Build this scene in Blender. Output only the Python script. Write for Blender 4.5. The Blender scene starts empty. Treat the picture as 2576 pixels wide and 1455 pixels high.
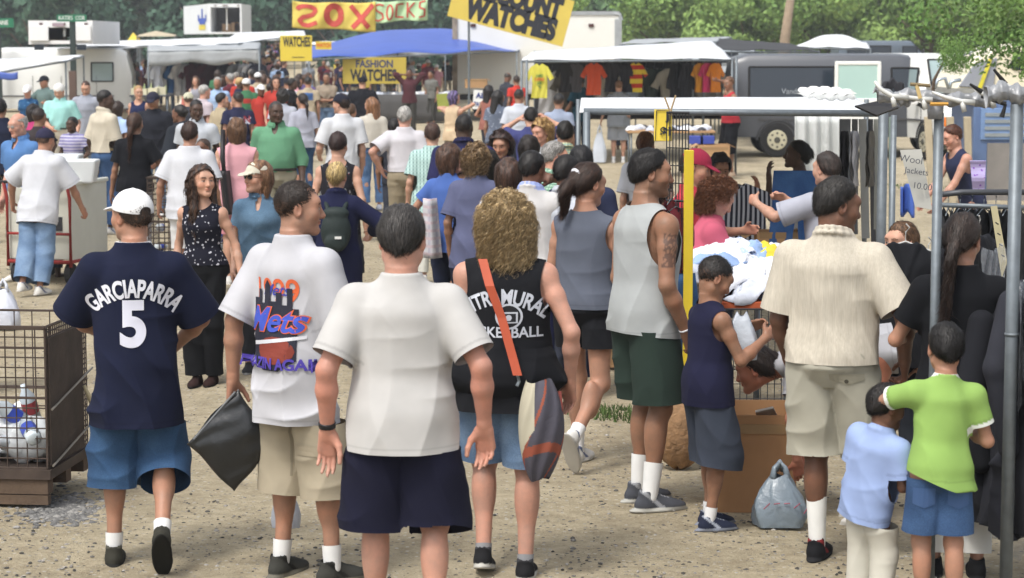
import bpy, bmesh, math, random
import numpy as np
from mathutils import Vector, Matrix
from mathutils.bvhtree import BVHTree
PI=math.pi; R=math.radians
S=bpy.context.scene; COL=S.collection
f32=np.float32
# ---------------------------------------------------------------- camera (photo worked out in a 2576 x 1455 frame)
FP=5724.0; CX,CY=1288.0,727.5; HOR=108.0; HC=2.4
PT=math.atan((CY-HOR)/FP); SP,CP=math.sin(PT),math.cos(PT)
cam=bpy.data.cameras.new('camera'); camo=bpy.data.objects.new('camera',cam); COL.objects.link(camo)
cam.sensor_width=36; cam.lens=36*FP/2576; cam.clip_start=.5; cam.clip_end=2000
camo.location=(0,0,HC); camo.rotation_euler=(PI/2-PT,0,0)
cam.dof.use_dof=True; cam.dof.focus_distance=12.5; cam.dof.aperture_fstop=6.0
S.camera=camo
def YF(py,z=0.0):
    """depth Y of the point at height z that shows at picture row py"""
    t=(CY-py)/FP; q=HC-z
    return q*(CP+t*SP)/(SP-t*CP)
def XF(px,Y,z=0.0):
    return (px-CX)/FP*(Y*CP-(z-HC)*SP)
def ZF(py,Y):
    t=(CY-py)/FP
    return HC+Y*(t*CP-SP)/(CP+t*SP)
def W(px,py,Y):
    z=ZF(py,Y); return (XF(px,Y,z),Y,z)
def G(px,py):
    Y=YF(py); return (XF(px,Y),Y,0.0)
# ---------------------------------------------------------------- light: bright overcast
wd=bpy.data.worlds.new('World'); S.world=wd; wd.use_nodes=True
nt=wd.node_tree; bg=nt.nodes['Background']
sky=nt.nodes.new('ShaderNodeTexSky'); sky.sky_type='NISHITA'; sky.sun_disc=False
sky.sun_elevation=R(58); sky.sun_rotation=R(215); sky.air_density=1.0; sky.dust_density=4.0; sky.ozone_density=1.0
hs_=nt.nodes.new('ShaderNodeHueSaturation'); hs_.inputs['Saturation'].default_value=.32
nt.links.new(sky.outputs[0],hs_.inputs['Color']); nt.links.new(hs_.outputs[0],bg.inputs[0]); bg.inputs[1].default_value=.15
sl=bpy.data.lights.new('sun','SUN'); sl.energy=1.3; sl.angle=R(11); sl.color=(1,.965,.90)
so=bpy.data.objects.new('sun',sl); COL.objects.link(so)
_e,_a=R(58),R(215)
sd=Vector((math.sin(_a)*math.cos(_e),math.cos(_a)*math.cos(_e),math.sin(_e)))   # towards the sun: behind the camera, to the left
so.rotation_euler=sd.to_track_quat('Z','Y').to_euler()
S.view_settings.view_transform='Standard'; S.view_settings.look='None'; S.view_settings.gamma=1.0
S.view_settings.exposure=0.76
try: S.cycles.use_denoising=True
except Exception: pass
S.render.engine='CYCLES'; S.cycles.max_bounces=5; S.cycles.transparent_max_bounces=8
# ---------------------------------------------------------------- materials
def lin(c):
    if isinstance(c,str):
        c=c.lstrip('#'); c=[int(c[i:i+2],16)/255 for i in (0,2,4)]
        return tuple((v/12.92 if v<=.04045 else ((v+.055)/1.055)**2.4) for v in c)
    return tuple(c[:3])
MATS={}
def nodes(name):
    m=bpy.data.materials.new(name); m.use_nodes=True
    t=m.node_tree; b=t.nodes['Principled BSDF']; return m,t,b
def N(t,ty,**kw):
    n=t.nodes.new(ty)
    for k,v in kw.items():
        if k in n.inputs: n.inputs[k].default_value=v
        else: setattr(n,k,v)
    return n
def mixc(t,fac,a,b,mode='MIX'):
    n=t.nodes.new('ShaderNodeMix'); n.data_type='RGBA'; n.blend_type=mode
    for sock,v in ((n.inputs[0],fac),(n.inputs[6],a),(n.inputs[7],b)):
        if hasattr(v,'is_output'): t.links.new(v,sock)
        elif isinstance(v,(int,float)): sock.default_value=v
        else: sock.default_value=(*v[:3],1)
    return n.outputs[2]
def bump(t,b,h,strength,dist):
    n=N(t,'ShaderNodeBump',Strength=strength,Distance=dist); t.links.new(h,n.inputs['Height']); t.links.new(n.outputs[0],b.inputs['Normal'])
def ramp(t,v,a,b):
    n=t.nodes.new('ShaderNodeMapRange'); n.inputs[1].default_value=a; n.inputs[2].default_value=b; t.links.new(v,n.inputs[0]); return n.outputs[0]
def mcol():
    """cloth that reads its colour from the mesh; wrinkle bump"""
    if 'cloth' in MATS: return MATS['cloth']
    m,t,b=nodes('cloth'); a=N(t,'ShaderNodeAttribute',attribute_name='Col'); tc=N(t,'ShaderNodeTexCoord')
    n1=N(t,'ShaderNodeTexNoise',Scale=7.0,Detail=4.0); t.links.new(tc.outputs['Object'],n1.inputs['Vector'])
    v=ramp(t,n1.outputs['Fac'],.25,.75); c=mixc(t,v,(.88,.88,.88),(1.06,1.06,1.06))
    t.links.new(mixc(t,1.0,a.outputs['Color'],c,'MULTIPLY'),b.inputs['Base Color'])
    b.inputs['Roughness'].default_value=.92; b.inputs['Specular IOR Level'].default_value=.2
    mp=N(t,'ShaderNodeMapping'); mp.inputs['Scale'].default_value=(1,1,.45); t.links.new(tc.outputs['Object'],mp.inputs[0])
    n2=N(t,'ShaderNodeTexNoise',noise_type='RIDGED_MULTIFRACTAL',Scale=3.6,Detail=3.0,Distortion=.5); t.links.new(mp.outputs[0],n2.inputs['Vector']); bump(t,b,n2.outputs['Fac'],.8,.022)
    MATS['cloth']=m; return m
def mpat(kind,c1,c2,c3=None,sc=1.0):
    k=(kind,c1,c2,c3,sc)
    if k in MATS: return MATS[k]
    m,t,b=nodes(kind+'_cloth'); tc=N(t,'ShaderNodeTexCoord'); o=tc.outputs['Object']; c1,c2=lin(c1),lin(c2)
    if kind=='denim':
        n=N(t,'ShaderNodeTexNoise',Scale=5.0,Detail=5.0); t.links.new(o,n.inputs['Vector'])
        n3=N(t,'ShaderNodeTexNoise',Scale=160.0,Detail=1.0); t.links.new(o,n3.inputs['Vector'])
        f=ramp(t,n.outputs['Fac'],.3,.72); c=mixc(t,f,c1,c2); c=mixc(t,ramp(t,n3.outputs['Fac'],.3,.7),mixc(t,1.0,c,(.8,.8,.8),'MULTIPLY'),c)
    elif kind in('stripe_v','stripe_h'):
        w=N(t,'ShaderNodeTexWave',wave_type='BANDS',bands_direction='X' if kind=='stripe_v' else 'Z',Scale=sc,Distortion=.5,**{'Detail Scale':.6}); t.links.new(o,w.inputs['Vector'])
        c=mixc(t,ramp(t,w.outputs['Fac'],.45,.62),c1,c2)
    elif kind=='plaid':
        w=N(t,'ShaderNodeTexWave',bands_direction='X',Scale=sc); w2=N(t,'ShaderNodeTexWave',bands_direction='Z',Scale=sc)
        for q in(w,w2): t.links.new(o,q.inputs['Vector'])
        c=mixc(t,ramp(t,w.outputs['Fac'],.6,.8),c1,c2); c=mixc(t,ramp(t,w2.outputs['Fac'],.6,.8),c,lin(c3 or '#ffffff'))
    elif kind=='linen':
        w=N(t,'ShaderNodeTexWave',bands_direction='X',Scale=9.0,Distortion=1.0); t.links.new(o,w.inputs['Vector'])
        mp=N(t,'ShaderNodeMapping'); mp.inputs['Scale'].default_value=(170,170,14); t.links.new(o,mp.inputs[0])
        n=N(t,'ShaderNodeTexNoise',Scale=1.0,Detail=3.0); t.links.new(mp.outputs[0],n.inputs['Vector'])
        c=mixc(t,ramp(t,n.outputs['Fac'],.3,.7),c1,c2); c=mixc(t,.05,c,w.outputs['Color'],'MULTIPLY')
    else:   # floral / dots
        v=N(t,'ShaderNodeTexVoronoi',Scale=sc); t.links.new(o,v.inputs['Vector'])
        n=N(t,'ShaderNodeTexNoise',Scale=sc*1.3,Detail=2.0); t.links.new(o,n.inputs['Vector'])
        f=N(t,'ShaderNodeMath',operation='ADD'); t.links.new(v.outputs['Distance'],f.inputs[0]); t.links.new(n.outputs['Fac'],f.inputs[1])
        q=ramp(t,f.outputs[0],.74,.66); c=mixc(t,q,c1,c2)
        if c3: c=mixc(t,ramp(t,n.outputs['Fac'],.55,.6),c,mixc(t,q,c1,lin(c3)))
    n1=N(t,'ShaderNodeTexNoise',Scale=7.0,Detail=4.0); t.links.new(o,n1.inputs['Vector'])
    c=mixc(t,1.0,c,mixc(t,ramp(t,n1.outputs['Fac'],.25,.75),(.88,.88,.88),(1.06,1.06,1.06)),'MULTIPLY')
    t.links.new(c,b.inputs['Base Color']); b.inputs['Roughness'].default_value=.92; b.inputs['Specular IOR Level'].default_value=.2
    n2=N(t,'ShaderNodeTexNoise',noise_type='RIDGED_MULTIFRACTAL',Scale=3.6,Detail=3.0,Distortion=.5); t.links.new(o,n2.inputs['Vector']); bump(t,b,n2.outputs['Fac'],.8,.022)
    MATS[k]=m; return m
def mskin():
    if 'skin' in MATS: return MATS['skin']
    m,t,b=nodes('skin'); a=N(t,'ShaderNodeAttribute',attribute_name='Col'); tc=N(t,'ShaderNodeTexCoord')
    n1=N(t,'ShaderNodeTexNoise',Scale=8.0,Detail=7.0,Roughness=.72); t.links.new(tc.outputs['Object'],n1.inputs['Vector'])
    c=mixc(t,ramp(t,n1.outputs['Fac'],.3,.72),(.74,.80,.84),(1.16,1.02,.96))
    t.links.new(mixc(t,1.0,a.outputs['Color'],c,'MULTIPLY'),b.inputs['Base Color'])
    b.inputs['Roughness'].default_value=.5; b.inputs['Specular IOR Level'].default_value=.35
    n2=N(t,'ShaderNodeTexNoise',Scale=70.0,Detail=4.0); t.links.new(tc.outputs['Object'],n2.inputs['Vector']); bump(t,b,n2.outputs['Fac'],.3,.004)
    MATS['skin']=m; return m
def mhair():
    if 'hair' in MATS: return MATS['hair']
    m,t,b=nodes('hair'); a=N(t,'ShaderNodeAttribute',attribute_name='Col'); tc=N(t,'ShaderNodeTexCoord')
    mp=N(t,'ShaderNodeMapping'); mp.inputs['Scale'].default_value=(90,90,14); t.links.new(tc.outputs['Object'],mp.inputs[0])
    n=N(t,'ShaderNodeTexNoise',Scale=1.0,Detail=3.0,Distortion=1.2); t.links.new(mp.outputs[0],n.inputs['Vector'])
    c=mixc(t,ramp(t,n.outputs['Fac'],.3,.7),(.55,.55,.55),(1.5,1.5,1.5))
    t.links.new(mixc(t,1.0,a.outputs['Color'],c,'MULTIPLY'),b.inputs['Base Color'])
    b.inputs['Roughness'].default_value=.5; b.inputs['Specular IOR Level'].default_value=.4; bump(t,b,n.outputs['Fac'],.5,.01)
    MATS['hair']=m; return m
def mat(name,c,rough=.7,metal=0.0,noise=.15,nsc=3.0,bmp=0.0,bsc=30.0,spec=.4,alpha=1.0,trans=0.0):
    k=(name,c,rough,metal,noise,nsc,bmp,alpha,trans)
    if k in MATS: return MATS[k]
    m,t,b=nodes(name); tc=N(t,'ShaderNodeTexCoord'); o=tc.outputs['Object']; c=lin(c)
    if noise:
        n=N(t,'ShaderNodeTexNoise',Scale=nsc,Detail=6.0,Roughness=.62); t.links.new(o,n.inputs['Vector'])
        cc=mixc(t,ramp(t,n.outputs['Fac'],.28,.72),tuple(v*(1-noise) for v in c),tuple(min(1,v*(1+noise)) for v in c)); t.links.new(cc,b.inputs['Base Color'])
    else: b.inputs['Base Color'].default_value=(*c,1)
    b.inputs['Roughness'].default_value=rough; b.inputs['Metallic'].default_value=metal; b.inputs['Specular IOR Level'].default_value=spec
    if alpha<1: b.inputs['Alpha'].default_value=alpha
    if trans: b.inputs['Transmission Weight'].default_value=trans
    if bmp:
        n2=N(t,'ShaderNodeTexNoise',Scale=bsc,Detail=4.0,Distortion=.6); t.links.new(o,n2.inputs['Vector']); bump(t,b,n2.outputs['Fac'],.6,bmp)
    MATS[k]=m; return m
# ---------------------------------------------------------------- mesh making
def mk(name,v,faces,mats,parent=None,cols=None,midx=None,smooth=True):
    """faces: list of int arrays (n,4) / (n,3)"""
    me=bpy.data.meshes.new(name); v=np.asarray(v,dtype=f32)
    fl=[]
    for f in faces:
        f=np.asarray(f,dtype=np.int32)
        if len(f)==0: continue
        if f.shape[1]==4:
            d=f[:,2]==f[:,3]
            if d.any(): fl+=[f[~d],f[d][:,:3]]; continue
        fl.append(f)
    fl=[f for f in fl if len(f)]
    me.vertices.add(len(v)); me.vertices.foreach_set('co',v.ravel())
    if fl:
        lv=np.concatenate([f.ravel() for f in fl]); tot=np.concatenate([np.full(len(f),f.shape[1],np.int32) for f in fl])
        me.loops.add(len(lv)); me.loops.foreach_set('vertex_index',lv)
        me.polygons.add(len(tot)); st=np.zeros(len(tot),np.int32); st[1:]=np.cumsum(tot)[:-1]
        me.polygons.foreach_set('loop_start',st)
        try: me.polygons.foreach_set('loop_total',tot)
        except Exception: pass
        me.polygons.foreach_set('use_smooth',np.full(len(tot),smooth))
        if midx is not None: me.polygons.foreach_set('material_index',np.asarray(midx,np.int32))
    if cols is not None:
        a=me.color_attributes.new('Col','FLOAT_COLOR','POINT'); c=np.ones((len(v),4),f32); c[:,:3]=cols; a.data.foreach_set('color',c.ravel())
    for m in (mats if isinstance(mats,(list,tuple)) else [mats]): me.materials.append(m)
    me.update(calc_edges=True)
    o=bpy.data.objects.new(name,me); COL.objects.link(o)
    if parent: o.parent=parent
    return o
def tag(o,label=None,cat=None,group=None,kind=None):
    if label: o['label']=label
    if cat: o['category']=cat
    if group: o['group']=group
    if kind: o['kind']=kind
    return o
def empty(name,loc=(0,0,0),rz=0,label=None,cat=None,group=None):
    o=bpy.data.objects.new(name,None); COL.objects.link(o); o.location=loc; o.rotation_euler=(0,0,rz); return tag(o,label,cat,group)
def nets(V,lo,h):
    s=V<0; a=s.astype(np.int8)
    c=a[:-1,:-1,:-1]+a[1:,:-1,:-1]+a[:-1,1:,:-1]+a[:-1,:-1,1:]+a[1:,1:,:-1]+a[1:,:-1,1:]+a[:-1,1:,1:]+a[1:,1:,1:]
    act=(c>0)&(c<8); I,J,K=np.nonzero(act); n=len(I)
    if n==0: return np.zeros((0,3),f32),np.zeros((0,4),np.int32)
    idx=np.full(act.shape,-1,np.int32); idx[act]=np.arange(n); acc=np.zeros((n,3),f32); cnt=np.zeros(n,f32)
    cs=[(x,y,z) for x in(0,1) for y in(0,1) for z in(0,1)]; cv={q:V[I+q[0],J+q[1],K+q[2]] for q in cs}
    for p in cs:
        for ax in range(3):
            if p[ax]: continue
            q=list(p); q[ax]=1; q=tuple(q); va,vb=cv[p],cv[q]; m=(va<0)!=(vb<0)
            t=va[m]/(va[m]-vb[m]); e=np.empty((len(t),3),f32); e[:]=p; e[:,ax]+=t; acc[m]+=e; cnt[m]+=1
    v=np.array(lo,f32)+h*(np.stack([I,J,K],1)+acc/cnt[:,None]); F=[]
    def quad(d,base,o4,sg):
        i,j,k=np.nonzero(d); i=i+base[0]; j=j+base[1]; k=k+base[2]
        q=np.stack([idx[i+a,j+b,k+c] for a,b,c in o4],1); fl=~sg[d]; q[fl]=q[fl][:,::-1]; F.append(q)
    d=s[:-1,1:-1,1:-1]!=s[1:,1:-1,1:-1]; quad(d,(0,1,1),((0,-1,-1),(0,0,-1),(0,0,0),(0,-1,0)),s[:-1,1:-1,1:-1])
    d=s[1:-1,:-1,1:-1]!=s[1:-1,1:,1:-1]; quad(d,(1,0,1),((-1,0,-1),(-1,0,0),(0,0,0),(0,0,-1)),s[1:-1,:-1,1:-1])
    d=s[1:-1,1:-1,:-1]!=s[1:-1,1:-1,1:]; quad(d,(1,1,0),((-1,-1,0),(0,-1,0),(0,0,0),(-1,0,0)),s[1:-1,1:-1,:-1])
    return v,np.concatenate(F)
def smin(a,b,k):
    if k<=0: return np.minimum(a,b)
    h=np.maximum(k-np.abs(a-b),0)/k; return np.minimum(a,b)-h*h*k*.25
def smax(a,b,k): return -smin(-a,-b,k)
# a primitive: (lo, hi, fn(X,Y,Z)->d, cutfn or None, k, op)   op: 'u' union, 's' subtract
def P(lo,hi,fn,k=.02,op='u',cut=None): return (np.minimum(lo,hi),np.maximum(lo,hi),fn,cut,k,op)
def cone(a,b,ra,rb,k=.02,op='u',cut=None,sq=None):
    a=np.array(a,float); b=np.array(b,float); d=b-a; L=max(1e-9,d@d); r=max(ra,rb)
    def fn(X,Y,Z):
        x,y,z=X-f32(a[0]),Y-f32(a[1]),Z-f32(a[2]); t=np.clip((x*f32(d[0])+y*f32(d[1])+z*f32(d[2]))/f32(L),0,1)
        return np.sqrt((x-t*f32(d[0]))**2+(y-t*f32(d[1]))**2+(z-t*f32(d[2]))**2)-(f32(ra)+f32(rb-ra)*t)
    return P(np.minimum(a,b)-r,np.maximum(a,b)+r,fn,k,op,cut)
def ell(c,r,M=None,k=.02,op='u',cut=None):
    c=np.array(c,float); r=np.array(r,float); M=np.eye(3) if M is None else np.asarray(M,float)   # columns = axes
    ext=np.sqrt(((M*r)**2).sum(1))
    def fn(X,Y,Z):
        x,y,z=X-f32(c[0]),Y-f32(c[1]),Z-f32(c[2]); q=[(x*f32(M[0,i])+y*f32(M[1,i])+z*f32(M[2,i]))/f32(r[i]) for i in range(3)]
        k0=np.sqrt(q[0]**2+q[1]**2+q[2]**2); k1=np.sqrt((q[0]/f32(r[0]))**2+(q[1]/f32(r[1]))**2+(q[2]/f32(r[2]))**2)+f32(1e-6)
        return k0*(k0-1)/k1
    return P(c-ext,c+ext,fn,k,op,cut)
def loft(o,U,Vv,Wv,tab,k=.03,op='u',cut=None,grow=0.0,caps=(-9,9),twist=0.0,fold=None,p=2.0):
    """stack of ellipses along W; tab rows (w,a,b,c)"""
    o=np.array(o,float); M=np.stack([U,Vv,Wv],1); tab=np.array(tab,float)
    ws=np.linspace(tab[0,0],tab[-1,0],72); tt=np.stack([ws]+[np.interp(ws,tab[:,0],tab[:,i]) for i in(1,2,3)],1); kk=np.array([1,2,3,4,3,2,1])/16.
    for i in(1,2,3): tt[:,i]=np.convolve(np.pad(tt[:,i],3,mode='edge'),kk,'valid')
    tab=tt; w0=max(tab[0,0],caps[0]); w1=min(tab[-1,0],caps[1])
    rr=max(tab[:,1].max(),tab[:,2].max()+np.abs(tab[:,3]).max())+grow
    e0=o+M[:,2]*w0; e1=o+M[:,2]*w1; tb=tab.astype(f32)
    def fn(X,Y,Z):
        x,y,z=X-f32(o[0]),Y-f32(o[1]),Z-f32(o[2])
        u=x*f32(M[0,0])+y*f32(M[1,0])+z*f32(M[2,0]); v=x*f32(M[0,1])+y*f32(M[1,1])+z*f32(M[2,1]); w=x*f32(M[0,2])+y*f32(M[1,2])+z*f32(M[2,2])
        u,v,w=np.broadcast_arrays(u,v,w)
        if twist:
            a_=w*f32(twist); cs,sn=np.cos(a_),np.sin(a_); u,v=u*cs+v*sn,v*cs-u*sn
        A=np.interp(w,tb[:,0],tb[:,1]).astype(f32)+f32(grow); B=np.interp(w,tb[:,0],tb[:,2]).astype(f32)+f32(grow); Cc=np.interp(w,tb[:,0],tb[:,3]).astype(f32)
        q=(np.abs(u/A)**p+np.abs((v-Cc)/B)**p)**(1/p); d=(q-1)*np.minimum(A,B)
        if fold is not None: d=d+fold(X,Y,Z,w)
        return np.maximum(d,np.maximum(w-f32(w1),f32(w0)-w)).astype(f32)
    return P(np.minimum(e0,e1)-rr,np.maximum(e0,e1)+rr,fn,k,op,cut)
def plane(pt,n):
    pt=np.array(pt,float); n=np.array(n,float)/np.linalg.norm(n); c=float(pt@n)
    return lambda X,Y,Z:X*f32(n[0])+Y*f32(n[1])+Z*f32(n[2])-f32(c)     # >0 on the removed side
def bounds(prims,pad):
    us=[p for p in prims if p[5]=='u']; return np.min([p[0] for p in us],0)-pad,np.max([p[1] for p in us],0)+pad
def clip(v,Q,g):
    """cut a quad mesh open where g > 0 (straight across each triangle); returns verts, quads, tris"""
    o=g>0; qo=o[Q].sum(1); keep=Q[qo==0]; mid=Q[(qo>0)&(qo<4)]
    if len(mid)==0: return v,keep,np.zeros((0,3),np.int32)
    T=np.concatenate([mid[:,[0,1,2]],mid[:,[0,2,3]]]); to=o[T]; n=to.sum(1); out=[T[n==0]]; nv=[v]; base=len(v)
    for cnt in(1,2):
        t=T[n==cnt]; q=o[t]
        if len(t)==0: continue
        lone=np.argmax(q if cnt==1 else ~q,1); r=np.arange(len(t)); A=t[r,lone]; B=t[r,(lone+1)%3]; D=t[r,(lone+2)%3]
        def cr(a,b): f=(g[a]/(g[a]-g[b]))[:,None]; return v[a]+(v[b]-v[a])*f
        P1=cr(A,B); P2=cr(A,D); i1=base+np.arange(len(t)); i2=i1+len(t); nv+= [P1,P2]; base+=2*len(t)
        if cnt==1: out+=[np.stack([i1,B,D],1),np.stack([i1,D,i2],1)]
        else: out.append(np.stack([A,i1,i2],1))
    return np.concatenate(nv).astype(f32),keep,np.concatenate(out)
def field(prims,lo,hi,c):
    """surface of the primitives; primitives with a cut (and subtracted ones, when any cut is there) open the surface instead of capping it"""
    lo=np.floor(np.array(lo)/c)*c; n=np.maximum(4,np.ceil((np.array(hi)-lo)/c).astype(int)+1)
    X=(lo[0]+c*np.arange(n[0])).astype(f32)[:,None,None]; Y=(lo[1]+c*np.arange(n[1])).astype(f32)[None,:,None]; Z=(lo[2]+c*np.arange(n[2])).astype(f32)[None,None,:]
    V=np.ones(n,f32); two=any(p[3] is not None for p in prims); Gc=np.full(n,-1,f32) if two else None
    for (a,b,fn,cut,k,op) in prims:
        m=k+2.5*c; i0=np.clip(np.floor((a-m-lo)/c).astype(int),0,n); i1=np.clip(np.ceil((b+m-lo)/c).astype(int)+1,0,n)
        if (i1<=i0).any(): continue
        sl=tuple(slice(i0[i],i1[i]) for i in range(3)); x,y,z=X[sl[0]],Y[:,sl[1]],Z[:,:,sl[2]]; d=fn(x,y,z)
        if op=='u':
            if two:
                g=Gc[sl]; w=np.broadcast_to(d,g.shape)<V[sl]; cv=np.broadcast_to(cut(x,y,z),g.shape) if cut else np.full(g.shape,-1,f32); g[w]=cv[w]
            V[sl]=smin(V[sl],d,k)
        elif two: Gc[sl]=np.maximum(Gc[sl],-d)
        else: V[sl]=smax(V[sl],-d,k)
    v,F=nets(V,lo,c)
    if two and len(F):
        g=(v-lo)/c; i=np.clip(np.floor(g).astype(int),0,n-2); t=(g-i).astype(f32); u=0
        for dx in(0,1):
            for dy in(0,1):
                for dz in(0,1):
                    w=(t[:,0] if dx else 1-t[:,0])*(t[:,1] if dy else 1-t[:,1])*(t[:,2] if dz else 1-t[:,2]); u=u+w*Gc[i[:,0]+dx,i[:,1]+dy,i[:,2]+dz]
        v,q,t3=clip(v,F,u); F=np.concatenate([q,np.concatenate([t3,t3[:,2:]],1)]) if len(t3) else q
    return v,F
def compact(v,F):
    us=np.unique(F); mp=np.zeros(len(v),np.int32); mp[us]=np.arange(len(us)); return v[us],mp[F]
def rot(yaw=0,pitch=0,roll=0):
    """columns right, forward, up; yaw left +, pitch up +, roll to the right +"""
    return np.array(Matrix.Rotation(yaw,3,'Z')@Matrix.Rotation(pitch,3,'X')@Matrix.Rotation(roll,3,'Y'))
def unit(v): v=np.array(v,float); return v/max(1e-9,np.linalg.norm(v))
def ik(a,b,l1,l2,pole):
    a=np.array(a,float); b=np.array(b,float); d=b-a; D=np.linalg.norm(d); Dm=min(D,(l1+l2)*.995); dn=d/max(D,1e-6); b=a+dn*Dm
    x=(l1*l1-l2*l2+Dm*Dm)/(2*Dm); h=math.sqrt(max(0,l1*l1-x*x)); p=np.array(pole,float); p=p-dn*(p@dn); return a+dn*x+unit(p)*h,b
# ---------------------------------------------------------------- people
TORSO=[(-.13,.055,.06,.0),(-.09,.125,.085,-.005),(-.04,.160,.108,-.012),(.02,.156,.106,-.014),(.09,.138,.096,-.004),(.16,.130,.090,.004),(.25,.143,.100,.010),(.34,.155,.108,.014),(.41,.152,.106,.006),(.45,.122,.084,.0),(.49,.080,.064,-.002),(.53,.052,.052,-.004),(.57,.04,.045,-.004)]
TORSOF=[(-.13,.055,.06,.0),(-.09,.13,.09,-.008),(-.04,.178,.118,-.018),(.02,.172,.116,-.018),(.09,.146,.098,-.004),(.16,.126,.088,.004),(.25,.136,.098,.012),(.32,.148,.122,.026),(.38,.148,.110,.020),(.42,.134,.094,.006),(.455,.104,.074,.0),(.50,.062,.056,-.004),(.57,.04,.042,-.004)]
_seed=[0]
def foldf(seed,amp,w0=-.3,w1=.5,top=.25):
    s=f32(seed*1.7%6.28)
    def f(X,Y,Z,w):
        rd=lambda q:2*np.abs(np.sin(q*f32(.5)))**f32(.7)-1.2
        a=rd(32*X+12*Y+2.6*np.sin(5*Z+s)+s)*.45; b=rd(26*Y-19*X+2.4*np.sin(6*Z+2*s)+3*s)*.35
        c=rd(17*Z+20*X+8*Y+2.2*np.sin(7*X+5*Z+s))*np.clip(np.sin(9*X-6*Z+4*Y+s)+.3,0,1)*.6; e=rd(34*Z-24*X+2.6*np.sin(9*X+7*Z+2*s))*np.clip(np.sin(7*X+8*Z+s*2),0,1)*.5
        g=f32(amp)*(f32(top)+(1-f32(top))*np.clip((f32(w1)-w)/f32(w1-w0),0,1))
        return (a+b+c+e)*g
    return f
def fingers(W_,D,Nn,Sd,s,curl,fl=0.0,det=True,spread=0):
    """palm and five fingers; Sd points to the thumb side, Nn out of the palm"""
    pr=[]; M=lambda r:max(r*s,fl)
    kn=[(.026,.086,.076,.0088),(.009,.091,.086,.0092),(-.009,.087,.079,.0088),(-.026,.079,.060,.0080)]
    pr.append(cone(W_-D*.012*s,W_+D*.02*s,M(.023),M(.021),.02))
    for q,(sd,ds,ln,r) in enumerate(kn):
        K=W_+Sd*sd*s+D*ds*s; pr.append(cone(W_+Sd*sd*.62*s+D*.015*s,K,M(.0155),M(.0125),.014*s))
        a=K; ang=curl[min(q,len(curl)-1)] if isinstance(curl,(list,tuple)) else curl*(1+.16*q)
        th=0; dd=unit(D+Sd*(sd*(1.2+spread)))
        for j,f in enumerate((.46,.30,.24)):
            th+=ang*(.55,.85,.6)[j]; dr=dd*math.cos(th)+Nn*math.sin(th); b=a+dr*ln*f*s; rr=r*(1-.12*j); pr.append(cone(a,b,M(rr),M(rr*.9),.005*s)); a=b
    t0=W_+D*.022*s+Sd*.024*s; t1=t0+unit(D*.72+Sd*.62+Nn*.45)*.040*s; t2=t1+unit(D*.92+Sd*.30+Nn*(.35+.5*(curl if not isinstance(curl,(list,tuple)) else curl[0])))*.033*s; t3=t2+unit(D*.95+Sd*.05+Nn*.5)*.026*s
    pr+=[cone(t0,t1,M(.0165),M(.0125),.016*s),cone(t1,t2,M(.0115),M(.0100),.006*s),cone(t2,t3,M(.0100),M(.0082),.005*s)]
    return pr
def headprims(C,M,k,fem,kid,nose=1.0,jaw=1.0,fine=True):
    """C centre between the ears, M columns right, forward, up, k scale"""
    T=lambda x,y,z:C+M@np.array((x,y,z))*k
    j=(.90 if fem or kid else 1.0)*jaw; K=lambda r:r*k
    pr=[ell(T(0,-.012,.030),(K(.074),K(.094),K(.088)),M,K(.02)),ell(T(0,.030,-.030),(K(.058*j),K(.060),K(.078)),M,K(.03)),
        cone(T(-.046*j,.0,-.055),T(-.012,.068,-.090),K(.024),K(.018),K(.03)),cone(T(.046*j,.0,-.055),T(.012,.068,-.090),K(.024),K(.018),K(.03)),
        ell(T(0,.076,-.096),(K(.020),K(.016),K(.016)),M,K(.02)),cone(T(-.034,.070,.030),T(.034,.070,.030),K(.021),K(.021),K(.03))]
    for s in(-1,1):
        pr.append(ell(T(s*.038,.058,-.024),(K(.028),K(.026),K(.026)),M,K(.03)))
        if fine:
            pr.append(ell(T(s*.031,.098,.004),(K(.018),K(.015),K(.0125)),M,K(.014),'s')); pr.append(ell(T(s*.031,.0775,.003),(K(.0132),K(.0132),K(.0125)),M,K(.004)))
        pr.append(ell(T(s*.075,-.010,-.006),(K(.0075),K(.019),K(.031)),M@rot(-s*.35,0,0),K(.008)))
        if fine: pr.append(ell(T(s*.083,-.006,-.002),(K(.006),K(.010),K(.017)),M@rot(-s*.35,0,0),K(.006),'s'))
    n=nose*(.45 if kid else .68)
    pr+=[cone(T(0,.086,.012),T(0,.098+.012*n,-.028),K(.0085),K(.0105),K(.012)),ell(T(0,.092+.010*n,-.034),(K(.018*(.9+.1*n)),K(.013),K(.010)),M,K(.010))]
    if fine:
        pr+=[ell(T(0,.0905,-.0535),(K(.023),K(.0085),K(.0052)),M,K(.005)),ell(T(0,.0895,-.0645),(K(.020),K(.0085),K(.0058)),M,K(.005)),cone(T(-.021,.0985,-.0590),T(.021,.0985,-.0590),K(.0016),K(.0016),K(.005),'s'),
             ell(T(0,.094,-.078),(K(.016),K(.008),K(.006)),M,K(.008),'s')]
    return pr
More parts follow.
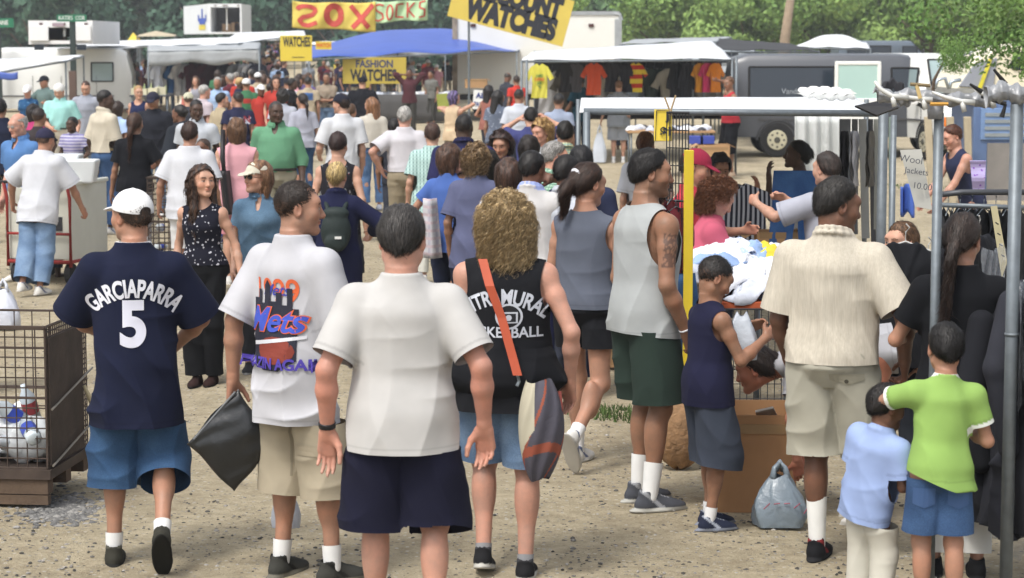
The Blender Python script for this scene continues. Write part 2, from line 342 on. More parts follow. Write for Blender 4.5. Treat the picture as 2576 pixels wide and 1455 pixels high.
def headcols(v,base,C,M,k,sk,hc,fem,stub=0,dark=False,brow=1.0):
    q=((v-C)@M)/k; x,y,z=q[:,0],q[:,1],q[:,2]; c=base.copy(); near=(np.abs(z)<.14)&(np.abs(x)<.12)&(np.abs(y)<.13); sk=np.array(sk)
    def put(m,col,a=1.0): c[m]=c[m]*(1-a)+np.array(col)*a
    if stub: put(near&(z<-.035)&(y>-.02)&~((np.abs(x)<.020)&(z>-.072)&(z<-.048)),sk*np.array((.42,.42,.45)),stub)
    put(near&(y>.078)&(((x/.024)**2+((z+.059)/.0105)**2)<1),sk*np.array((.80,.46,.46)) if not fem else sk*np.array((.85,.50,.50)),.6)
    put(near&(y>.03)&(((np.abs(x)-.046)/.022)**2+((z+.028)/.022)**2<1),sk*np.array((1.06,.82,.80)),.35)
    put(near&(y>.03)&(np.abs(z+.034)<.012)&(np.abs(x)<.017)&(y>.09),sk*np.array((1.06,.84,.82)),.4)
    put(near&(y<.01)&(np.abs(x)>.07)&(np.abs(z)<.035),sk*np.array((1.05,.80,.76)),.45)
    bz=.0245+.004*(1-(np.abs(x)-.033)**2/.0004); put(near&(y>.05)&(np.abs(np.abs(x)-.033)<.020)&(np.abs(z-bz)<.0042),hc,.75*brow)
    ex=(np.abs(x)-.031)/.0125; ez=(z-.0025)/.0048; ey=near&(y>.055)&(ex**2+ez**2<1); put(ey,(.36,.32,.29)); put(ey&(((np.abs(x)-.031)**2+(z-.003)**2)<.0000325),(.03,.02,.012))
    put(near&(y>.055)&(ex**2+((z-.0092)/.0030)**2<1.1),(.03,.02,.02),.65)
    return c
def strands(hv,hq,n,L,w,rng,C,M,k,col,style,seg=4,curl=0.0,lift=.3,keep=None):
    """narrow ribbons rooted all over the hair surface"""
    cen=hv[hq].mean(1); nr=np.cross(hv[hq[:,2]]-hv[hq[:,0]],hv[hq[:,3]]-hv[hq[:,1]]); nr/=np.linalg.norm(nr,axis=1)[:,None]+1e-9
    ok=np.arange(len(cen)) if keep is None else np.nonzero(keep(cen))[0]
    if len(ok)==0: return None
    i=rng.choice(ok,n); p=cen[i]+rng.normal(0,.003,(n,3)); nn=nr[i]
    up,fw=M[:,2],M[:,1]
    if style=='down': base=np.tile((0,0,-1.0),(n,1))-.15*fw
    elif style=='fwd': base=np.tile(fw*.8-up*.15,(n,1))
    else: base=-up*.75-fw*.55+0*p
    base=base+rng.normal(0,.17 if lift<.3 else .28,(n,3)); t=base-nn*(base*nn).sum(1)[:,None]; t/=np.linalg.norm(t,axis=1)[:,None]+1e-9
    t=t+nn*lift; t/=np.linalg.norm(t,axis=1)[:,None]; b=np.cross(nn,t); b/=np.linalg.norm(b,axis=1)[:,None]+1e-9
    LL=L*rng.uniform(.6,1.3,n); ph=rng.uniform(0,6.28,n); V=[]; pos=p.copy(); d=t.copy()
    for j in range(seg+1):
        f=j/seg; wd=w*(1-.75*f)
        off=0
        if curl: off=(b*np.cos(ph+f*11)[:,None]+nn*np.sin(ph+f*11)[:,None])*curl*min(1,f*3)
        bb=b*wd if not curl else (b*np.cos(ph*3+f*6)[:,None]+nn*np.sin(ph*3+f*6)[:,None])*wd
        V.append(pos+off-bb); V.append(pos+off+bb)
        g=np.array((0,0,-1.0)) if style=='down' else -up*.6-fw*.35 if style=='back' else fw*.5-up*.4
        d=d+g*.35-nn*(.10 if not curl else 0); d/=np.linalg.norm(d,axis=1)[:,None]; pos=pos+d*(LL/seg)[:,None]
    V=np.stack(V,1).reshape(-1,3); m=2*(seg+1); o=np.arange(n)*m; Q=np.concatenate([np.stack([o+2*j,o+2*j+1,o+2*j+3,o+2*j+2],1) for j in range(seg)])
    cc=np.repeat(np.array(col)[None]*rng.uniform(.45,1.65,(n,1)),m,0); return V,Q,cc
def hair_prims(st,T,M,k,K,seed):
    """scalp shell with a hairline, plus what hangs from it"""
    th={'buzz':.004,'short':.010,'crop':.004,'bald':.004,'pony':.009,'bun':.009,'bob':.020,'perm':.030,'curly':.045,'long':.016,'tail':.009,'rag':.014}.get(st,.011)
    amp={'perm':.007,'curly':.010,'bob':.004,'long':.003,'rag':.006}.get(st,.0018)
    e=ell(T(0,-.013,.030),(K(.074+th),K(.094+th*(.75 if st in('short','crop','buzz') else 1)),K(.088+th)),M,K(.01)); fn0=e[2]; s=seed*1.3
    fr=f32(60/k)
    def fn(X,Y,Z): return fn0(X,Y,Z)+f32(amp*k)*(np.sin(fr*X+2*np.sin(fr*.6*Z+s))*np.sin(fr*Y+s)+np.sin(fr*1.1*Z+2*np.sin(fr*.7*X+s)))
    c0=T(0,.062,.064) if st not in('perm','curly','bob','long','rag') else T(0,.058,.078); n1=M@np.array((0,.71,-.70)); pl=plane(c0,n1); C1=T(0,-.055,-.04)
    lowz=plane(T(0,-.08,-.080 if st!='buzz' else -.066),M@np.array((0,.18,-1.0)))
    fr_=plane(T(0,.010,.0),M@np.array((0,1.0,-.05)))     # nothing in front of the ears below the temples
    tem=plane(T(0,0,.030),M@np.array((0,0,-1.0)))
    def cut(X,Y,Z):
        a=pl(X,Y,Z); b=np.minimum(fr_(X,Y,Z),tem(X,Y,Z)); r=np.maximum(np.maximum(a,b) if st not in('curly','perm','bob','long') else a,lowz(X,Y,Z)); return r.astype(f32) if hasattr(r,'astype') else r
    tp_=f32((th+.006)*k) if st in('buzz','crop','short','pony','bun','tail','bald','rag') else f32(0)
    def fn2(X,Y,Z):
        d=fn(X,Y,Z)
        return d+tp_*np.exp(np.minimum(cut(X,Y,Z),0)/f32(.016*k)) if tp_>0 else d
    pr=[(e[0]-.02,e[1]+.02,fn2,cut,K(.012),'u')]
    for sgn in(-1,1):
        if st in('short','crop','buzz','pony','bun','tail','bald'): pr.append(ell(T(sgn*.083,-.006,-.008),(K(.022),K(.021),K(.034)),M,K(.004),'s'))
    if st=='bald': pr.append(ell(T(0,.0,.105),(K(.085),K(.105),K(.07)),M,K(.01),'s'))
    A=lambda a,b,ra,rb,kk=.03:pr.append(cone(T(*a),T(*b),K(ra),K(rb),K(kk)))
    if st=='bob':
        for sgn in(-1,1): A((sgn*.062,-.025,.01),(sgn*.062,-.035,-.085),.036,.026)
        A((0,-.075,.0),(0,-.07,-.10),.05,.04,.05)
    if st in('perm','rag'):
        for sgn in(-1,1): A((sgn*.068,-.03,.02),(sgn*.062,-.045,-.065),.036,.028,.05)
        A((0,-.085,.01),(0,-.08,-.09),.05,.036,.05)
    if st=='curly':
        for sgn in(-1,1): A((sgn*.075,-.01,.03),(sgn*.085,-.03,-.12),.052,.045,.06); A((sgn*.05,-.07,-.05),(sgn*.055,-.07,-.155),.06,.045,.06)
        A((0,-.09,.02),(0,-.09,-.155),.07,.05,.06); A((0,-.02,.09),(0,-.05,.06),.06,.06,.05)
    if st=='long':
        for sgn in(-1,1): A((sgn*.066,.0,.0),(sgn*.085,.015,-.20),.030,.024,.04); A((sgn*.085,.015,-.20),(sgn*.095,.03,-.31),.024,.010,.03)
        for x in(-.045,0,.045): A((x,-.07,-.0),(x,-.095,-.27),.042,.026,.05)
    if st=='pony':
        A((0,-.092,.035),(0,-.150,-.03),.026,.030); A((0,-.150,-.03),(0,-.135,-.17),.030,.012)
    if st=='tail':
        A((0,-.10,.02),(0,-.125,-.06),.020,.022); A((0,-.125,-.06),(0,-.14,-.36),.024,.012)
    if st=='bun': pr.append(ell(T(0,-.108,.035),(K(.034),K(.030),K(.032)),M,K(.012)))
    return pr
def person(label,x,yt,yf=None,h=1.7,face=0,sk='#c08a6a',fem=False,kid=False,fat=0.0,belly=0.0,lean=0,side=0,twist=0,head=(0,0,0),L=None,Rr=None,
           poleL=None,poleR=None,palmL=None,palmR=None,curl=.45,curlR=None,fL=None,fR=None,top=None,bot=None,shoe=None,sock=None,hair=('short','#1c1512'),cap=None,group=None,
           stub=0,hk=1.0,Y=None,glasses=None,scr=None,wide=1.0,xtop=None,low=False,nose=1.0,jaw=1.0,ring=None,handdir=None,Lh=None,redarm=0.0,nofeet=False,hipdz=0.0,strap=None,cat=None,necklace=False):
    _seed[0]+=1; sd=_seed[0]; rng=np.random.default_rng(sd)
    nw=len(label.replace(',','').split())
    if nw>16 or nw<4: print('LABEL',nw,label)
    if Y is None: Y=YF(yf) if yf is not None else YF(yt,h)
    if yf is not None and yt is not None: h=ZF(yt,Y)
    s_=FP/(Y*CP); det=2 if s_>390 else (1 if s_>205 else 0); far=s_<140
    kh=(h/1.75)**.42*hk; k=kh*1.0; sc=(h-.233*k)/1.496; fb=1+.24*fat
    cb=(.022 if far else (.017,.012,.009)[det]); ch=(.014 if far else (.009,.0055,.0036)[det]); chd=(.0095,.0055,.0036)[det]; cg=(.019 if far else (.014,.0095,.0065)[det])
    skl=np.array(lin(sk)); hcl=np.array(lin(hair[1])); hip=np.array((0,0,(.93+hipdz)*sc)); Wt=rot(0,-R(lean),0)@rot(0,0,R(side)); U,Vv,Wv=Wt[:,0],Wt[:,1],Wt[:,2]
    tw=R(twist); Us=U*math.cos(tw)+Vv*math.sin(tw); Vs=-U*math.sin(tw)+Vv*math.cos(tw)
    sh={}; el={}; wr={}; shw=(.150 if fem else .170)*sc*wide*(1+.10*fat)
    for key,sg,off,pole in(('L',-1,L,poleL),('R',1,Rr,poleR)):
        off=off if off is not None else (.055,.035,-.515); pole=pole if pole is not None else (.35,-1,-.1)
        sh[key]=hip+Wv*.434*sc+Us*sg*shw; G_=np.stack([Us*sg,Vs,np.array((0,0,1.0))],1)
        tgt=sh[key]+G_@np.array(off)*sc; el[key],wr[key]=ik(sh[key],tgt,.285*sc,.252*sc,G_@np.array(pole))
    hp={}; kn={}; an={}; ft={}
    for key,sg,f in(('L',-1,fL),('R',1,fR)):
        f=f if f is not None else (.10,0,0,0,0); f=tuple(f)+(0,)*(5-len(f)); hp[key]=hip+np.array((sg*.084*sc*fb,0,-.02*sc))
        an[key]=np.array((sg*f[0]*sc,f[1]*sc,.085*sc+f[2]*sc)); kn[key],an[key]=ik(hp[key],an[key],.424*sc,.408*sc,(sg*.10,1,0)); ft[key]=rot(R(f[3])*(-sg),R(f[4]),0)
    neck=hip+Wv*.530*sc; Mh=rot(R(twist),0,0)@rot(R(head[0]),R(head[1])-R(lean)*.15,R(head[2])); C=neck+Wv*.036*sc+np.array((0,0,.105*k))+Vv*.018*k+Mh[:,1]*.012*k
    if lean>50: C=neck+Wv*.125*k
    T=lambda a,b,c:C+Mh@np.array((a,b,c))*k; K=lambda r:r*k
    tab=[list(r) for r in(TORSOF if fem else TORSO)]
    for r in tab:
        r[0]*=sc; q=math.exp(-((r[0]/sc-.14)/.13)**2); r[1]*=sc*fb*(1+.18*belly*q)*(wide if r[0]>.3*sc else 1); r[2]*=sc*fb*(1+.42*belly*q); r[3]=r[3]*sc+.045*belly*q*sc
    if kid:
        for r in tab: r[1]*=.94
    # body
    pr=[loft(hip,U,Vv,Wv,tab,.03,twist=tw/(.47*sc))]
    pr.append(cone(neck-Wv*.03*sc,T(0,-.025,-.045),.058*sc*(1+.15*fat)*(.86 if fem else 1),K(.052*(1+.22*fat)*(.86 if fem or kid else 1)),.03))
    for key,sg in(('L',-1),('R',1)):
        pr+=[cone(neck-Wv*.02*sc,sh[key],.036*sc,.044*sc*fb,.04),cone(hp[key]+np.array((0,-.01*sc,-.01)),kn[key],.077*sc*fb,.050*sc*fb,.04),
             cone(kn[key],an[key],.046*sc*fb,.031*sc*(1+.1*fat),.02),ell((kn[key]*.70+an[key]*.30)+np.array((0,-.020*sc,0)),(.044*sc*fb,.044*sc*fb,.11*sc),None,.04),
             ell(kn[key]+np.array((0,.012*sc,0)),(.045*sc*fb,.042*sc*fb,.055*sc),None,.03)]
        a,e,w=sh[key],el[key],wr[key]; ar=.86 if fem else 1; m=a*.62+e*.38
        pr+=[ell(a-np.array((0,0,.012*sc)),(.053*sc*fb*ar,)*3,None,.03),cone(a,m,.047*sc*fb*ar,.044*sc*fb*ar,.02),cone(m,e,.044*sc*fb*ar,.035*sc*fb*ar,.02),cone(e,e*.66+w*.34,.037*sc*(1+.16*fat)*ar,.0395*sc*(1+.16*fat)*ar,.02),cone(e*.66+w*.34,w,.0395*sc*(1+.16*fat)*ar,.0245*sc*(1+.12*fat)*ar,.02)]
        if shoe is None or nofeet:
            D=ft[key]; pr+=[cone(an[key],an[key]-D[:,2]*.05*sc,.032*sc,.034*sc),ell(an[key]-D[:,2]*.06*sc+D[:,1]*.06*sc,(.038*sc,.10*sc,.024*sc),D,.02)]
    hpz=headprims(C,Mh,k,fem,kid,nose,jaw,fine=not far)
    hs=k*(1.0 if not kid else .97)*(.93 if fem else 1)*(1+.06*fat)*(sc/k)**.5; hand={}
    for key,sg in(('L',-1),('R',1)):
        D=unit(wr[key]-el[key]); hd=(handdir or {}).get(key)
        if hd is not None: D=unit(D*.3+np.array((hd[0]*sg,hd[1],hd[2])))
        pm={'L':palmL,'R':palmR}[key]; pm=np.array((-1.0,0.15,0) if pm is None else pm,float); pm=np.array((pm[0]*sg,pm[1],pm[2])); Nn=unit(pm-D*(pm@D)); Sd=unit(np.cross(Nn,D))*(1 if key=='L' else -1)
        cu=curlR if (key=='R' and curlR is not None) else curl
        hand[key]=(fingers(wr[key]+D*.008*hs,D,Nn,Sd,hs,cu,fl=.45*chd if not far else .011),D,Nn,Sd)
    allp=pr+hpz+hand['L'][0]+hand['R'][0]
    if far: v,F=field(allp,*bounds(allp,.05),cb); parts=[(v,F)]
    else:
        lo,hi=bounds(pr+hand['L'][0]+hand['R'][0],.04); v,F=field(pr+hpz[:2]+hand['L'][0]+hand['R'][0],lo,hi,cb); regs=[]
        hl,hh=T(0,0,-.0),T(0,0,0); hl=C-K(.155); hh=C+K(.155); regs.append((allp,hl,hh,ch))
        for key in'LR':
            if low or s_<165: continue
            w,D=wr[key],hand[key][1]; q=w+D*.095*hs; regs.append((pr+hand[key][0],np.minimum(w,q)-.075*hs,np.maximum(w,q)+.075*hs,chd))
        parts=[]; ce=v[F].mean(1); kp=np.ones(len(F),bool)
        for (_,a,b,c) in regs: kp&=~((ce>a+1.5*c)&(ce<b-1.5*c)).all(1)
        parts.append((v,F[kp]))
        for (pp,a,b,c) in regs: parts.append(field(pp,a,b,c))
    vs=[];fs=[];o=0
    for v,F in parts:
        if len(F)==0: continue
        v,F=compact(v,F); vs.append(v); fs.append(F+o); o+=len(v)
    v=np.concatenate(vs); F=np.concatenate(fs)
    c=np.tile(skl,(len(v),1)); zz=v[:,2]
    if redarm:
        m=np.zeros(len(v))
        for key in'LR': m=np.maximum(m,np.clip(1-np.linalg.norm(v-(el[key]*.6+wr[key]*.4),axis=1)/(.24*sc),0,1))
        m=(np.clip(m*1.6,0,1)*redarm)[:,None]; c=c*(1-m)+c*np.array((1.12,.62,.55))*m
    for key in'LR':                              # palms and knuckles a little pinker
        dd=np.clip(1-np.linalg.norm(v-(wr[key]+hand[key][1]*.09*hs),axis=1)/(.09*hs),0,1)[:,None]; c=c*(1-dd*.5)+c*np.array((1.10,.80,.78))*dd*.5
    if not far or True: c=headcols(v,c,C,Mh,k,skl,hcl,fem,stub)
    root=mk('person',v,[F],mskin(),cols=c); root.location=(XF(x,Y,h*.62 if yf is None else h*.5),Y,gz(XF(x,Y),Y)-.006); root.rotation_euler=(0,0,R(face))
    if xtop is not None: root.location[0]=XF(xtop,Y,h)
    tag(root,label,cat or('child' if kid else 'woman' if fem else 'man'),group)
    J=dict(root=root,sc=sc,k=k,C=C,M=Mh,hip=hip,U=U,V=Vv,Wv=Wv,sh=sh,el=el,wr=wr,hand=hand,kn=kn,an=an,neck=neck,h=h,tab=tab,hs=hs)
    # top
    if top:
        t=dict(t='tee',c='#dddddd',e=.022,hem=-.10,sl=.55,fold=.014,loose=.55,flare=.0); t.update(top); ty=t['t']; e=t['e']*(1 if not kid else .8); col=np.array(lin(t['c'])); col=col*(.74 if col.min()>.45 else 1); g=[list(r) for r in tab]
        hemw=t['hem']*sc; g=[r for r in g if r[0]>-.05*sc]; mx=max(r[1] for r in g if .2*sc<r[0]<.44*sc); mb=max(r[2] for r in g)
        for r in g:
            if r[0]<.34*sc: r[1]=max(r[1],r[1]*(1-t['loose'])+mx*t['loose']); r[2]=max(r[2],r[2]*(1-t['loose'])+mb*t['loose'])
        ge=max(0,((bot or {}).get('e',.014)+.006)-e) if not t.get('tuck') else 0
        for r in g:
            if r[0]<.14*sc: r[1]+=ge; r[2]+=ge
        bl=max(0,t['hem']<.0)*((bot or {}).get('e',.014)+.012)
        for r in g:
            if bl and r[0]<.06*sc: r[1]=max(r[1]+e,.152*sc*fb+bl)-e; r[2]=max(r[2]+e,.096*sc*fb+bl)-e
        b0=g[0]; g=[[hemw-.04*sc,b0[1]*(1.0+t['flare']),b0[2]*(1.0+t['flare']),b0[3]]]+g; hemp=plane(hip+Wv*hemw,-Wv-Vv*t.get('hemtilt',0)-U*t.get('hemside',0)); nk=neck+Vs*.012*sc
        up=plane(neck+Wv*(.012 if ty!='tank' else -.0)*sc,Wv-Vs*.25*(-1 if ty=='back' else 1))
        fo=foldf(sd,t['fold']*(1 if det else 1.4),hemw,.45*sc)
        cutt=hemp; G0=loft(hip,U,Vv,Wv,g,.03,grow=e,caps=(hemw-.03*sc,.56*sc),cut=cutt,twist=tw/(.47*sc),fold=fo); gp=[G0]
        slv=[]
        for key,sg in(('L',-1),('R',1)):
            a,el_,w=sh[key],el[key],wr[key]; ar=.88 if fem else 1
            gp.append(cone(neck-Wv*.030*sc,a,.034*sc,.044*sc*fb+e*.6,.04))
            if ty in('tee','polo','long'):
                sl=t['sl']; 
                if sl<=1: c_=a+(el_-a)*sl; d_=unit(el_-a); e1=a+(el_-a)*min(1,sl+.15)
                else: c_=el_+(w-el_)*(sl-1); d_=unit(w-el_); e1=c_
                pn=plane(c_,d_); r0=.053*sc*fb*ar+e*.65; r1=(.044*sc*fb*ar+e*t.get('slw',1.25))
                if sl<=1: gp.append(cone(a,e1+d_*.03,r0,r1,.035,cut=pn))
                else: gp.append(cone(a,el_,r0,.040*sc*fb*ar+e,.03)); gp.append(cone(el_,c_+d_*.02,.044*sc*fb*ar+e*.9,.03*sc+e*.8,.02,cut=pn))
                slv.append((c_,d_))
        NB=neck+Wv*.02*sc; gp.append(ell(NB+Vs*.02*sc,(.068*sc*(1+.25*fat),.070*sc*(1+.25*fat),.055*sc) if ty!='tank' else (.105*sc,.11*sc,.10*sc),Wt,.01,'s'))
        if ty=='vneck' or t.get('v'): gp.append(cone(NB+Vs*.09*sc,neck+Vs*.12*sc-Wv*.12*sc,.05*sc,.01*sc,.01,'s'))
        if ty=='tank':
            gp.pop(-1); ax=t.get('arm',.095)*sc; nw=t.get('neckw',.085)*sc; sp=(sh['L']+sh['R'])/2
            gp.append(ell(NB+Vs*t.get('scoop',.03)*sc,(nw,.13*sc,t.get('nd',.11)*sc),Wt,.008,'s'))
            for key,sg in(('L',-1),('R',1)): gp.append(ell(sh[key]+Us*sg*(.052 if not fem else .045)*sc-Wv*.045*sc,(ax*.9,ax*1.25,ax*1.45),Wt,.008,'s'))
        if ty in('polo','long') or t.get('collar'):
            for i in range(14):
                a0=i/14*2*PI; 
                if abs(math.sin(a0)-1)<.12: continue
                q=lambda a,rz,rr:NB+(Us*math.cos(a)*1.0+Vs*math.sin(a)*1.12)*rr*sc+Wv*rz*sc-Vs*.0*sc+Wv*(-math.sin(a))*.022*sc
                rr=.066*(1+.2*fat); gp.append(cone(q(a0,.012,rr),q(a0+2*PI/14,.012,rr),.010*sc,.010*sc,.012)); gp.append(cone(q(a0,-.008,rr+.014),q(a0+2*PI/14,-.008,rr+.014),.008*sc,.008*sc,.012))
        v,F=field(gp,*bounds(gp,.02),cg)
        if len(F):
            v,F=compact(v,F); cc=np.tile(col,(len(v),1))
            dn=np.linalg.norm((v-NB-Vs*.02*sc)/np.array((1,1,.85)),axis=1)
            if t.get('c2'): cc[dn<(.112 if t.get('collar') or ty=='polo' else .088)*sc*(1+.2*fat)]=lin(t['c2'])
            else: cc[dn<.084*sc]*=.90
            if t.get('c3'):
                for c_,d_ in slv: m=(np.abs((v-c_)@d_)<.016)&(np.linalg.norm(v-c_,axis=1)<.13*sc); cc[m]=lin(t['c3'])
            for c_,d_ in slv: m=(np.abs((v-c_)@d_+.022)<.0055)&(np.linalg.norm(v-c_,axis=1)<.13*sc); cc[m]*=.82
            if t.get('fn'): cc=t['fn'](v,cc,J)
            hz_=(v-hip)@Wv-hemw; cc[np.abs(hz_-.024)<.0035]*=.84
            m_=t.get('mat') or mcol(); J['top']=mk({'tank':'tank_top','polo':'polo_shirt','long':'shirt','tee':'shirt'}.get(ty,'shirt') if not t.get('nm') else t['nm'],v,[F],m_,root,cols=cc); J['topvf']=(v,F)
    if bot:
        t=dict(t='pants',c='#44506a',e=.014,hem=.96,fold=.009,w=.10); t.update(bot); ty=t['t']; e=t['e']; col=np.array(lin(t['c'])); r1_=(.080*sc*fb*.86+e*.9) if (ty=='short') else 0; g=[list(r) for r in tab if r[0]<.12*sc]; wt=t['w']*sc; wt=min(wt,(top.get('hem',-.10)+.003+.028*bool(top.get('hemtilt') or top.get('hemside')))*sc) if (top and not top.get('tuck')) else wt; upc=plane(hip+Wv*wt,Wv)
        fo=foldf(sd+3,t['fold']*(1 if det else 1.4),-.2,.3,.6); gp=[]
        if ty=='skirt':
            hz=t['hem']; L_=(.93-.08)*sc*hz; g2=[[-L_-.02,g[2][1]*(1+t.get('flare',.25)),g[2][2]*(1+t.get('flare',.25))+.02,0]]+g[2:]
            gp.append(loft(hip,np.array((1.,0,0)),np.array((0,1.,0)),np.array((0,0,1.)),g2,.02,grow=e,caps=(-L_-.02,wt+.02),cut=lambda X,Y_,Z:np.maximum(upc(X,Y_,Z),f32(hip[2]-L_)-Z),fold=fo))
        else:
            gp.append(loft(hip,U,Vv,Wv,[[r[0],r[1],r[2],r[3]] for r in g]+[[.13*sc,g[-1][1],g[-1][2],g[-1][3]]],.035,grow=e,cut=upc,fold=fo))
            cutj=lambda pl:(lambda X,Y_,Z:np.maximum(pl(X,Y_,Z),upc(X,Y_,Z)))
            for key,sg in(('L',-1),('R',1)):
                a,b,c_=hp[key]+np.array((0,-.01*sc,-.01)),kn[key],an[key]; f=t['hem']; wd=t.get('wide',0)
                L1=.51
                fo2=foldf(sd+5+sg,t['fold'],-.2,.3,.9)
                def wrapf(pm):
                    fn=pm[2]; return (pm[0]-.01,pm[1]+.01,lambda X,Y_,Z,fn=fn:fn(X,Y_,Z)+fo2(X,Y_,Z,f32(0)),pm[3],pm[4],pm[5])
                if f<=L1:
                    q=a+(b-a)*(f/L1); d_=unit(b-a); tl=np.array((0,0,-1.0)); d_=unit(d_*.5+tl*.5); gp.append(wrapf(cone(a,a+(b-a)*min(1.15,f/L1+.15),.080*sc*fb+e,max(r1_,(.080-(.080-.050)*f/L1)*sc*fb+e)+wd,.010,cut=cutj(plane(q,d_)))))
                else:
                    q=b+(c_-b)*((f-L1)/(1-L1)); d_=unit(c_-b); gp.append(wrapf(cone(a,b,.080*sc*fb+e,max(r1_,.052*sc*fb+e)+wd,.010,cut=upc))); gp.append(wrapf(cone(b,q+d_*.03,max(r1_,.052*sc*fb+e)+wd,max(r1_,.045*sc+e)+wd,.010,cut=plane(q,d_))))
        v,F=field(gp,*bounds(gp,.03),cg)
        if len(F):
            v,F=compact(v,F); cc=np.tile(col,(len(v),1)); J['bot']=mk(t.get('nm') or{'pants':'trousers','short':'shorts','skirt':'skirt'}[ty],v,[F],t.get('mat') or mcol(),root,cols=cc); J['botvf']=(v,F)
        if t.get('belt'):
            gb=[loft(hip,U,Vv,Wv,[[r[0],r[1],r[2],r[3]] for r in tab],.0,grow=e+.006,caps=(wt-.022,wt+.012))]; v,F=field(gb,*bounds(gb,.03),min(cg,.012)); mk('belt',v,[F],mat('belt',t['belt'],.5),root)
    if shoe and not low:
        for key,sg in(('L',-1),('R',1)):
            a=an[key]; D=ft[key]; Q=lambda p:a+D@np.array(p)*sc
            c0=(.016,.0085,.006)[det]; gp=[ell(Q((0,-.032,-.052)),(.036*sc,.046*sc,.040*sc),D,.03),cone(Q((0,-.01,-.05)),Q((0,.09,-.058)),.035*sc,.036*sc,.03),ell(Q((0,.115,-.062)),(.043*sc,.068*sc,.028*sc),D,.03),
                cone(Q((0,-.018,-.045)),Q((0,-.020,.0)),.034*sc,.038*sc,.02),cone(Q((0,.03,-.02)),Q((0,.075,-.045)),.026*sc,.024*sc,.02),
                ell(Q((0,.045,-.078)),(.047*sc,.150*sc,.020*sc),D,.008),ell(Q((0,-.02,.016)),(.030*sc,.032*sc,.03*sc),D,.006,'s')]
            pz=plane(Q((0,0,-.0845)),D[:,2]); gp.append((Q((0,.05,-.2))-.3,Q((0,.05,-.2))+.3,lambda X,Y_,Z,pz=pz:pz(X,Y_,Z),None,.004,'s')); v,F=field(gp,*bounds(gp,.02),c0)
            if len(F)==0: continue
            lq=((v-a)@D)/sc; cc=np.tile(np.array(lin(shoe[0])),(len(v),1)); sole=lq[:,2]<-.062; cc[sole]=lin(shoe[1])
            if len(shoe)>2: cc[(np.abs(np.abs(lq[:,0])-.034)<.02)&(np.abs((lq[:,1]-.03)*.8+lq[:,2]+.045)<.012)&~sole]=lin(shoe[2]); cc[(np.abs(lq[:,0])<.016)&(lq[:,1]>.02)&(lq[:,1]<.10)&(lq[:,2]>-.05)&(np.sin(lq[:,1]*380)>0)]=lin(shoe[2])
            so_=mk('shoe',v,[F],mcol(),root,cols=cc)
            if sock:
                up_=sock[1]*sc; d=unit(kn[key]-a); gp=[cone(a-d*.02,a+d*(up_+.02),.0365*sc,.036*sc+.012*sc*min(1,sock[1]/.15),cut=plane(a+d*up_,d))]; v,F=field(gp,*bounds(gp,.02),c0)
                if len(F): mk('sock',v,[F],mcol(),root,cols=np.tile(np.array(lin(sock[0])),(len(v),1)))
    # hair
    if hair and hair[0]!='none':
        st=hair[0]; hpn=hair_prims(st,T,Mh,k,K,sd); cH=(.014 if far else (.010,.0075,.0055)[det]); v,F=field(hpn,*bounds(hpn,.03*k),cH)
        if len(F):
            v,F=compact(v,F); hc2=np.array(lin(hair[2])) if len(hair)>2 else hcl; n0=np.sin(v[:,0]*140+np.sin(v[:,2]*60))*.5+.5; cc=hcl*(1-n0[:,None])+hc2*n0[:,None]
            if st in('buzz','crop') or (st=='short' and not fem and not kid):
                qh=((v-C)@Mh)/k; fd=np.clip((.045-qh[:,2])/.075,0,1)[:,None]*(.30 if st=='short' else .55); cc=cc*(1-fd)+skl*.75*fd
            V=[v];Q=[F];CC=[cc]
            if det>=1:
                dn=(0,1500,6500)[det]; pa={'short':(.030,'back',.16,0,4),'crop':(.009,'fwd',.6,0,3),'buzz':(.008,'back',.6,0,2),'bald':(.014,'back',.35,0,3),'pony':(.07,'back',.08,0,5),'bun':(.06,'back',.08,0,5),'bob':(.07,'down',.18,0,5),'perm':(.05,'down',.5,.010,7),'rag':(.05,'down',.3,.004,6),'curly':(.085,'down',.45,.013,9),'long':(.13,'down',.06,.003,7),'tail':(.08,'back',.05,0,5)}.get(st,(.03,'back',.3,0,4))
                if st=='curly': dn=9500 if det==2 else 1500
                if st=='buzz': dn=3500 if det==2 else 500
                r_=strands(v,F,dn,pa[0]*k,((.0013 if st=='curly' else .0018) if det==2 else .0035),rng,C,Mh,k,(hcl+hc2)/2,pa[1],seg=pa[4],curl=pa[3]*k,lift=pa[2],keep=(lambda c:(((c-C)@Mh)[:,2]<K(.06 if cap else 9))&((((c-C)@Mh)[:,1]<K(.035))|(st in('short','crop','buzz')))))
                if r_: V.append(r_[0]); Q.append(r_[1]+len(v)); CC.append(r_[2])
            J['hair']=mk('hair',np.concatenate(V),[np.concatenate(Q)],mhair(),root,cols=np.concatenate(CC))
        if scr:
            cpt={'pony':T(0,-.100,.040),'tail':T(0,-.107,.012)}.get(st,T(0,-.1,.03)); d=Mh@np.array((0,-.8,-.5)); tor=[]
            a1=np.cross(d,(1,0,0)); a1=unit(a1); a2=unit(np.cross(d,a1))
            for i in range(10): q=lambda a:cpt+(a1*math.cos(a)+a2*math.sin(a))*K(.030); tor.append(cone(q(i*PI/5),q((i+1)*PI/5),K(.011),K(.011),.004))
            v,F=field(tor,*bounds(tor,.01),.007 if det else .01); mk('hair_tie',v,[F],mcol(),root,cols=np.tile(lin(scr),(len(v),1)))
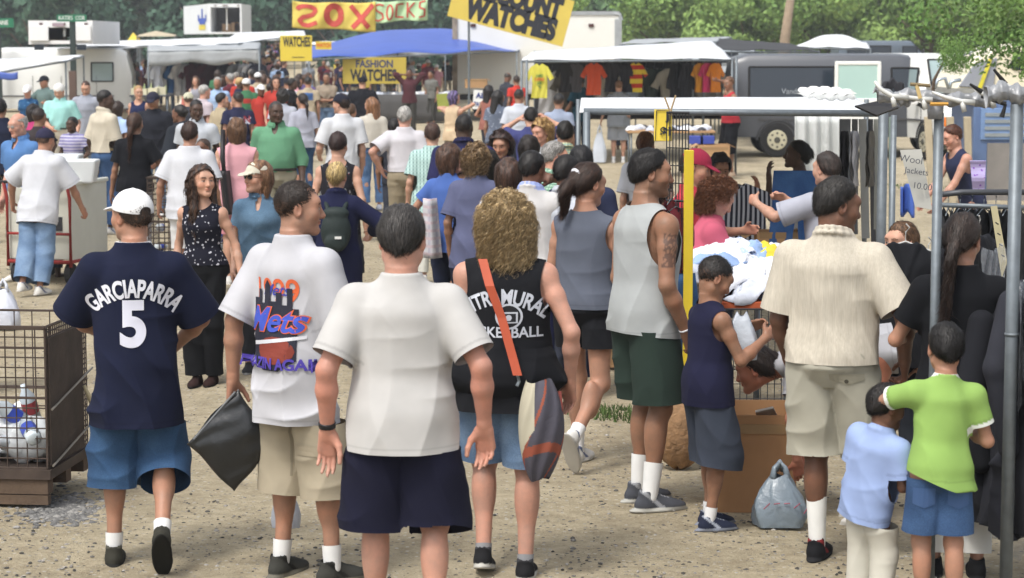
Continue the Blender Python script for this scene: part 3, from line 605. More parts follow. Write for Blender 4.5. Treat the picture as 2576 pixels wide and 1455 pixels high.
    if cap:
        yaw=R(cap[1]) if len(cap)>1 else 0; Mc=Mh@rot(yaw,0,0); T2=lambda a,b,c:C+Mh@np.array((0,-.008,0))*k+Mc@np.array((a,b,c))*k; cH=(.014 if far else (.011,.0075,.005)[det])
        back=abs(yaw)>1.2; e=ell(T2(0,0,.036),(K(.090 if not back else .092),K(.106 if not back else .104),K(.094)),Mc,.01)
        pl=plane(T2(0,.0,.030),Mc@np.array((0,.10,-1.0))); gp=[(e[0],e[1],e[2],pl,.008,'u')]
        gp.append(ell(T2(0,.118,.030 if not back else .02),(K(.068),K(.066),K(.009)),Mc@rot(0,-.26,0),.012)); gp.append(ell(T2(0,0,.128),(K(.009),K(.009),K(.006)),Mc,.003))
        if len(cap)>2 and cap[2]: gp.append(ell(T2(0,-.115,.030),(K(.034),K(.035),K(.026)),Mc,.004,'s'))
        v,F=field(gp,*bounds(gp,.02),cH); v,F=compact(v,F); q=((v-T2(0,0,0))@Mc)/k; cc=np.tile(np.array(lin(cap[0])),(len(v),1)); a_=np.arctan2(q[:,0],q[:,1])
        cc[(np.abs(np.sin(a_*3))<.045)&(q[:,1]<.1)]*=.80
        if len(cap)>3: cc[(q[:,1]>.06)&(np.abs(q[:,0])<.026)&(q[:,2]>.05)&(q[:,2]<.095)&(np.sin(q[:,0]*260)*np.sin(q[:,2]*240)>-.2)]=lin(cap[3])
        J['cap']=mk('baseball_cap',v,[F],mcol(),root,cols=cc)
        if det==2:
            mb=[ell(T2(math.sin(b)*.078,math.cos(b)*.088,.085),(K(.0035),)*3,None,.001) for b in(.5,1.5,2.55,3.7,4.75,5.7)]; v,F=field(mb,*bounds(mb,.01),.003)
            if len(F): mk('eyelet',v,[F],mat('eyelet','#141420',.6),J['cap'])
    if glasses:
        gp=[]
        for s in(-1,1): gp.append(ell(T(s*.033,.093,.004),(K(.026),K(.007),K(.017)),Mh@rot(-s*.25,0,0),.002)); gp.append(cone(T(s*.058,.080,.008),T(s*.080,-.005,.004),K(.003),K(.003),.002))
        gp.append(cone(T(-.012,.099,.008),T(.012,.099,.008),K(.003),K(.003),.002)); v,F=field(gp,*bounds(gp,.01),.0045); mk('glasses',v,[F],mat('glasses',glasses,.15,noise=0),root)
    if ring:
        for (key,f,r,wd,c) in ring:
            a,b=el[key],wr[key]; p=a+(b-a)*f; d=unit(b-a); gp=[cone(p-d*wd,p+d*wd,r*sc,r*sc,.002)]; gp=[(gp[0][0]-.02,gp[0][1]+.02,lambda X,Y_,Z,fn=gp[0][2]:np.maximum(fn(X,Y_,Z),np.maximum(plane(p+d*wd,d)(X,Y_,Z),plane(p-d*wd,-d)(X,Y_,Z))),None,.002,'u')]
            v,F=field(gp,*bounds(gp,.01),.004); mk('wrist_band' if c!='#d8d8dc' else 'bracelet',v,[F],mat('wrist_band',c,.4),root)
    return J
def proj_text(J,items,parent,offset=.004,step=.018,front=False,name='lettering',vf=None,rough=.8):
    """items: (text, size, x0, z0, colour, fn(x,z)->(x,z), shear, bold) laid on the back (or the chest) of the garment, at that garment's own surface"""
    v,F=vf or J['topvf']; bv=BVHTree.FromPolygons([Vector(p) for p in v.tolist()],F.tolist()); out=None
    for it in items:
        txt,size,x0,z0,colr,fn=it[:6]; xs=it[6] if len(it)>6 else 1.0; bold=it[7] if len(it)>7 else .012; shear=it[8] if len(it)>8 else 0
        if isinstance(txt,str):
            cu=bpy.data.curves.new('t','FONT'); cu.body=txt; cu.size=size; cu.offset=bold*size; cu.align_x='CENTER'; cu.shear=shear; cu.space_character=it[9] if len(it)>9 else 1.0
            ob=bpy.data.objects.new('t',cu); COL.objects.link(ob); dg=bpy.context.evaluated_depsgraph_get(); me=bpy.data.meshes.new_from_object(ob.evaluated_get(dg)); bpy.data.objects.remove(ob); bm=bmesh.new(); bm.from_mesh(me)
        else:
            bm=bmesh.new()
            for poly in txt: 
                try: bm.faces.new([bm.verts.new((a,b,0)) for a,b in poly])
                except Exception: pass
        if not bm.verts: continue
        X=[p.co.x for p in bm.verts]; Yc=[p.co.y for p in bm.verts]
        for ax,(a,b) in ((0,(min(X),max(X))),(1,(min(Yc),max(Yc)))):
            q=a+step
            while q<b:
                n=[0,0,0]; n[ax]=1; p=[0,0,0]; p[ax]=q; bmesh.ops.bisect_plane(bm,geom=bm.verts[:]+bm.edges[:]+bm.faces[:],plane_co=p,plane_no=n); q+=step
        sg=1 if not front else -1
        for p in bm.verts:
            a,b=p.co.x*xs,p.co.y
            if fn: a,b=fn(a,b)
            xx,zz=(x0+a)*sg,z0+b; hit=bv.ray_cast(Vector((xx,-sg*1.5,zz)),Vector((0,sg,0)))
            p.co=Vector((xx,(hit[0].y if hit[0] else -sg*.12)-sg*offset,zz))
        me=bpy.data.meshes.new(name); bm.to_mesh(me); bm.free(); me.materials.append(mat('print_ink',colr,.8,noise=.06)); o=bpy.data.objects.new(name,me); COL.objects.link(o); o.parent=parent; offset+=.0012; out=o
    return out
# ---------------------------------------------------------------- setting helpers
class MB:
    def __init__(s): s.v=[];s.f=[];s.m=[]
    def add(s,vs,fs,m=0):
        o=len(s.v); s.v+=[tuple(map(float,p)) for p in vs]; s.f+=[tuple(o+i for i in f) for f in fs]; s.m+=[m]*len(fs); return s
    def box(s,c,d,rz=0,m=0,M=None):
        x,y,z=d[0]/2,d[1]/2,d[2]/2; M=M or Matrix.Rotation(rz,3,'Z'); c=Vector(c)
        vs=[c+M@Vector((a*x,b*y,e*z)) for a in(-1,1) for b in(-1,1) for e in(-1,1)]
        return s.add(vs,[(0,1,3,2),(4,6,7,5),(0,4,5,1),(2,3,7,6),(0,2,6,4),(1,5,7,3)],m)
    def tube(s,pts,r,n=8,m=0,cap=True):
        pts=[Vector(p) for p in pts]; rs=r if isinstance(r,(list,tuple)) else [r]*len(pts); o=len(s.v); up=None
        for i,p in enumerate(pts):
            t=(pts[min(i+1,len(pts)-1)]-pts[max(i-1,0)]).normalized(); a=t.cross(Vector((0,0,1))) if up is None else t.cross(up)
            if a.length<1e-3: a=t.cross(Vector((1,0,0)))
            a.normalize(); b=a.cross(t).normalized(); up=b if False else None
            s.v+=[tuple(p+(a*math.cos(2*PI*j/n)+b*math.sin(2*PI*j/n))*rs[i]) for j in range(n)]
        for i in range(len(pts)-1):
            for j in range(n): s.f.append((o+i*n+j,o+i*n+(j+1)%n,o+(i+1)*n+(j+1)%n,o+(i+1)*n+j)); s.m.append(m)
        if cap: s.f.append(tuple(o+j for j in range(n))[::-1]); s.f.append(tuple(o+(len(pts)-1)*n+j for j in range(n))); s.m+=[m,m]
        return s
    def grid(s,fn,nu,nv,m=0):
        s.add([fn(i/nu,j/nv) for i in range(nu+1) for j in range(nv+1)],[(i*(nv+1)+j,(i+1)*(nv+1)+j,(i+1)*(nv+1)+j+1,i*(nv+1)+j+1) for i in range(nu) for j in range(nv)],m); return s
    def build(s,name,mats,parent=None,smooth=False,bevel=0,solid=0,loc=None,rz=None):
        me=bpy.data.meshes.new(name); me.from_pydata(s.v,[],s.f); me.update()
        for m in (mats if isinstance(mats,(list,tuple)) else [mats]): me.materials.append(m)
        for p,mi in zip(me.polygons,s.m): p.material_index=mi; p.use_smooth=smooth
        o=bpy.data.objects.new(name,me); COL.objects.link(o)
        if parent: o.parent=parent
        if loc is not None: o.location=loc
        if rz is not None: o.rotation_euler=(0,0,rz)
        if solid: md=o.modifiers.new('thick','SOLIDIFY'); md.thickness=solid; md.offset=0
        if bevel: md=o.modifiers.new('bevel','BEVEL'); md.width=bevel; md.segments=2; md.limit_method='ANGLE'
        return o
def YS(s): return FP/s/CP
rnd=random.Random(7)
GALV=mat('galvanised_steel','#6d7479',.5,.45,.15,20); DARKM=mat('dark_metal','#2b2b2d',.6,.3); WHT=mat('white_paint','#dcdcd8',.45,0,.05,1.5); CARD=mat('cardboard','#a98660',.85,0,.10,4)
TARPW=mat('white_tarp','#d9dcdf',.55,0,.04,2,.01,6); BLACKM=mat('black_rubber','#1a1a1b',.8); GLASSD=mat('tinted_glass','#232b35',.12,0,.1,1,spec=.6)
def txt(s,size,mt,parent,loc,rot_,name='lettering',bold=.0,ext=.002,sx=1,sy=1,align='CENTER',wob=0):
    cu=bpy.data.curves.new(name,'FONT'); cu.body=s; cu.size=size; cu.align_x=align; cu.align_y='CENTER'; cu.offset=bold*size; cu.extrude=ext
    ob=bpy.data.objects.new('tmp',cu); COL.objects.link(ob); dg=bpy.context.evaluated_depsgraph_get(); me=bpy.data.meshes.new_from_object(ob.evaluated_get(dg)); bpy.data.objects.remove(ob)
    me.transform(Matrix.Diagonal((sx,sy,1,1))); me.materials.clear(); me.materials.append(mt); o=bpy.data.objects.new(name,me); COL.objects.link(o); o.parent=parent; o.location=loc; o.rotation_euler=rot_
    if sx<0: me.flip_normals()
    return o
# ---------------------------------------------------------------- ground
def ground_mat():
    m,t,b=nodes('sandy_gravel'); tc=N(t,'ShaderNodeTexCoord'); o=tc.outputs['Object']
    n1=N(t,'ShaderNodeTexNoise',Scale=.9,Detail=8.0,Roughness=.65); n2=N(t,'ShaderNodeTexNoise',Scale=9.0,Detail=9.0,Roughness=.75); n3=N(t,'ShaderNodeTexVoronoi',Scale=38.0); n4=N(t,'ShaderNodeTexNoise',Scale=55.0,Detail=4.0,Roughness=.8)
    for q in(n1,n2,n3,n4): t.links.new(o,q.inputs['Vector'])
    c=mixc(t,ramp(t,n1.outputs['Fac'],.32,.68),lin('#b0a389'),lin('#cec1a4')); c=mixc(t,ramp(t,n2.outputs['Fac'],.36,.62),mixc(t,1.0,c,(.70,.68,.66),'MULTIPLY'),c)
    c=mixc(t,ramp(t,n4.outputs['Fac'],.60,.70),c,lin('#d6cdb8')); c=mixc(t,ramp(t,n4.outputs['Fac'],.40,.31),c,lin('#6e6a60'))
    sp=N(t,'ShaderNodeSeparateColor'); t.links.new(n3.outputs['Color'],sp.inputs[0]); st=N(t,'ShaderNodeMath',operation='MULTIPLY'); t.links.new(ramp(t,sp.outputs[0],.72,.76),st.inputs[0]); t.links.new(ramp(t,n3.outputs['Distance'],.42,.30),st.inputs[1])
    c=mixc(t,st.outputs[0],c,mixc(t,ramp(t,sp.outputs[1],.2,.8),lin('#6d6a66'),lin('#c9c3b4'))); t.links.new(c,b.inputs['Base Color']); b.inputs['Roughness'].default_value=.95; b.inputs['Specular IOR Level'].default_value=.15
    n5=N(t,'ShaderNodeTexNoise',Scale=3.2,Detail=3.0); t.links.new(o,n5.inputs['Vector']); m5=N(t,'ShaderNodeMath',operation='MULTIPLY_ADD'); t.links.new(n5.outputs['Fac'],m5.inputs[0]); m5.inputs[1].default_value=3.0; t.links.new(n2.outputs['Fac'],m5.inputs[2]); a=N(t,'ShaderNodeMath',operation='ADD'); t.links.new(m5.outputs[0],a.inputs[0]); t.links.new(n4.outputs['Fac'],a.inputs[1]); bump(t,b,a.outputs[0],.9,.035); return m
def gz(x,y):
    near=0.012*math.sin(x*1.7+y*.6)+.010*math.sin(y*2.3-x*.8)+.006*math.sin(5*x+3*y)
    return near-.012+max(0,min(1,(y-95)/60))**1.5*.85
ys=[4+.35*i for i in range(60)]+[25+1.2*i for i in range(60)]+[98+6*i for i in range(40)]+[350,420,520,700,1000,1500]
xs=[-700,-300,-120,-60]+[-30+1.0*i for i in range(21)]+[-9.5+.4*i for i in range(48)]+[10+1.0*i for i in range(21)]+[60,120,300,700]
g=MB(); g.add([(x,y,gz(x,y)) for y in ys for x in xs],[(j*len(xs)+i,j*len(xs)+i+1,(j+1)*len(xs)+i+1,(j+1)*len(xs)+i) for j in range(len(ys)-1) for i in range(len(xs)-1)])
tag(g.build('ground',ground_mat(),smooth=True),kind='structure')
# loose stones, thicker by the pallet
ico=[(0,0,1),(.89,0,.45),(.28,.85,.45),(-.72,.53,.45),(-.72,-.53,.45),(.28,-.85,.45),(.72,.53,-.2),(-.28,.85,-.2),(-.89,0,-.2),(-.28,-.85,-.2),(.72,-.53,-.2)]
icf=[(0,1,2),(0,2,3),(0,3,4),(0,4,5),(0,5,1),(1,6,2),(2,7,3),(3,8,4),(4,9,5),(5,10,1),(2,6,7),(3,7,8),(4,8,9),(5,9,10),(1,10,6)]
rg=np.random.default_rng(5); ic=np.array(ico); icF=np.array(icf)
def stones(n,fx,r0,r1):
    P_=np.array([fx() for _ in range(n)]); r=rg.uniform(r0,r1,n)*rg.uniform(.4,1,n); V=ic[None]*rg.uniform(.6,1.25,(n,1,3))*r[:,None,None]*np.array((1,1,.6)); a=rg.uniform(0,6.3,n); c,s_=np.cos(a)[:,None],np.sin(a)[:,None]
    V=np.stack([V[:,:,0]*c-V[:,:,1]*s_,V[:,:,0]*s_+V[:,:,1]*c,V[:,:,2]],2)+P_[:,None,:]; F=(np.arange(n)[:,None,None]*len(ic)+icF[None]).reshape(-1,3); cc=np.repeat((rg.uniform(0,1,(n,1))**2*.34+.05)*np.array([[1,.95,.86]]),len(ic),0); return V.reshape(-1,3),F,cc
def near_pt():
    q=rg.uniform(0,1); Y=9.0+q*q*26; X=rg.uniform(-1,1)*.24*Y; return (X,Y,gz(X,Y))
a=stones(15000,near_pt,.005,.016)
def pal_pt():
    px,py=155+rg.normal(0,55),1275+rg.normal(0,22)
    if px<60 and rg.uniform()<.6: px+=130
    x,y,_=G(px,max(1205,py)); return (x,y,gz(x,y)+.0)
b_=stones(1300,pal_pt,.010,.030); o=len(a[0]); tag(mk('gravel',np.concatenate([a[0],b_[0]]),[np.concatenate([a[1],b_[1]+o])],mcol(),cols=np.concatenate([a[2],b_[2]*.5+.09]),smooth=False),'loose gravel and small stones scattered over the sandy ground','gravel',kind='stuff')
# grass tufts
def tufts(name,spots,n,h,c,lab):
    V=[];F=[];CC=[];c=np.array(lin(c)); o=0
    for (x,y,r) in spots:
        for i in range(n):
            a=rg.uniform(0,6.28); d=r*math.sqrt(rg.uniform()); bx,by=x+d*math.cos(a)*1.6,y+d*math.sin(a); hh=h*rg.uniform(.5,1.2); w=.006; t=rg.uniform(0,6.28); dx,dy=math.cos(t)*w,math.sin(t)*w; lx,ly=rg.normal(0,hh*.4,2)
            z=gz(bx,by); V+=[(bx-dx,by-dy,z),(bx+dx,by+dy,z),(bx+lx+dx*.3,by+ly,z+hh)]; F.append((o,o+1,o+2)); o+=3; k=rg.uniform(.6,1.5); CC+=[c*k]*3
    tag(mk(name,V,[F],mcol(),cols=np.array(CC),smooth=False),lab,'grass',kind='stuff')
sp=[]
for (px,py,r) in((1530,1035,.25),(1620,1045,.3),(1700,1050,.2),(1090,275,1.2),(1170,285,1.0),(1050,300,.8),(2265,470,.6)): x,y,_=G(px,py); sp.append((x,y,r))
tufts('grass',sp,420,.045,'#46582f','short green grass tufts growing in patches on the sandy lot')
# ---------------------------------------------------------------- trees
def leafm(name,c1,c2):
    m,t,b=nodes(name); a=N(t,'ShaderNodeAttribute',attribute_name='Col'); t.links.new(a.outputs['Color'],b.inputs['Base Color']); b.inputs['Roughness'].default_value=.7; b.inputs['Specular IOR Level'].default_value=.2; return m
LEAF=leafm('leaves',0,0); BARK=mat('bark','#5a4c3f',.9,0,.25,3,.03,12)
def crown(seed,n,rx,rz,cz,c1,c2,leaf,lob=9):
    r=np.random.default_rng(seed); L_=[(r.normal(0,rx*.42),r.normal(0,rx*.42),cz+r.uniform(-.75,.85)*rz,rx*r.uniform(.32,.55)) for _ in range(lob)]; w=np.array([l[3]**2 for l in L_]); w/=w.sum()
    i=r.choice(lob,n,p=w); Lq=np.array(L_)[i]; d=r.normal(0,1,(n,3)); d/=np.linalg.norm(d,axis=1)[:,None]; rad=Lq[:,3]*(r.uniform(.55,1.12,n)); c=Lq[:,:3]+d*rad[:,None]*np.array((1,1,.8))
    nrm=d+r.normal(0,.6,(n,3)); nrm/=np.linalg.norm(nrm,axis=1)[:,None]; t=np.cross(nrm,r.normal(0,1,(n,3))); t/=np.linalg.norm(t,axis=1)[:,None]; b=np.cross(nrm,t); s=leaf*r.uniform(.5,1.3,(n,1))
    V=np.stack([c-t*s,c-b*s*.55,c+t*s,c+b*s*.55],1).reshape(-1,3); F=np.arange(4*n).reshape(-1,4); q=r.uniform(0,1,(n,1)); lq=(np.array([math.sin(l*2.1)*.5+.5 for l in range(lob)])[i])[:,None]; q=np.clip(q*.5+lq*.5,0,1)
    cc=np.repeat(np.array(lin(c1))*(1-q)+np.array(lin(c2))*q,4,0); return V,F,cc
TREES={}
def tree(kind,x,y,sc,rz,lab,grp,z=None):
    if kind not in TREES:
        pr={'dark':(11,9000,4.6,5.2,8.0,'#2c4032','#475f44',.34,18),'mid':(12,9000,4.2,4.2,6.2,'#466240','#6c8858',.28,16),'bright':(13,11000,3.2,2.4,3.2,'#567538','#90a95e',.15,16),'bush':(14,3200,2.6,1.3,1.5,'#4a6c30','#86a35c',.20,10),'fir':(15,5000,2.0,2.4,3.0,'#2f4a3a','#486450',.16,9),'near':(16,3600,1.0,.62,.0,'#43632f','#7a9854',.042,9)}[kind]
        v,F,cc=crown(*pr); cr=mk('crown',v,[F],LEAF,cols=cc,smooth=False); tb=MB(); H=pr[4]
        if kind!='near':
            tb.tube([(0,0,-.6),(0,0,H*.4),(.1,.1,H*.8)],[H*.045,H*.035,H*.02],8)
            for k in range(6): a=k*1.05; tb.tube([(0,0,H*(.35+.06*k)),(math.cos(a)*pr[2]*.35,math.sin(a)*pr[2]*.35,H*(.65+.06*k)),(math.cos(a)*pr[2]*.6,math.sin(a)*pr[2]*.6,H*(.85+.06*k))],[H*.018,H*.012,H*.005],6)
        else: tb.tube([(1.3,.2,-2.4),(1.2,.1,-1.0),(.5,0,0)],[.09,.07,.03],7)
        tr=tb.build('trunk',BARK,smooth=True); TREES[kind]=(cr,tr); first=True
    else: first=False
    root=empty('tree' if kind not in('bush','near') else 'bush' if kind=='bush' else 'tree',(x,y,gz(x,y)-.1 if z is None else z),rz,lab,'tree' if kind!='bush' else 'bush',grp); root.scale=(sc,)*3
    for q in TREES[kind]:
        c=q if first else q.copy()
        if not first: COL.objects.link(c)
        c.parent=root
    return root
# far wood (one mass) behind, then single trees
v,F,cc=[],[],[]; o=0
for k in range(92):
    a=crown(100+k,1300,6.5,6.5,8.5,'#2e4236','#445a47',.6,8); X=-62+(k%46)*2.9+rnd.uniform(-1,1); Yk=215+rnd.uniform(0,22) if k<46 else 196+rnd.uniform(0,10); v.append(a[0]+np.array((X,Yk,1.5 if k<46 else -5.5))); F.append(a[1]+o); o+=len(a[0]); cc.append(a[2])
tag(mk('far_wood',np.concatenate(v),[np.concatenate(F)],LEAF,cols=np.concatenate(cc),smooth=False),'dark wood closing the lot in the far distance','wood',kind='stuff')
TL=[('dark',-12+ -28,178,1.1,'left frame edge behind the van roofs'),('dark',-34,170,1.15,'above the open step van'),('dark',-29,176,1.05,'right of the street sign'),('dark',-23,182,1.0,'left of the grey barn roof'),('fir',-17.0,158,1.35,'in front of the grey barn roof'),
 ('dark',-12.5,172,1.15,'above the yellow banner'),('dark',-7,176,1.05,'above the green banner'),('mid',-1.5,170,1.1,'behind the left end of the white trailer'),('mid',4.0,165,1.1,'behind the right end of the white trailer'),
 ('mid',10.0,160,1.05,'right of the white trailer'),('mid',15.5,165,1.15,'above the T-shirt stall'),('mid',21,160,1.1,'behind the leaning dead trunk'),('dark',27,168,1.0,'above the grey van roof'),('mid',32,160,1.05,'above the white van'),('mid',38,158,1.1,'at the right frame edge'),('dark',6.5,185,1.2,'in the gap over the T-shirt stall'),('dark',35,185,1.2,'farthest back over the camper')]
for (k,x,y,sc,w) in TL: tree(k,x,y,sc,rnd.uniform(0,6),{'dark':'tall dark green tree ','mid':'tall mid green tree ','fir':'small rounded bluish green tree '}[k]+w,'trees behind the lot')
for i,(x,y,sc) in enumerate(((-36,150,1.9),(-30.5,148,2.0),(-25.5,152,1.8),(-19.5,150,2.0),(-11,152,1.7),(-6,150,1.8),(0,150,1.9))): tree('fir',x,y,sc,i*1.3,'dark rounded bush in the low row under the tall dark trees, '+['first','second','third','fourth','fifth','sixth','seventh'][i]+' from left','dark bushes under the tall trees',z=-2.2)
BR=[('bright',7.5,118,1.0,'just right of the white trailer'),('bright',11.5,112,.95,'over the left half of the T-shirt stall'),('bright',15.5,116,1.05,'over the right half of the T-shirt stall'),('bright',20.5,112,1.0,'behind the rear of the grey van'),('bright',24.5,108,.9,'behind the middle of the grey van'),('bright',13.5,126,1.3,'set back between two lighter bushes'),('bright',27,116,1.15,'behind the parked dark car'),('bright',22,128,1.4,'behind the leaning dead trunk')]
for (k,x,y,sc,w) in BR: tree(k,x,y,sc,rnd.uniform(0,6),'low light green leafy tree '+w,'light green trees along the lot edge')
t=tree('near',*W(2500,70,30)[:2],.95,.4,'leafy green branch tree hanging over the camper at right',None,z=ZF(62,30)); t=tree('near',*W(2400,135,28)[:2],.30,2.0,'small sprig of leaves hanging beside the white van windscreen',None,z=ZF(140,28))
x,y,z=W(1975,95,100); db=MB(); db.tube([(x-.1,y,-.3+1.0),(x,y,z),(x+.4,y,ZF(0,100)+1.5)],[.30,.22,.15],9).build('dead_trunk',mat('pale_bark','#8d7c68',.9,0,.2,4),smooth=True); tag(bpy.data.objects['dead_trunk'],'bare pale tree trunk leaning right above the T-shirt stall','tree trunk')
# barn
bn=empty('barn',(XF(655,200,5),200,gz(0,200)),0,'grey roofed barn half hidden behind the trees','barn'); q=MB(); q.add([(-7,0,4.0),(8,0,4.0),(8,6,8.5),(-7,6,8.5)],[(0,1,2,3)]); q.add([(8,0,4.0),(8,12,4.0),(8,6,8.5)],[(0,1,2)]); q.build('roof',mat('grey_roof','#6f7478',.8),bn); MB().box((.5,6,2),(14.6,11.6,4)).build('wall',mat('barn_wall','#5c5f60',.85),bn)
# ---------------------------------------------------------------- vehicles
def vehicle(name,label,cat,loc,rz,paint,L_=5.2,Wd=1.0,H=2.08,hood=True,win='tint',rim='#b8b4a0',side=True,opendoor=False,group=None,base=.42,zr=0):
    root=empty(name,loc,rz,label,cat,group); pm=mat('paint',paint,.32,0,.05,1.2,spec=.5)
    if hood: st=[(-L_/2,H*.80,.92),(-L_/2+.06,H*.955,.96),(-L_/2+.35,H,1),(L_/2-1.75,H,1),(L_/2-1.55,H*.985,1),(L_/2-.95,H*.60,.98),(L_/2-.85,H*.565,.98),(L_/2-.15,H*.50,.95),(L_/2,H*.43,.90)]
    else: st=[(-L_/2,H*.93,.95),(-L_/2+.08,H*.985,1),(-L_/2+.3,H,1),(L_/2-.4,H,1),(L_/2-.15,H*.95,.98),(L_/2,H*.7,.95),(L_/2+.02,H*.45,.93)]
    def hw(z,zt,k): return Wd*k*(1-.03*max(0,1-(z-base)/.5)-.15*max(0,(z-1.15)/1.2)**1.4)
    b=MB(); n=12
    for (x,zt,k) in st:
        ring=[]; zs=[base,base+.12,.85,1.15,min(1.5,zt-.28),zt-.16,zt-.05,zt]; zs=[min(q,zt-.01*(8-i)) for i,q in enumerate(zs)]
        for i,z in enumerate(zs):
            w=hw(z,zt,k)*(1,1,1,1,1,1,.93,.74)[i]; ring.append((x,-w,z))
        ring=ring+[(x,-p[1],p[2]) for p in ring[::-1]]; b.v+=ring
    m=16
    for i in range(len(st)-1):
        for j in range(m): b.f.append((i*m+j,i*m+(j+1)%m,(i+1)*m+(j+1)%m,(i+1)*m+j)[::-1]); b.m.append(0)
    b.f.append(tuple(range(m))); b.f.append(tuple((len(st)-1)*m+j for j in range(m))[::-1]); b.m+=[0,0]
    bo=b.build('body',pm,root,smooth=True); md=bo.modifiers.new('e','EDGE_SPLIT'); md.split_angle=R(35)
    gl=GLASSD if win=='tint' else mat('van_glass','#93a5a6',.1,0,.1,1,spec=.6)
    def sidewin(x0,x1,z0,z1,sg,nm='side_window',off=.012):
        q=MB(); 
        def P_(x,z): return (x,sg*(hw(z,H,1)+off),z)
        fr=.045; q.add([P_(x0,z0),P_(x1,z0),P_(x1,z1),P_(x0,z1)],[(0,1,2,3) if sg<0 else (3,2,1,0)]); w=q.build(nm,gl,root)
        f=MB()
        for a,c in(((x0,z0),(x1,z0)),((x1,z0),(x1,z1)),((x1,z1),(x0,z1)),((x0,z1),(x0,z0))): f.tube([P_(*a),P_(*c)],.022,6)
        f.build('window_seal',BLACKM,w)
    if side:
        for sg in(-1,1):
            if hood: sidewin(-L_/2+.35,-L_/2+2.15,H*.56,H*.87,sg); sidewin(L_/2-1.95,L_/2-1.35,H*.60,H*.86,sg,'door_window')
            else: sidewin(L_/2-1.2,L_/2-.55,H*.55,H*.8,sg,'door_window')
            q=MB()
            for x in(-L_/2+2.35,L_/2-2.1,L_/2-1.05): q.box((x,sg*(hw(1.0,H,1)+.002),.98),(.012,.01,.85))
            q.box((0,sg*(hw(.9,H,1)+.004),.80),(L_*.8,.02,.035)); q.build('door_seam',mat('seam','#4a4a4c',.7),root); MB().box((L_/2-2.0,sg*(hw(1.05,H,1)+.02),1.08),(.14,.03,.04)).build('door_handle',DARKM,root)
    if hood:
        w=MB(); z0,z1=H*.605,H*.93; x0,x1=L_/2-.93,L_/2-1.50; q=[(x0,-.80*Wd,z0),(x0,.80*Wd,z0),(x1,.68*Wd,z1),(x1,-.68*Wd,z1)]; nx=Vector((z1-z0,0,x0-x1)).normalized()*.035; w.add([(p[0]+nx.x,p[1],p[2]+nx.z) for p in q],[(0,1,2,3)]); wo=w.build('windscreen',gl,root)
        f=MB(); pp=[(p[0]+nx.x,p[1],p[2]+nx.z) for p in q]; [f.tube([pp[i],pp[(i+1)%4]],.025,6) for i in range(4)]; f.tube([(pp[0][0]+.02,-.5,z0+.02),(pp[0][0]-.16,.05,z0+.24)],.012,5); f.build('window_seal',BLACKM,wo)
        MB().box((L_/2+.005,0,.80),(.05,1.05*Wd,.26)).build('grille',mat('grille','#3a3a3c',.5,.4),root)
        for sg in(-1,1):
            MB().box((L_/2+.005,sg*.66*Wd,.80),(.06,.30,.22)).build('headlight',mat('lamp_glass','#c9ced2',.15,.2),root,bevel=.02); MB().box((L_/2-.03,sg*.87*Wd,.80),(.09,.11,.20)).build('indicator',mat('amber_lens','#d8741c',.3),root,bevel=.02)
            mi=MB(); mi.box((L_/2-1.15,sg*(Wd+.15),1.25),(.10,.20,.26)); mi.tube([(L_/2-1.15,sg*(Wd-.08),1.15),(L_/2-1.15,sg*(Wd+.10),1.2)],.02,6); mi.build('mirror',DARKM if paint!='#dfe0dc' else WHT,root,bevel=.02)
    for x in(-L_/2-.03,L_/2+.06): MB().box((x,0,.52),(.12,Wd*1.92,.17)).build('bumper',mat('bumper','#46484c',.5,.3) if hood else DARKM,root,bevel=.03)
    for x in(-L_/2+.95,L_/2-.85):
        for sg in(-1,1):
            t=MB(); c=(x,sg*(Wd-.14),.36); t.tube([(x,sg*(Wd-.27),.36),(x,sg*(Wd-.255),.36),(x,sg*(Wd+.005),.36),(x,sg*(Wd+.015),.36)],[.31,.36,.36,.31],28); tw=t.build('wheel',BLACKM,root,smooth=False)
            r=MB(); r.tube([(x,sg*(Wd+.010),.36),(x,sg*(Wd+.030),.36)],[.215,.20],24); r.tube([(x,sg*(Wd+.02),.36),(x,sg*(Wd+.05),.36)],[.07,.06],14,m=1)
            for k in range(8): a=k*PI/4; r.tube([(x+.145*math.cos(a),sg*(Wd+.02),.36+.145*math.sin(a)),(x+.145*math.cos(a),sg*(Wd+.034),.36+.145*math.sin(a))],.026,8,m=1)
            r.build('rim',[mat('rim',rim,.4,.3),mat('rim_dark','#55544e',.5,.4)],tw)
            ar=MB(); ar.grid(lambda u,v_,x=x,sg=sg:(x+(.40+.05*v_)*math.cos(u*PI),sg*(Wd*.985+.012+.012*(1-v_)),.36+(.40+.05*v_)*math.sin(u*PI)),16,1); ar.build('wheel_arch',mat('arch','#2c2d30',.7),root,solid=.02)
    return root
xg,yg,_=G(2140,398); GV=vehicle('van','dark grey van parked side on behind the stalls with a tinted window','van',(XF(2155,YF(395),0),YF(395)+.9,0),R(0),'#4a4d53',L_=5.3,H=2.18,rim='#c2bda4')
q=MB(); 
txt('Vandura',.16,mat('faded_paint','#9aa0a6',.6),GV,(-1.35,-1.0,1.38),(PI/2,0,0))
WV=vehicle('van','white van facing the camera with an orange indicator beside the right racks','van',(XF(2392,YF(400),0),YF(400)+1.6,0),R(-77),'#dfe0dc',L_=4.9,Wd=.98,H=2.18,win='clear')
dr=MB(); dr.box((0,0,.55),(.95,.06,1.05)); dr.box((-.44,0,1.42),(.08,.06,.72)); dr.box((.44,0,1.42),(.08,.06,.72)); dr.box((0,0,1.80),(.95,.06,.08)); Yd=YF(400)-.15
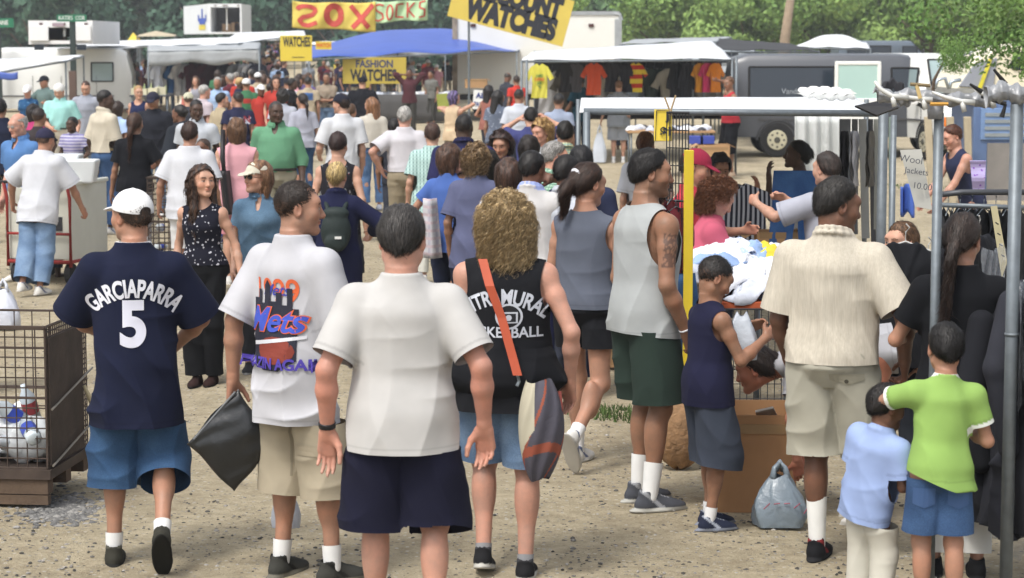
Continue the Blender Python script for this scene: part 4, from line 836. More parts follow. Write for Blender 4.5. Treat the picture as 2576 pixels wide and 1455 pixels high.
do=dr.build('open_door',mat('paint','#dfe0dc',.32,0,.05,1.2,spec=.5),None,bevel=.02); do.parent=WV; do.matrix_parent_inverse=Matrix(); bpy.context.view_layer.update(); do.matrix_world=Matrix.Translation((XF(2157,Yd,1.2),Yd,.18))
dg_=MB().box((0,-.0,1.42),(.80,.02,.70)).build('door_glass',mat('door_glass','#a9c6bf',.1,0,.06,1),do)
vehicle('van','white van with a flat nose nearest the street sign at left','van',(XF(118,70,0),70,0),R(6),'#dadcda',L_=5.3,H=2.25,win='clear',hood=False)
vehicle('van','white van parked side on behind the first white van at far left','van',(XF(85,80,0),80,0),R(175),'#d4d6d6',L_=5.0,H=2.25,win='clear')
vehicle('van','white van deepest in the row at far left','van',(XF(10,88,0),88,0),R(178),'#cdd0d2',L_=4.8,H=2.2)
vehicle('parked_car','blue grey estate car parked under the trees above the grey van','car',(XF(2235,95,0),95,.75),R(4),'#55606c',L_=4.6,Wd=.9,H=1.75)
vehicle('parked_car','pale car glimpsed through bushes right of the white trailer','car',(XF(1845,105,0),105,.6),R(10),'#b8c2ca',L_=4.4,Wd=.9,H=1.6)
vehicle('parked_car','silver car half hidden at the left frame edge behind the stall','car',(XF(40,92,0),92,0),R(0),'#9ba1a8',L_=4.4,Wd=.9,H=1.5)
# box trailers and trucks
def boxbody(name,label,cat,x0,x1,yt,yb,Y,D,paint,openrear=False,rz=0,rust=False,logo=False):
    zt,zb=ZF(yt,Y),ZF(yb,Y); X0,X1=XF(x0,Y),XF(x1,Y); w=X1-X0; cx=(X0+X1)/2; g0=gz(cx,Y); root=empty(name,(cx,Y,g0),rz,label,cat); pm=mat('box_paint',paint,.5,0,.05,.8,spec=.35); tr=mat('alloy_trim','#a9adb0',.4,.5); z0,z1=zb-g0,zt-g0
    if not openrear:
        MB().box((0,D/2,(z0+z1)/2),(w-.1,D,z1-z0-.06)).build('box',pm,root,bevel=.05)
        q=MB(); q.box((0,-.01,z1-.07),(w-.12,.06,.12)); q.build('roof_rail',tr,root); q=MB(); q.box((w/2-.10,-.015,(z0+z1)/2-.1),(.22,.06,z1-z0-.3)); q.tube([(w/2-.25,.02,z1-.08),(w/2-.06,.02,z1-.12),(w/2-.01,.02,z1-.3)],.07,8); q.build('corner_post',tr,root)
        q=MB(); q.box((-w/2+.06,-.015,(z0+z1)/2),(.16,.08,z1-z0)); q.build('rear_post',mat('rusty_post','#8d8172',.8,0,.5,3) if rust else tr,root)
        for (fx) in(-.38,.32): MB().box((w*fx,-.03,z1-.45),(.16,.04,.10)).build('marker_lamp',mat('dark_lens','#4a2a28',.4),root)
        q=MB(); q.box((0,D/2,z0-.08),(w-.4,D-.3,.14)); q.build('chassis',DARKM,root)
    else:
        t=.10; q=MB(); q.box((-w/2+t/2,D/2,(z0+z1)/2),(t,D,z1-z0)); q.box((w/2-t/2,D/2,(z0+z1)/2),(t,D,z1-z0)); q.box((0,D/2,z1-t),(w-2*t,D,2*t)); q.box((0,D/2,z0+.06),(w-2*t,D,.1)); q.box((0,D-.1,(z0+z1)/2),(w-2*t,.1,z1-z0-4*t)); q.build('box',pm,root)
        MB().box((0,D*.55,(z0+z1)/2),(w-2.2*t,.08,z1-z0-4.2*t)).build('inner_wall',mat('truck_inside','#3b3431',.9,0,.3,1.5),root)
        for k in range(5): MB().box((rnd.uniform(-w*.35,w*.35),D*.35,z0+.35+.0*k),(.5,.4,rnd.uniform(.4,.7))).build('carton',CARD,root) if k<3 else None
        q=MB(); q.box((w*.02,.4,(z0+z1)/2),(.06,.06,z1-z0-.45)); q.build('grab_bar',WHT,root)
        for fx in(-.30,-.05,0,.05,.40): MB().box((w*fx,-.02,z1-.10),(.10,.04,.06)).build('marker_lamp',mat('dark_lens','#4a2a28',.4),root)
    for sx in(-.3,.3):
        q=MB(); q.tube([(w*sx,.15,.5),(w*sx,.40,.5)],.5,20) if not openrear else q.tube([(w*sx-.12,.6,.45),(w*sx+.12,.6,.45)],.45,20); q.build('wheel',BLACKM,root,smooth=False)
    q=MB(); q.box((0,D*.5,.72),(w*.9,D*.8,max(.1,z0-.75)+.1)); 
    return root,w,z0,z1
TRL,w_,z0_,z1_=boxbody('box_trailer','long white box trailer with a rusty left post behind the blue canopy','trailer',1140,1562,28,240,YS(80),2.5,'#dcdcd6',rust=True)
r,w,z0,z1=boxbody('box_truck','white box truck with its rear open and a blue and yellow logo on its side','truck',528,610,10,86,YS(42),5,'#d8dbde',True)
# side panel of the box truck seen obliquely (wider view of its left flank)
sp_=MB(); sp_.add([(-w/2-.0,0,z0),(-w/2-2.0,3.4,z0),(-w/2-2.0,3.4,z1-.1),(-w/2,0,z1)],[(0,1,2,3)]); sp_.add([(-w/2-.0,0,z1),(-w/2-2.0,3.4,z1-.1),(-w/2+.3,5,z1-.1),(-w/2+.3,0,z1)],[(0,1,2,3)]); sp_.build('side_panel',mat('box_paint','#cfd4d8',.5,0,.05,.8,spec=.35),r)
lg=MB(); dv=Vector((-2.0,3.4,0)).normalized(); nv=Vector((-3.4,-2.0,0)).normalized()*.03; 
def SPt(a,z): p=Vector((-w/2,0,0))+dv*a+nv; return (p.x,p.y,z)
for (a0,a1,b0,b1,mi) in((.5,1.5,.25,.55,1),(.55,1.45,.58,.95,0),(.35,.55,.75,1.15,0),(1.45,1.65,.75,1.15,0),(.9,1.1,.95,1.5,0)): lg.add([SPt(a0,z0+b0),SPt(a1,z0+b0),SPt(a1,z0+b1),SPt(a0,z0+b1)],[(0,1,2,3)],mi)
lg.build('logo',[mat('logo_blue','#3d56a8',.5),mat('logo_yellow','#c9b94a',.5)],r)
r2,w,z0,z1=boxbody('step_van','white step van with open rear doors behind the street sign','van',77,238,52,112,YS(88),4.5,'#dadada',True)
for sg in(-1,1):
    q=MB().box((sg*w*.33,-.06,(z0+z1)/2-.02),(w*.30,.05,z1-z0-.22)).build('rear_door',mat('box_paint','#dadada',.5,0,.05,.8,spec=.35),r2,bevel=.02); q2=MB().box((sg*w*.33,-.10,ZF(108,YS(88))-.1),(w*.15,.02,.16)).build('door_window',GLASSD,r2,bevel=.0)
MB().box((-.05,-.08,z1-.12),(w*.18,.04,.10)).build('number_plate',mat('plate','#9a8890',.6),r2)
boxbody('box_truck','small white truck with a dark rear opening right of the big box truck','truck',612,640,54,84,YS(36),3,'#d5d5d2',True)
# camper on a blue pickup at right
Yc=YS(165); cp=empty('camper',(XF(2560,Yc),Yc,0),0,'blue pickup carrying a beige hard top camper at the right edge','camper'); X=lambda px:XF(px,Yc)-XF(2560,Yc); Zc=lambda py:ZF(py,Yc)
bm_=MB(); P4=[(2392,232),(2440,150),(2520,118),(2700,98),(2700,236)]
def slab(pts,y0,y1,mb): n=len(pts); mb.add([(X(a),y0,Zc(b)) for a,b in pts]+[(X(a),y1,Zc(b)) for a,b in pts],[tuple(range(n))[::-1],tuple(range(n,2*n))]+[(i,(i+1)%n,(i+1)%n+n,i+n) for i in range(n)])
slab(P4,0,2.0,bm_); bm_.build('hard_top',mat('beige_shell','#ddd5bd',.4,0,.05,2),cp,bevel=.06)
q=MB(); slab([(2405,218),(2445,158),(2500,146),(2492,222)],-.03,.02,q); q.build('front_window',mat('grey_glass','#8b8f98',.25,0,.1,2),cp,bevel=.01)
q=MB(); slab([(2528,166),(2540,148),(2570,138),(2680,130),(2680,168),(2545,178)],-.03,.02,q); q.build('side_window',GLASSD,cp,bevel=.02)
q=MB(); slab([(2385,222),(2700,228),(2700,240),(2385,236)],-.05,2.05,q); q.build('lower_trim',mat('grey_trim','#8f8f8b',.5),cp)
q=MB(); q.tube([(X(2425),.3,Zc(140)),(X(2480),.3,Zc(118)),(X(2482),.3,Zc(132))],.018,6); q.tube([(X(2440),.3,Zc(134)),(X(2446),.3,Zc(144))],.018,6); q.build('roof_rack',GALV,cp)
q=MB(); slab([(2462,222),(2452,222),(2478,148),(2486,150)],-.06,-.03,q); q.build('yellow_strap',mat('yellow_strap','#c9c03c',.7),cp)
q=MB(); slab([(2445,240),(2700,240),(2700,560),(2445,560)],0,1.8,q); q.build('body',mat('blue_paint','#5a6f94',.35),cp,bevel=.03)
q=MB(); slab([(2462,272),(2700,272),(2700,352),(2462,352)],-.035,.0,q); q.build('grille_frame',mat('blue_light','#6d86ac',.3),cp,bevel=.01)
q=MB()
for k in range(4): slab([(2472,284+17*k),(2690,284+17*k),(2690,293+17*k),(2472,293+17*k)],-.05,-.03,q)
q.build('grille',mat('chrome','#a9b4bd',.2,.7),cp)
q=MB(); slab([(2480,360),(2700,360),(2700,520),(2480,520)],-.03,0,q); q.build('lower_panel',mat('grey_panel','#7c7874',.6),cp)
for (a,b) in((2310,2345),(2365,2395),(2408,2436)):
    q=MB(); slab([(a,292),(a+18,292),(b,560),(b-14,560)],-.4,-.32,q); q.build('door_panel',mat('beige_panel','#a89c84',.6),cp,bevel=.01)
q=MB(); q.tube([(X(2330),-.5,Zc(222)),(X(2338),-.5,Zc(200)),(X(2356),-.5,Zc(196)),(X(2366),-.5,Zc(222))],.03,7); q.tube([(X(2366),-.5,Zc(222)),(X(2372),-.5,Zc(204)),(X(2395),-.5,Zc(200))],.03,7); q.build('mirror_bracket',mat('chrome','#a9b4bd',.2,.7),cp,smooth=True)
# ---------------------------------------------------------------- signs and banners
YEL=mat('yellow_board','#c9b350',.6,0,.06,2); INK=mat('black_lettering','#22242c',.7,noise=0); REDP=mat('red_paint','#b5483f',.7,0,.12,8)
def board(name,label,cat,cx_,cy_,w,h,s,tilt=0,m=None,th=.04,yaw=0):
    Y=YS(s); x,y,z=W(cx_,cy_,Y); o=MB().box((0,0,0),(w/s,th,h/s)).build(name,m or YEL,bevel=.004); o.location=(x,y,z); o.rotation_euler=(0,R(tilt),R(yaw)); return tag(o,label,cat)
def onb(o,s,px,py,size,st,mt=None,bold=.02,sx=1,sy=1,y=-.026): return txt(st,size/s,mt or INK,o,(px/s,y,py/s),(PI/2,0,0),bold=bold,sx=sx,sy=sy)
s=88; o=board('hanging_sign','big tilted yellow board lettered discount watches over the white trailer','sign',1285,22,300,118,s,15); onb(o,s,8,26,54,'DISCOUNT',bold=.075,sx=.84,sy=1.25); onb(o,s,8,-26,54,'WATCHES',bold=.075,sx=.90,sy=1.3)
q=MB(); zz=o.location.z; q.tube([(o.location.x-1.2,o.location.y+.08,0),(o.location.x-1.2,o.location.y+.08,zz+.5)],.035,8); q.build('sign_post',GALV); tag(bpy.data.objects['sign_post'],'thin grey steel post holding the big tilted watches board','post')
s=96; o=board('hanging_sign','yellow watches board left of the blue canopy partly behind its poles','sign',745,122,80,64,s,0,mat('yellow_bright','#cdb73e',.6,0,.05,2)); onb(o,s,2,15,22,'WATCHES',bold=.03,sx=.66,sy=1.5); onb(o,s,5,-22,10,'———',bold=.05)
s=84; o=board('hanging_sign','yellow fashion watches board under the blue canopy','sign',942,178,160,66,s,0,mat('yellow_dim','#ad9a3e',.6,0,.05,2)); onb(o,s,0,16,26,'FASHION',bold=.03,sx=.88,mt=mat('blue_black','#333a5c',.7)); onb(o,s,-2,-13,30,'WATCHES',bold=.04,sx=.82,sy=1.3)
o=board('price_board','small orange and yellow price card pinned on the blue canopy','sign',814,115,40,20,86,0,mat('yellow_bright','#cdb73e',.6,0,.05,2)); onb(o,86,0,0,14,'WATCH',mt=mat('orange_ink','#c9652c',.7),bold=.04,sx=.7)
def cloth_banner(name,label,x0,x1,yt0,yt1,yb0,yb1,s,m,letters):
    Y=YS(s); 
    def fn(u,v):
        px=x0+(x1-x0)*u; t=yt0+(yt1-yt0)*u; b=yb0+(yb1-yb0)*u; py=t+(b-t)*v+2.0*math.sin(u*9)+(1-v)*5*math.sin(PI*u); p=W(px,py,Y); return (p[0],p[1]+.05*math.sin(u*11+v*2)+.03*math.sin(u*23+v*5),p[2])
    o=MB().grid(fn,40,12).build(name,m,smooth=True,solid=.006); tag(o,label,'banner')
    for (polyl,w_) in letters:
        q=MB()
        for line in polyl:
            pts=[]
            for i in range(len(line)-1):
                for k in range(6): f=k/6; pts.append((line[i][0]*(1-f)+line[i+1][0]*f,line[i][1]*(1-f)+line[i+1][1]*f))
            pts.append(line[-1]); vs=[]
            for i,(a,b) in enumerate(pts):
                p0=pts[max(0,i-1)]; p1=pts[min(len(pts)-1,i+1)]; dx,dy=(p1[0]-p0[0])*(x1-x0),(p1[1]-p0[1])*(yb0-yt0); l=math.hypot(dx,dy)+1e-6; ox,oy=-dy/l*w_/(x1-x0),dx/l*w_/(yb0-yt0)
                for sg in(-1,1): p=fn(a+ox*sg,b+oy*sg); vs.append((p[0],p[1]-.02,p[2]))
            n=len(pts); q.add(vs,[(2*i,2*i+1,2*i+3,2*i+2) for i in range(n-1)])
        q.build('painted_letter',REDP,o)
    return o
circ=lambda cx,cy,rx,ry,a0=0,a1=2*PI,n=14:[(cx+rx*math.cos(a0+(a1-a0)*i/n),cy+ry*math.sin(a0+(a1-a0)*i/n)) for i in range(n+1)]
Srev=[(.06,.30)]+circ(.17,.30,.11,.17,PI,2*PI+.6,7)+circ(.17,.68,.11,.16,-PI*.75,-PI*1.25-.3,6)[0:0]+[(.24,.46),(.13,.56),(.085,.70),(.13,.84),(.20,.86),(.30,.74)]
cloth_banner('cloth_banner','yellow cloth banner with big red painted letters above the blue canopy',735,945,2,4,70,80,95,mat('yellow_cloth','#cbb657',.7,0,.06,3),[([Srev],5.5),([circ(.50,.48,.085,.34)],7.5),([[(.97,.08),(.72,.90)]],6),([[(.70,.10),(.92,.86)]],6)])
def Ls(x,w): return x,w
L5=[]
def seg(*a): L5.append(([list(a)],2.2))
seg((.20,.16),(.12,.12),(.04,.20),(.06,.42),(.17,.55),(.19,.78),(.10,.90),(.02,.84)); seg(*circ(.31,.52,.055,.36)); seg((.56,.16),(.44,.18),(.42,.80),(.56,.84)); seg((.63,.08),(.63,.86)); seg((.76,.08),(.64,.45),(.76,.82)); seg((.96,.06),(.86,.08),(.85,.34),(.95,.46),(.94,.78),(.84,.82))
cloth_banner('cloth_banner','pale green cloth banner painted socks in thin red letters',938,1076,2,-3,58,50,95,mat('green_cloth','#a9c79c',.7,0,.06,3),L5)
# street signs
GRN=mat('sign_green','#1f6b4c',.5); s=93; Y=YS(s); sp_=empty('street_sign',G(188,108+2.4*s),0,'green Katies Cor street sign on a dark wooden post with a brown box','street sign'); x0=sp_.location.x; y0=sp_.location.y
MB().box((0,0,ZF(52,y0)/2),(.14,.14,ZF(52,y0))).build('post',mat('dark_wood','#2f3a38',.8),sp_); MB().box((0,-.12,ZF(215,y0)),(.20,.12,.78)).build('meter_box',mat('brown_box','#5c4a42',.7),sp_,bevel=.01)
b=MB().box((0,-.09,ZF(46,y0)),(.80,.02,.19)).build('sign_plate',GRN,sp_); txt('KATIES  COR',.15,WHT,b,(0,-.105,ZF(46,y0)),(PI/2,0,0),sx=.82)
sp_=empty('street_sign',G(2,310),0,'green Lane street sign at the left frame edge','street sign'); y0=sp_.location.y; MB().box((0,0,ZF(45,y0)/2),(.12,.12,ZF(45,y0))).build('post',mat('dark_wood','#2f3a38',.8),sp_)
b=MB().box((.05,-.08,ZF(58,y0)),(.85,.02,.27)).build('sign_plate',GRN,sp_); txt('BY LANE',.19,WHT,b,(.02,-.095,ZF(58,y0)),(PI/2,0,0),bold=.01,sx=.8)
o=board('paper_sign','white paper sign lettered in blue beside the crates at the trailer','sign',1212,252,44,48,100,4,WHT,.02); onb(o,100,0,10,18,'ALL',bold=.05,mt=mat('navy_ink','#2a3a78',.7),y=-.016); onb(o,100,-2,-12,17,'PANTS',bold=.03,mt=mat('navy_ink','#2a3a78',.7),y=-.016,sx=.7)
board('hanging_card','olive green card hanging at the right end of the watch table','card',1114,258,28,44,92,-6,mat('olive_card','#8d9440',.7),.02)
# ---------------------------------------------------------------- canopies
def canopy(name,label,corners,m,poles=True,sag=.06,val=0,wav=.03,nu=26,nv=14,pm=None,solid=.008,ground=True,ridge=0):
    """corners: front-left, front-right, back-right, back-left as (px,py,Y)"""
    c=[Vector(W(*q)) for q in corners]; root=empty(name,(c[0].x,c[0].y,0),0,label,'canopy'); o=c[0].copy(); o.z=0; c=[p-o for p in c]
    def fn(u,v):
        p=(c[0]*(1-u)+c[1]*u)*(1-v)+(c[3]*(1-u)+c[2]*u)*v; e=math.sin(PI*u)*math.sin(PI*v); return (p.x,p.y,p.z-sag*e+ridge*math.sin(PI*v)+wav*math.sin(u*17+v*5)*.4*(1-.5*v)+wav*.4*math.sin(v*11+u*3))
    MB().grid(fn,nu,nv).build('sheet',m,root,smooth=True,solid=solid)
    if val: MB().grid(lambda u,v:(fn(u,0)[0],fn(u,0)[1]-.01-.03*v*math.sin(u*25),fn(u,0)[2]-val*v*(1+.12*math.sin(u*13))),nu,3).build('valance',m,root,smooth=True,solid=solid)
    if poles:
        f=MB(); r=.022
        for i in range(4): f.tube([c[i]-Vector((0,0,.03)),c[(i+1)%4]-Vector((0,0,.03))],r,7)
        f.build('frame',pm or GALV,root,smooth=True)
        for p in c: q=MB(); q.tube([(p.x,p.y,0),(p.x,p.y,p.z)],r,8); q.build('pole',pm or GALV,root,smooth=True)
    return root
BLUE=mat('blue_tarp','#425aa4',.5,0,.10,1.2,.02,4); GRYT=mat('grey_tarp','#9a9ea1',.6,0,.12,2,.02,5)
canopy('canopy','long blue tarp canopy over the watch stall',[(778,148,68),(1300,128,70),(1330,110,80),(775,112,78)],BLUE,sag=-.62,wav=.10,nu=40,nv=20)
canopy('canopy','flat white canopy running behind the shirts at left of the crowd',[(200,118,70),(600,108,70),(740,90,100),(190,106,84)],TARPW,sag=.05,val=.10)
canopy('canopy','grey tarp canopy with a drooping front over the left clothes stall',[(372,128,64),(652,122,64),(655,108,72),(372,112,72)],GRYT,sag=.05,val=.40)
canopy('canopy','low white canopy with blue front edge at the far left',[(-60,190,50),(165,152,52),(210,140,60),(-60,150,60)],TARPW,sag=.03,val=0)
q=MB().grid(lambda u,v:W(-60+105*u,190-10*u+18*v+3*math.sin(u*9),49.95),12,3).build('tarp_flap',BLUE,smooth=True,solid=.01); tag(q,'blue tarp flap hanging from the far left white canopy','tarp')
canopy('canopy','white canopy of the T-shirt stall',[(1312,152,45),(1842,148,45),(1790,104,51),(1345,128,51)],TARPW,sag=.04,val=0)
canopy('canopy','pale canopy behind the T-shirt stall',[(1560,112,56),(1800,104,56),(1840,94,66),(1600,98,66)],GRYT,sag=.0)
canopy('canopy','dark awning propped behind the rear of the grey van',[(1790,128,52),(2060,128,54),(1990,112,60),(1810,96,60)],mat('dark_awning','#2e2e30',.7),sag=0)
canopy('canopy','white domed tarp peeking over the grey van roof',[(2000,118,62),(2190,122,62),(2180,108,70),(2020,110,70)],TARPW,sag=-.30)
canopy('canopy','red and yellow canopy under the yellow banner',[(905,128,75),(1000,128,75),(1010,96,95),(915,96,95)],mat('red_tarp','#b84a44',.6),sag=0)
canopy('canopy','long pale blue canopy behind the banners',[(1020,98,90),(1200,100,90),(1190,88,110),(1030,86,110)],mat('paleblue_tarp','#8fa5c4',.6),sag=0)
canopy('canopy','bright white canopy right of the box truck above the far crowd',[(560,104,100),(770,92,100),(765,78,125),(600,82,125)],TARPW,sag=-.1,val=.1)
canopy('canopy','white canopy low behind the watch stall at left',[(770,118,88),(900,118,88),(900,106,96),(775,106,96)],TARPW,sag=-.1,val=.25)
canopy('canopy','grey white canopy low behind the watch stall at right',[(960,122,84),(1120,122,84),(1120,108,92),(965,108,92)],GRYT,sag=-.05,val=.3)
for (a,b,c_,t_,lab,cc) in((345,440,84,78,'beige peaked tent right of the step van','#b3a68c'),(318,352,98,82,'yellow peaked tent beside the beige tent','#d1bb3c'),(660,760,92,78,'pale green peaked tent above the far crowd','#a9c79c')):
    Y=YS(52); c0=[Vector(W(a,c_+8,Y)),Vector(W(b,c_+8,Y)),Vector(W(b+4,c_+4,Y+6)),Vector(W(a+4,c_+4,Y+6))]; ap=Vector(W((a+b)/2,t_,Y+3)); t_o=MB().add(c0+[ap],[(0,1,4),(1,2,4),(2,3,4),(3,0,4)]).build('tent_roof',mat('tent_cloth',cc,.7)); root=empty('tent',(0,0,0),0,lab,'tent'); t_o.parent=root
    for p in c0: q=MB(); q.tube([(p.x,p.y,0),p],.03,6); q.build('pole',GALV,root)
# ---------------------------------------------------------------- hanging clothes and tables
def shirt_mesh(w=.55,h=.72,sl=.20,long=False,pants=False,fold=.02,seed=0):
    """a garment on a hanger: front and back sheets pulled apart by folds"""
    if pants: out=[(-.22,0),(.22,0),(.24,-.3),(.25,-1.0),(.06,-1.0),(.0,-.32),(-.06,-1.0),(-.25,-1.0),(-.24,-.3)]
    e=[(-.09,.0),(-w/2,-.07),(-w/2-sl,-.30 if not long else -.62),(-w/2-sl+.14,-.36 if not long else -.66),(-w/2+.03,-.24),(-w/2+.02,-h),(w/2-.02,-h),(w/2-.03,-.24),(w/2+sl-.14,-.36 if not long else -.66),(w/2+sl,-.30 if not long else -.62),(w/2,-.07),(.09,0),(0,-.05)]
    bm=bmesh.new()
    for side in(0,1):
        vs=[bm.verts.new((a,.012*(1 if side else -1),b)) for a,b in (out if pants else e)]; bm.faces.new(vs)
    for ax,rg_ in((0,[i*.05 for i in range(-14,15)]),(2,[-i*.06 for i in range(1,18)])):
        for q in rg_:
            co=[0,0,0]; co[ax]=q+.001; no=[0,0,0]; no[ax]=1; bmesh.ops.bisect_plane(bm,geom=bm.verts[:]+bm.edges[:]+bm.faces[:],plane_co=co,plane_no=no)
    for v in bm.verts:
        sgn=1 if v.co.y>0 else -1; t=min(1,-v.co.z*2.5); v.co.y+=sgn*.028*max(0,1-(v.co.x/(w*.55))**2)+fold*t*math.sin(v.co.x*34+seed+1.5*math.sin(v.co.z*6))+.5*fold*math.sin(v.co.z*14+v.co.x*9+seed); v.co.x+=.012*math.sin(v.co.z*11+seed)*t
    me=bpy.data.meshes.new('shirt'); bm.to_mesh(me); bm.free()
    for p in me.polygons: p.use_smooth=True
    return me
SHM=[shirt_mesh(seed=0),shirt_mesh(w=.50,h=.66,sl=.14,seed=2),shirt_mesh(w=.58,h=.85,sl=.16,long=True,seed=4),shirt_mesh(pants=True,seed=5)]
def hang(px,py,Y,yaw,c,kind=0,label=None,sc=1,grp=None,nm=None,pat=None,cat=None,noh=False,nar=1.0):
    me=SHM[kind].copy(); me.materials.append(pat or mat('hung_cloth',c,.9,0,.10,4,.012,9)); o=bpy.data.objects.new(nm or ('hanging_shirt' if kind<2 else 'hanging_jacket' if kind==2 else 'hanging_trousers'),me); COL.objects.link(o); o.location=W(px,py,Y); o.rotation_euler=(0,0,R(yaw)); o.scale=(sc*nar,sc,sc*(1.12 if nar<1 else 1))
    tag(o,label,cat or ('shirt' if kind<2 else 'jacket' if kind==2 else 'trousers'),grp)
    if not noh: h=MB(); h.tube([(0,0,0),(0,0,.05),(.02,0,.075),(.0,0,.095)],.004,5); h.tube([(-.2,0,-.05),(0,0,0),(.2,0,-.05)],.005,5); h.build('hanger',GALV,o,smooth=True)
    return o
CN={'#d8d8dc':'white','#a8b6cc':'pale blue','#2b2d3c':'navy','#1d1d20':'black','#5a5348':'olive','#6f6a60':'taupe','#4a2030':'maroon','#b4b0a6':'light grey','#2f5a8c':'blue','#3b4a44':'dark green','#b8451f':'orange','#c9a227':'gold','#b03060':'crimson'}
cl=list(CN.items())
# T-shirt stall rack
wt_=['left of centre','at the centre','right of centre']
order=[0,7,5,2,0,4,0,1,7,0,1,5,9,7,7,2,9,3,5,7]
for i in range(20):
    c,nm=cl[order[i]]; px=1388+i*21.5; hang(px,172 if i>3 else 178,48.5+.3*(i%2),42+rnd.uniform(-14,14),c,i%2,f'{nm} shirt on the back rail of the T-shirt stall, '+('first' if i==0 else f'{["","second","third","fourth","fifth","sixth","seventh","eighth","ninth","tenth","eleventh","twelfth","thirteenth","fourteenth","fifteenth","sixteenth","seventeenth","eighteenth","nineteenth","twentieth"][i]}')+' from the left',1.25,'shirts on the back rail of the T-shirt stall')
dk=MB(); dk.grid(lambda u,v:(lambda p:(p[0],p[1]+.05*math.sin(u*30),p[2]))(W(1345+470*u,150+150*v,50.4)),40,4); tag(dk.build('backdrop_sheet',mat('dark_sheet','#26262b',.9),smooth=True,solid=.01),'dark cloth sheet closing the back of the T-shirt stall','sheet')
ysh=hang(1357,160,44.8,0,'#c9c24e',0,'bright yellow T-shirt with green lettering on the left pole of the T-shirt stall',.84,nm='hanging_shirt',nar=.72); 
for k,(st,c_,z_) in enumerate((('JAMES','#3f7a3a',-.26),('SUMMER','#c9702c',-.33),('JAM','#3f7a3a',-.41),('98','#2f6a3a',-.49))): txt(st,.085,mat('shirt_ink',c_,.8),ysh,(0,-.075,z_),(PI/2,0,0),bold=.03)
hang(1494,158,45.6,0,'#b8451f',0,'plain orange T-shirt hung high in the T-shirt stall',.80,nar=.72)
for (px,c,lab) in((1425,'#232326','black T-shirt hung high beside the yellow shirt'),(1448,'#4a4a50','charcoal T-shirt hung high left of the orange shirt'),(1538,'#26262c','black T-shirt hung high right of the orange shirt'),(1577,'#1f2028','dark navy T-shirt hung above the red and yellow shirt'),(1600,'#d8c240','yellow and red striped shirt hanging in the T-shirt stall'),(1700,'#17181c','black long top on the right of the T-shirt stall'),(1728,'#1c1d24','second black long top right of the first one'),(1762,'#c98a2a','golden orange T-shirt at the right side rail of the T-shirt stall'),(1780,'#c43a6a','pink tie dyed shirt between two orange ones'),(1800,'#cf7a1f','bright orange T-shirt nearest the right pole of the T-shirt stall')): hang(px,158,46.2,0 if px<1650 else 35,c,0 if px<1690 or px>1740 else 2,lab,.74,nar=.7,pat=mpat('stripe_h','#d8c240','#b8382a',None,1.4) if px==1600 else None)
for (px,lab) in((1325,'galvanised pole at the left of the T-shirt stall'),(1850,'slim galvanised pole at the right of the T-shirt stall'),(1742,'inner galvanised pole right of the black tops'),(1768,'inner galvanised pole among the orange shirts')):
    Y=44.6 if px in(1325,) else (YF(440) if px==1850 else 47.5); q=MB(); q.tube([(0,0,0),(0,0,ZF(150 if px!=1850 else 140,Y))],.025 if px!=1850 else .022,8); o=q.build('pole',GALV,smooth=True); o.location=(XF(px,Y),Y,0); tag(o,lab,'pole')
ORD=['first','second','third','fourth','fifth','sixth','seventh','eighth','ninth','tenth','eleventh','twelfth','thirteenth','fourteenth','fifteenth','sixteenth']
# clothes of the left stall
for i in range(16):
    c=['#d8d8dc','#c9ced8','#d8d8dc','#2f5a8c','#d8d8dc','#b8bcc6','#4a2030','#4a2030','#4a2030','#3b2030','#2b2d3c','#2b2d3c','#8a8f96','#d8d8dc','#d8d8dc','#2b2d3c'][i]; hang(385+i*17.5 if i<16 else 0,160,66.5,60+rnd.uniform(-20,20),c,i%2,f'{["white","pale grey","white","blue","white","light grey","maroon","maroon","maroon","dark plum","navy","navy","grey","white","white","navy"][i]} garment on the rail of the left stall, {ORD[i]} from its left end',1.3,'garments on the rail of the left clothes stall')
def table(name,label,px0,px1,py,Y,D,h=None,skirt=None,mt=None,tl=True):
    z=ZF(py,Y); X0,X1=XF(px0,Y,z),XF(px1,Y,z); root=empty(name,((X0+X1)/2,Y,0),0,label,'table'); w=X1-X0
    MB().box((0,D/2,z-.02),(w,D,.04)).build('tabletop',mt or mat('table_grey','#8d9093',.6),root,bevel=.005)
    if skirt: MB().grid(lambda u,v:(-w/2+w*u,-.02-.03*math.sin(u*40)*v,z-.005-(z-.06)*v),60,3).build('table_skirt',mat('skirt_cloth',skirt,.9,0,.1,2),root,smooth=True,solid=.008)
    for a in(-1,1):
        for b in(.06,D-.06): q=MB(); q.tube([(a*(w/2-.06),b,0),(a*(w/2-.06),b,z-.04)],.018,7); q.build('leg',GALV,root,smooth=True)
    return root,z,X0,X1
